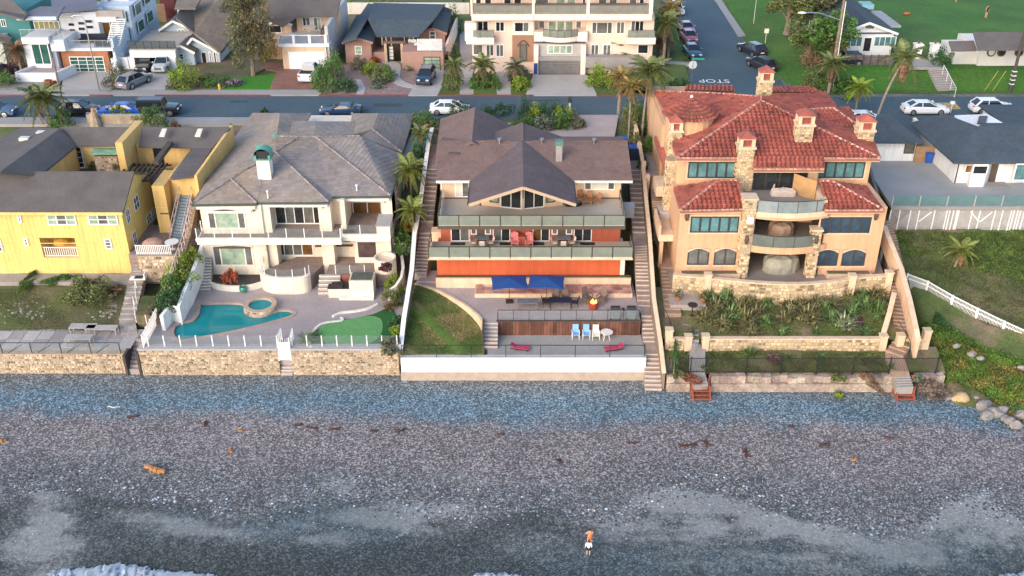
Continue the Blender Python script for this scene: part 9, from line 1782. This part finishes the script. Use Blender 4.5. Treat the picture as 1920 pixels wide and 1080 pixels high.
for i,(x,y,w,wd)in enumerate([(1779,745,1.0,'small grey boulder between the dry brush and the orange tan boulder'),(1845,762,1.6,'pale angular boulder next east of the orange tan boulder'),(1866,775,1.5,'pale wedge shaped boulder under the ice plant'),(1880,771,1.3,'pale boulder wedged behind the wedge shaped one'),(1850,780,1.4,'flat sharp slab lying on the beach pebbles'),(1893,790,1.1,'grey boulder at the lower corner of the slope'),(1906,798,1.3,'dark grey boulder low on the pebbles'),(1915,780,1.4,'pale boulder against the edge of the ice plant'),(1830,748,.9,'small pale boulder tucked under the ice plant'),(1884,785,.9,'small grey boulder among the larger ones')]):boulder(x,y,.1,w,wd,rockm,i)
for x,y,z,w,lab in((1793,650,2.9,.8,'pale rock showing through the ice plant, upper'),(1822,665,2.7,.9,'pale rock showing through the middle of the ice plant'),(1838,672,2.5,.7,'small pale rock beside the middle one in the ice plant'),(1915,690,1.9,.8,'pale rock at the eastern edge of the ice plant')):boulder(x,y,z,w,lab,rockm,5)
drift=mm('orange brown driftwood',(.38,.17,.055),.85,var=.25,scale=3,fine=.3,bump=.5);kelpm=mm('dark red brown kelp',(.075,.028,.018),.6,var=.3,fine=.3)
def log(x,y,L,r,rz,label,matl=drift,name='driftwood',cat='driftwood'):
 p=G(x,y,0);m=M();pts=[Vector((L*(k/6-.5),.06*math.sin(k*1.4),r*.6+.03*math.sin(k*2)))for k in range(7)]
 for k in range(6):m.tube(pts[k],pts[k+1],r*(1-.12*abs(k-3)),r*(1-.12*abs(k-2)),7)
 o=m.build(name,matl,local=True);o.location=(p.x,p.y,bz(p.y)+.02);o.rotation_euler=(0,0,R(rz));tag(o,label,cat,None)
log(290,877,1.7,.24,-22,'thick orange driftwood log lying on the shingle');log(432,842,.55,.13,-60,'short orange driftwood stump on the upper shingle');log(452,806,.6,.10,10,'small orange driftwood piece near the kelp scraps');log(2,824,.7,.16,0,'orange driftwood piece at the western edge of the beach');log(1603,857,.6,.10,40,'twisted brown driftwood piece on the eastern beach');log(213,763,1.0,.04,2,'thin pale stick on the blue shingle band',creamT)
def kelp(x,y,s,rz,label):
 p=G(x,y,0);m=M();r=random.Random(int(x+y));
 for j in range(4):
  a=r.uniform(-.5,.5);pts=[Vector((s*(k/5-.5)*math.cos(a)+r.uniform(-.05,.05),s*(k/5-.5)*math.sin(a)+.12*math.sin(k+j),.04+.03*r.random()))for k in range(6)]
  for k in range(5):m.tube(pts[k],pts[k+1],.045,.04,5)
 o=m.build('kelp',kelpm,local=True,kind=None);o.location=(p.x,p.y,bz(p.y));o.rotation_euler=(0,0,R(rz));tag(o,label,'kelp','kelp scraps on the beach')
for x,y,s,rz,lab in((1290,831,1.4,0,'long dark kelp scrap below the tan beach stairs'),(1325,828,.9,-60,'tilted kelp scrap beside the long dark one'),(1400,845,1.1,-75,'upright red brown kelp strand on the open beach'),(1188,827,.8,20,'small kelp scrap below the timber side stairs'),(1484,797,.4,0,'tiny dark kelp knot on the blue shingle band'),(750,805,.8,0,'dark kelp scrap below the white seawall corner'),(628,802,1.0,10,'reddish kelp streak below the putting green'),(585,800,.9,0,'reddish kelp streak below the pool steps'),(385,793,.7,-60,'kelp tangle below the swimming pool'),(250,780,.8,0,'kelp wisp below the western seawall end'),(560,795,.6,0,'short kelp wisp below the glass fence'),(700,806,.5,0,'short kelp wisp beside the putting green streak'),(1545,830,.9,-15,'faint kelp streak on the eastern beach'),(1668,818,.7,-20,'kelp tuft below the eastern timber steps'),(1050,860,.6,-60,'slender kelp strand on the middle beach'),(940,812,.5,10,'small kelp knot below the white seawall')):kelp(x,y,s,rz,lab)
skin=mm('warm tan skin',(.60,.33,.22),.6,var=.03,fine=.02,tint=True);hairb=mm('dark brown hair',(.03,.018,.012),.7);shirt_w=mm('white shirt cloth',(.78,.78,.80),.8);short_k=mm('black shorts cloth',(.02,.02,.025),.8);shirt_o=mm('orange coral swimsuit',(.62,.20,.10),.8)  # skin is one even warm base tone
def figure(label,x,y,z,rz,h,top,bottom,hair,arms,group=None,zw=None,bend=0.0,sleeves=False):
 p=G(x,y,z);t=thing('person',label,'person',(p.x,p.y,zw if zw is not None else z),R(rz),group);s=h/1.72
 J={'pel':(0,0,.94),'spine':(0,-.02-bend*.2,1.18),'chest':(0,-.02-bend*.45,1.36-bend*.05),'neck':(0,-.02-bend*.55,1.48-bend*.07),'head':(0,-.04-bend*.62,1.60-bend*.08),'top':(0,-.03-bend*.62,1.68-bend*.08),'lh':(.10,0,.90),'lk':(.12,-.04,.50),'la':(.12,.02,.10),'lt':(.13,-.14,.03),'rh':(-.10,0,.90),'rk':(-.12,-.02,.50),'ra':(-.13,.05,.10),'rt':(-.14,-.11,.03),'ls':(.19,-.02-bend*.5,1.42-bend*.05),'rs':(-.19,-.02-bend*.5,1.42-bend*.05)}
 J.update(arms)
 for k in('le','lw','lhd','re','rw','rhd'):a=J[k];J[k]=(a[0],a[1]-bend*.5,a[2]-bend*.05)
 E_=[('pel','spine'),('spine','chest'),('chest','neck'),('neck','head'),('head','top'),('pel','lh'),('lh','lk'),('lk','la'),('la','lt'),('pel','rh'),('rh','rk'),('rk','ra'),('ra','rt'),('chest','ls'),('ls','le'),('le','lw'),('lw','lhd'),('chest','rs'),('rs','re'),('re','rw'),('rw','rhd')]
 Rd=dict(pel=.135,spine=.12,chest=.145,neck=.058,head=.105,top=.07,lh=.095,lk=.062,la=.042,lt=.036,rh=.095,rk=.062,ra=.042,rt=.036,ls=.066,rs=.066,le=.044,re=.044,lw=.032,rw=.032,lhd=.03,rhd=.03)
 keys=list(J);me=bpy.data.meshes.new('body');me.from_pydata([tuple(c*s for c in J[k])for k in keys],[(keys.index(a),keys.index(b))for a,b in E_],[]);o=bpy.data.objects.new('body',me);COL.objects.link(o)
 sk=o.modifiers.new('skin','SKIN');sub=o.modifiers.new('sub','SUBSURF');sub.levels=sub.render_levels=1
 if not me.skin_vertices:
  import bpy as _b;
 lay=me.skin_vertices[0]if me.skin_vertices else None
 if lay is None:
  bm=bmesh.new();bm.from_mesh(me);bm.verts.layers.skin.verify();bm.to_mesh(me);bm.free();lay=me.skin_vertices[0]
 for i,k in enumerate(keys):lay.data[i].radius=(Rd[k]*s,Rd[k]*s);lay.data[i].use_root=(k=='pel')
 dg=bpy.context.evaluated_depsgraph_get();dg.update();nm=bpy.data.meshes.new_from_object(o.evaluated_get(dg));bpy.data.objects.remove(o)
 a=nm.attributes.new('tint','FLOAT','FACE')if 'tint' not in nm.attributes else nm.attributes['tint'];a.data.foreach_set('value',np.ones(len(nm.polygons),dtype=np.float32));nm.materials.clear();nm.materials.append(skin);nm.polygons.foreach_set('use_smooth',[True]*len(nm.polygons))
 b=bpy.data.objects.new('body',nm);COL.objects.link(b);b.parent=t
 def shell(name,sel,matl,off=.014):
  bm=bmesh.new();bm.from_mesh(nm);kill=[f for f in bm.faces if not sel(f.calc_center_median()/s)];bmesh.ops.delete(bm,geom=kill,context='FACES');bm.normal_update()
  for v in bm.verts:v.co+=v.normal*off
  m2=bpy.data.meshes.new(name);bm.to_mesh(m2);bm.free();m2.materials.clear();m2.materials.append(matl);ob=bpy.data.objects.new(name,m2);COL.objects.link(ob);ob.parent=t
 shell('shirt',lambda c:.98<c.z<1.47 and abs(c.x)<(.30 if sleeves else .21),top);shell('shorts',lambda c:.62+.16*(h>1.4)<c.z<1.0 and abs(c.x)<.2,bottom,.02);hd=Vector(J['head'])
 shell('hair',lambda c:c.z>hd.z-.02 and(c.y>hd.y-.03 or c.z>hd.z+.05)and abs(c.x)<.16,hair,.02)
 m=M();hx=hd*s
 for e in(-1,1):m.lathe([(.002,-.008),(.010,0),(.002,.008)],(hx.x+e*.035*s,hx.y-.105*s,hx.z+.01*s),6);
 m.build('eye',short_k,t,local=True);M().lathe([(.012,-.02),(.01,.02)],(hx.x,hx.y-.115*s,hx.z-.015*s),6).build('nose',skin,t,local=True);M().box(hx.x-.02*s,hx.x+.02*s,hx.y-.11*s,hx.y-.10*s,hx.z-.055*s,hx.z-.045*s).build('mouth',redD,t,local=True)
 for sd_ in(('lw','lhd'),('rw','rhd')):
  w_=Vector(J[sd_[0]]);h_=Vector(J[sd_[1]]);d=(h_-w_).normalized();side=d.cross(Vector((0,1,0))).normalized()if abs(d.y)<.9 else Vector((1,0,0))
  m=M()
  for f in range(4):m.path([(h_+side*(.012*(f-1.5)))*s,(h_+side*(.014*(f-1.5))+d*(.045+.008*(f in(1,2))))*s,(h_+side*(.014*(f-1.5))+d*(.07+.01*(f in(1,2)))+Vector((0,-.015,0)))*s],.0085*s,5,1,.006*s)
  m.path([(w_+d*.02+side*.02)*s,(w_+d*.05+side*.045)*s,(w_+d*.08+side*.05)*s],.009*s,5);m.build('hand',skin,t,local=True)
 return t
fold=dict(le=(.27,-.10,1.16),lw=(.12,-.24,1.20),lhd=(.04,-.25,1.24),re=(-.27,-.10,1.16),rw=(-.12,-.25,1.16),rhd=(-.04,-.27,1.19));raised=dict(le=(.34,-.05,1.50),lw=(.30,-.02,1.72),lhd=(.27,-.01,1.79),re=(-.33,-.04,1.22),rw=(-.36,-.06,1.02),rhd=(-.36,-.07,.94));down=dict(le=(.27,.02,1.16),lw=(.28,-.05,.94),lhd=(.28,-.07,.86),re=(-.27,.02,1.16),rw=(-.28,-.05,.94),rhd=(-.28,-.07,.86))
pz=bz(52.9)
p0=G(1103,1041,pz);gpp='people on the wet beach'
figure('child in a white shirt and black shorts standing on the wet sand',1103,1041,pz,175,1.25,shirt_w,short_k,hairb,down,gpp,sleeves=True);figure('dark haired adult in an orange top standing just behind the child',1105,1026,bz(53.7),185,1.58,shirt_o,shirt_o,hairb,fold,gpp)
figure('distant person in dark clothes standing on the park grass',1848,33,11.15,30,1.75,mm('dark charcoal cloth',(.03,.03,.035),.8),short_k,hairb,down,'people on the park grass');figure('distant person in black at the top edge of the park grass',1792,4,11.15,80,1.75,short_k,short_k,hairb,down,'people on the park grass')
t=thing('orange_bag','small orange bag lying on the park grass','bag',G(1700,27,11.15));M().lathe([(.3,0),(.38,.12),(.2,.3),(.05,.34)],(0,0,0),8,1,1.5,.8).build('bag',mm('orange nylon',(.45,.12,.03),.7),t,local=True);M().path([(-.2,0,.28),(0,0,.48),(.2,0,.28)],.02,5).build('handle',black,t,local=True)
for x,y,w,d in((700,200,3.2,1.1),(1190,195,2.6,.9),(430,192,2.0,.6),(985,190,4.0,.5)):p=G(x,y,ZR);sheet('road_patch',[(p.x,p.y),(p.x+w,p.y),(p.x+w,p.y+d),(p.x,p.y+d)],ZR+.008,mm('road repair patch',(.045,.058,.068),.9),.02)
for c in(-2.6,-1.3):
 pass
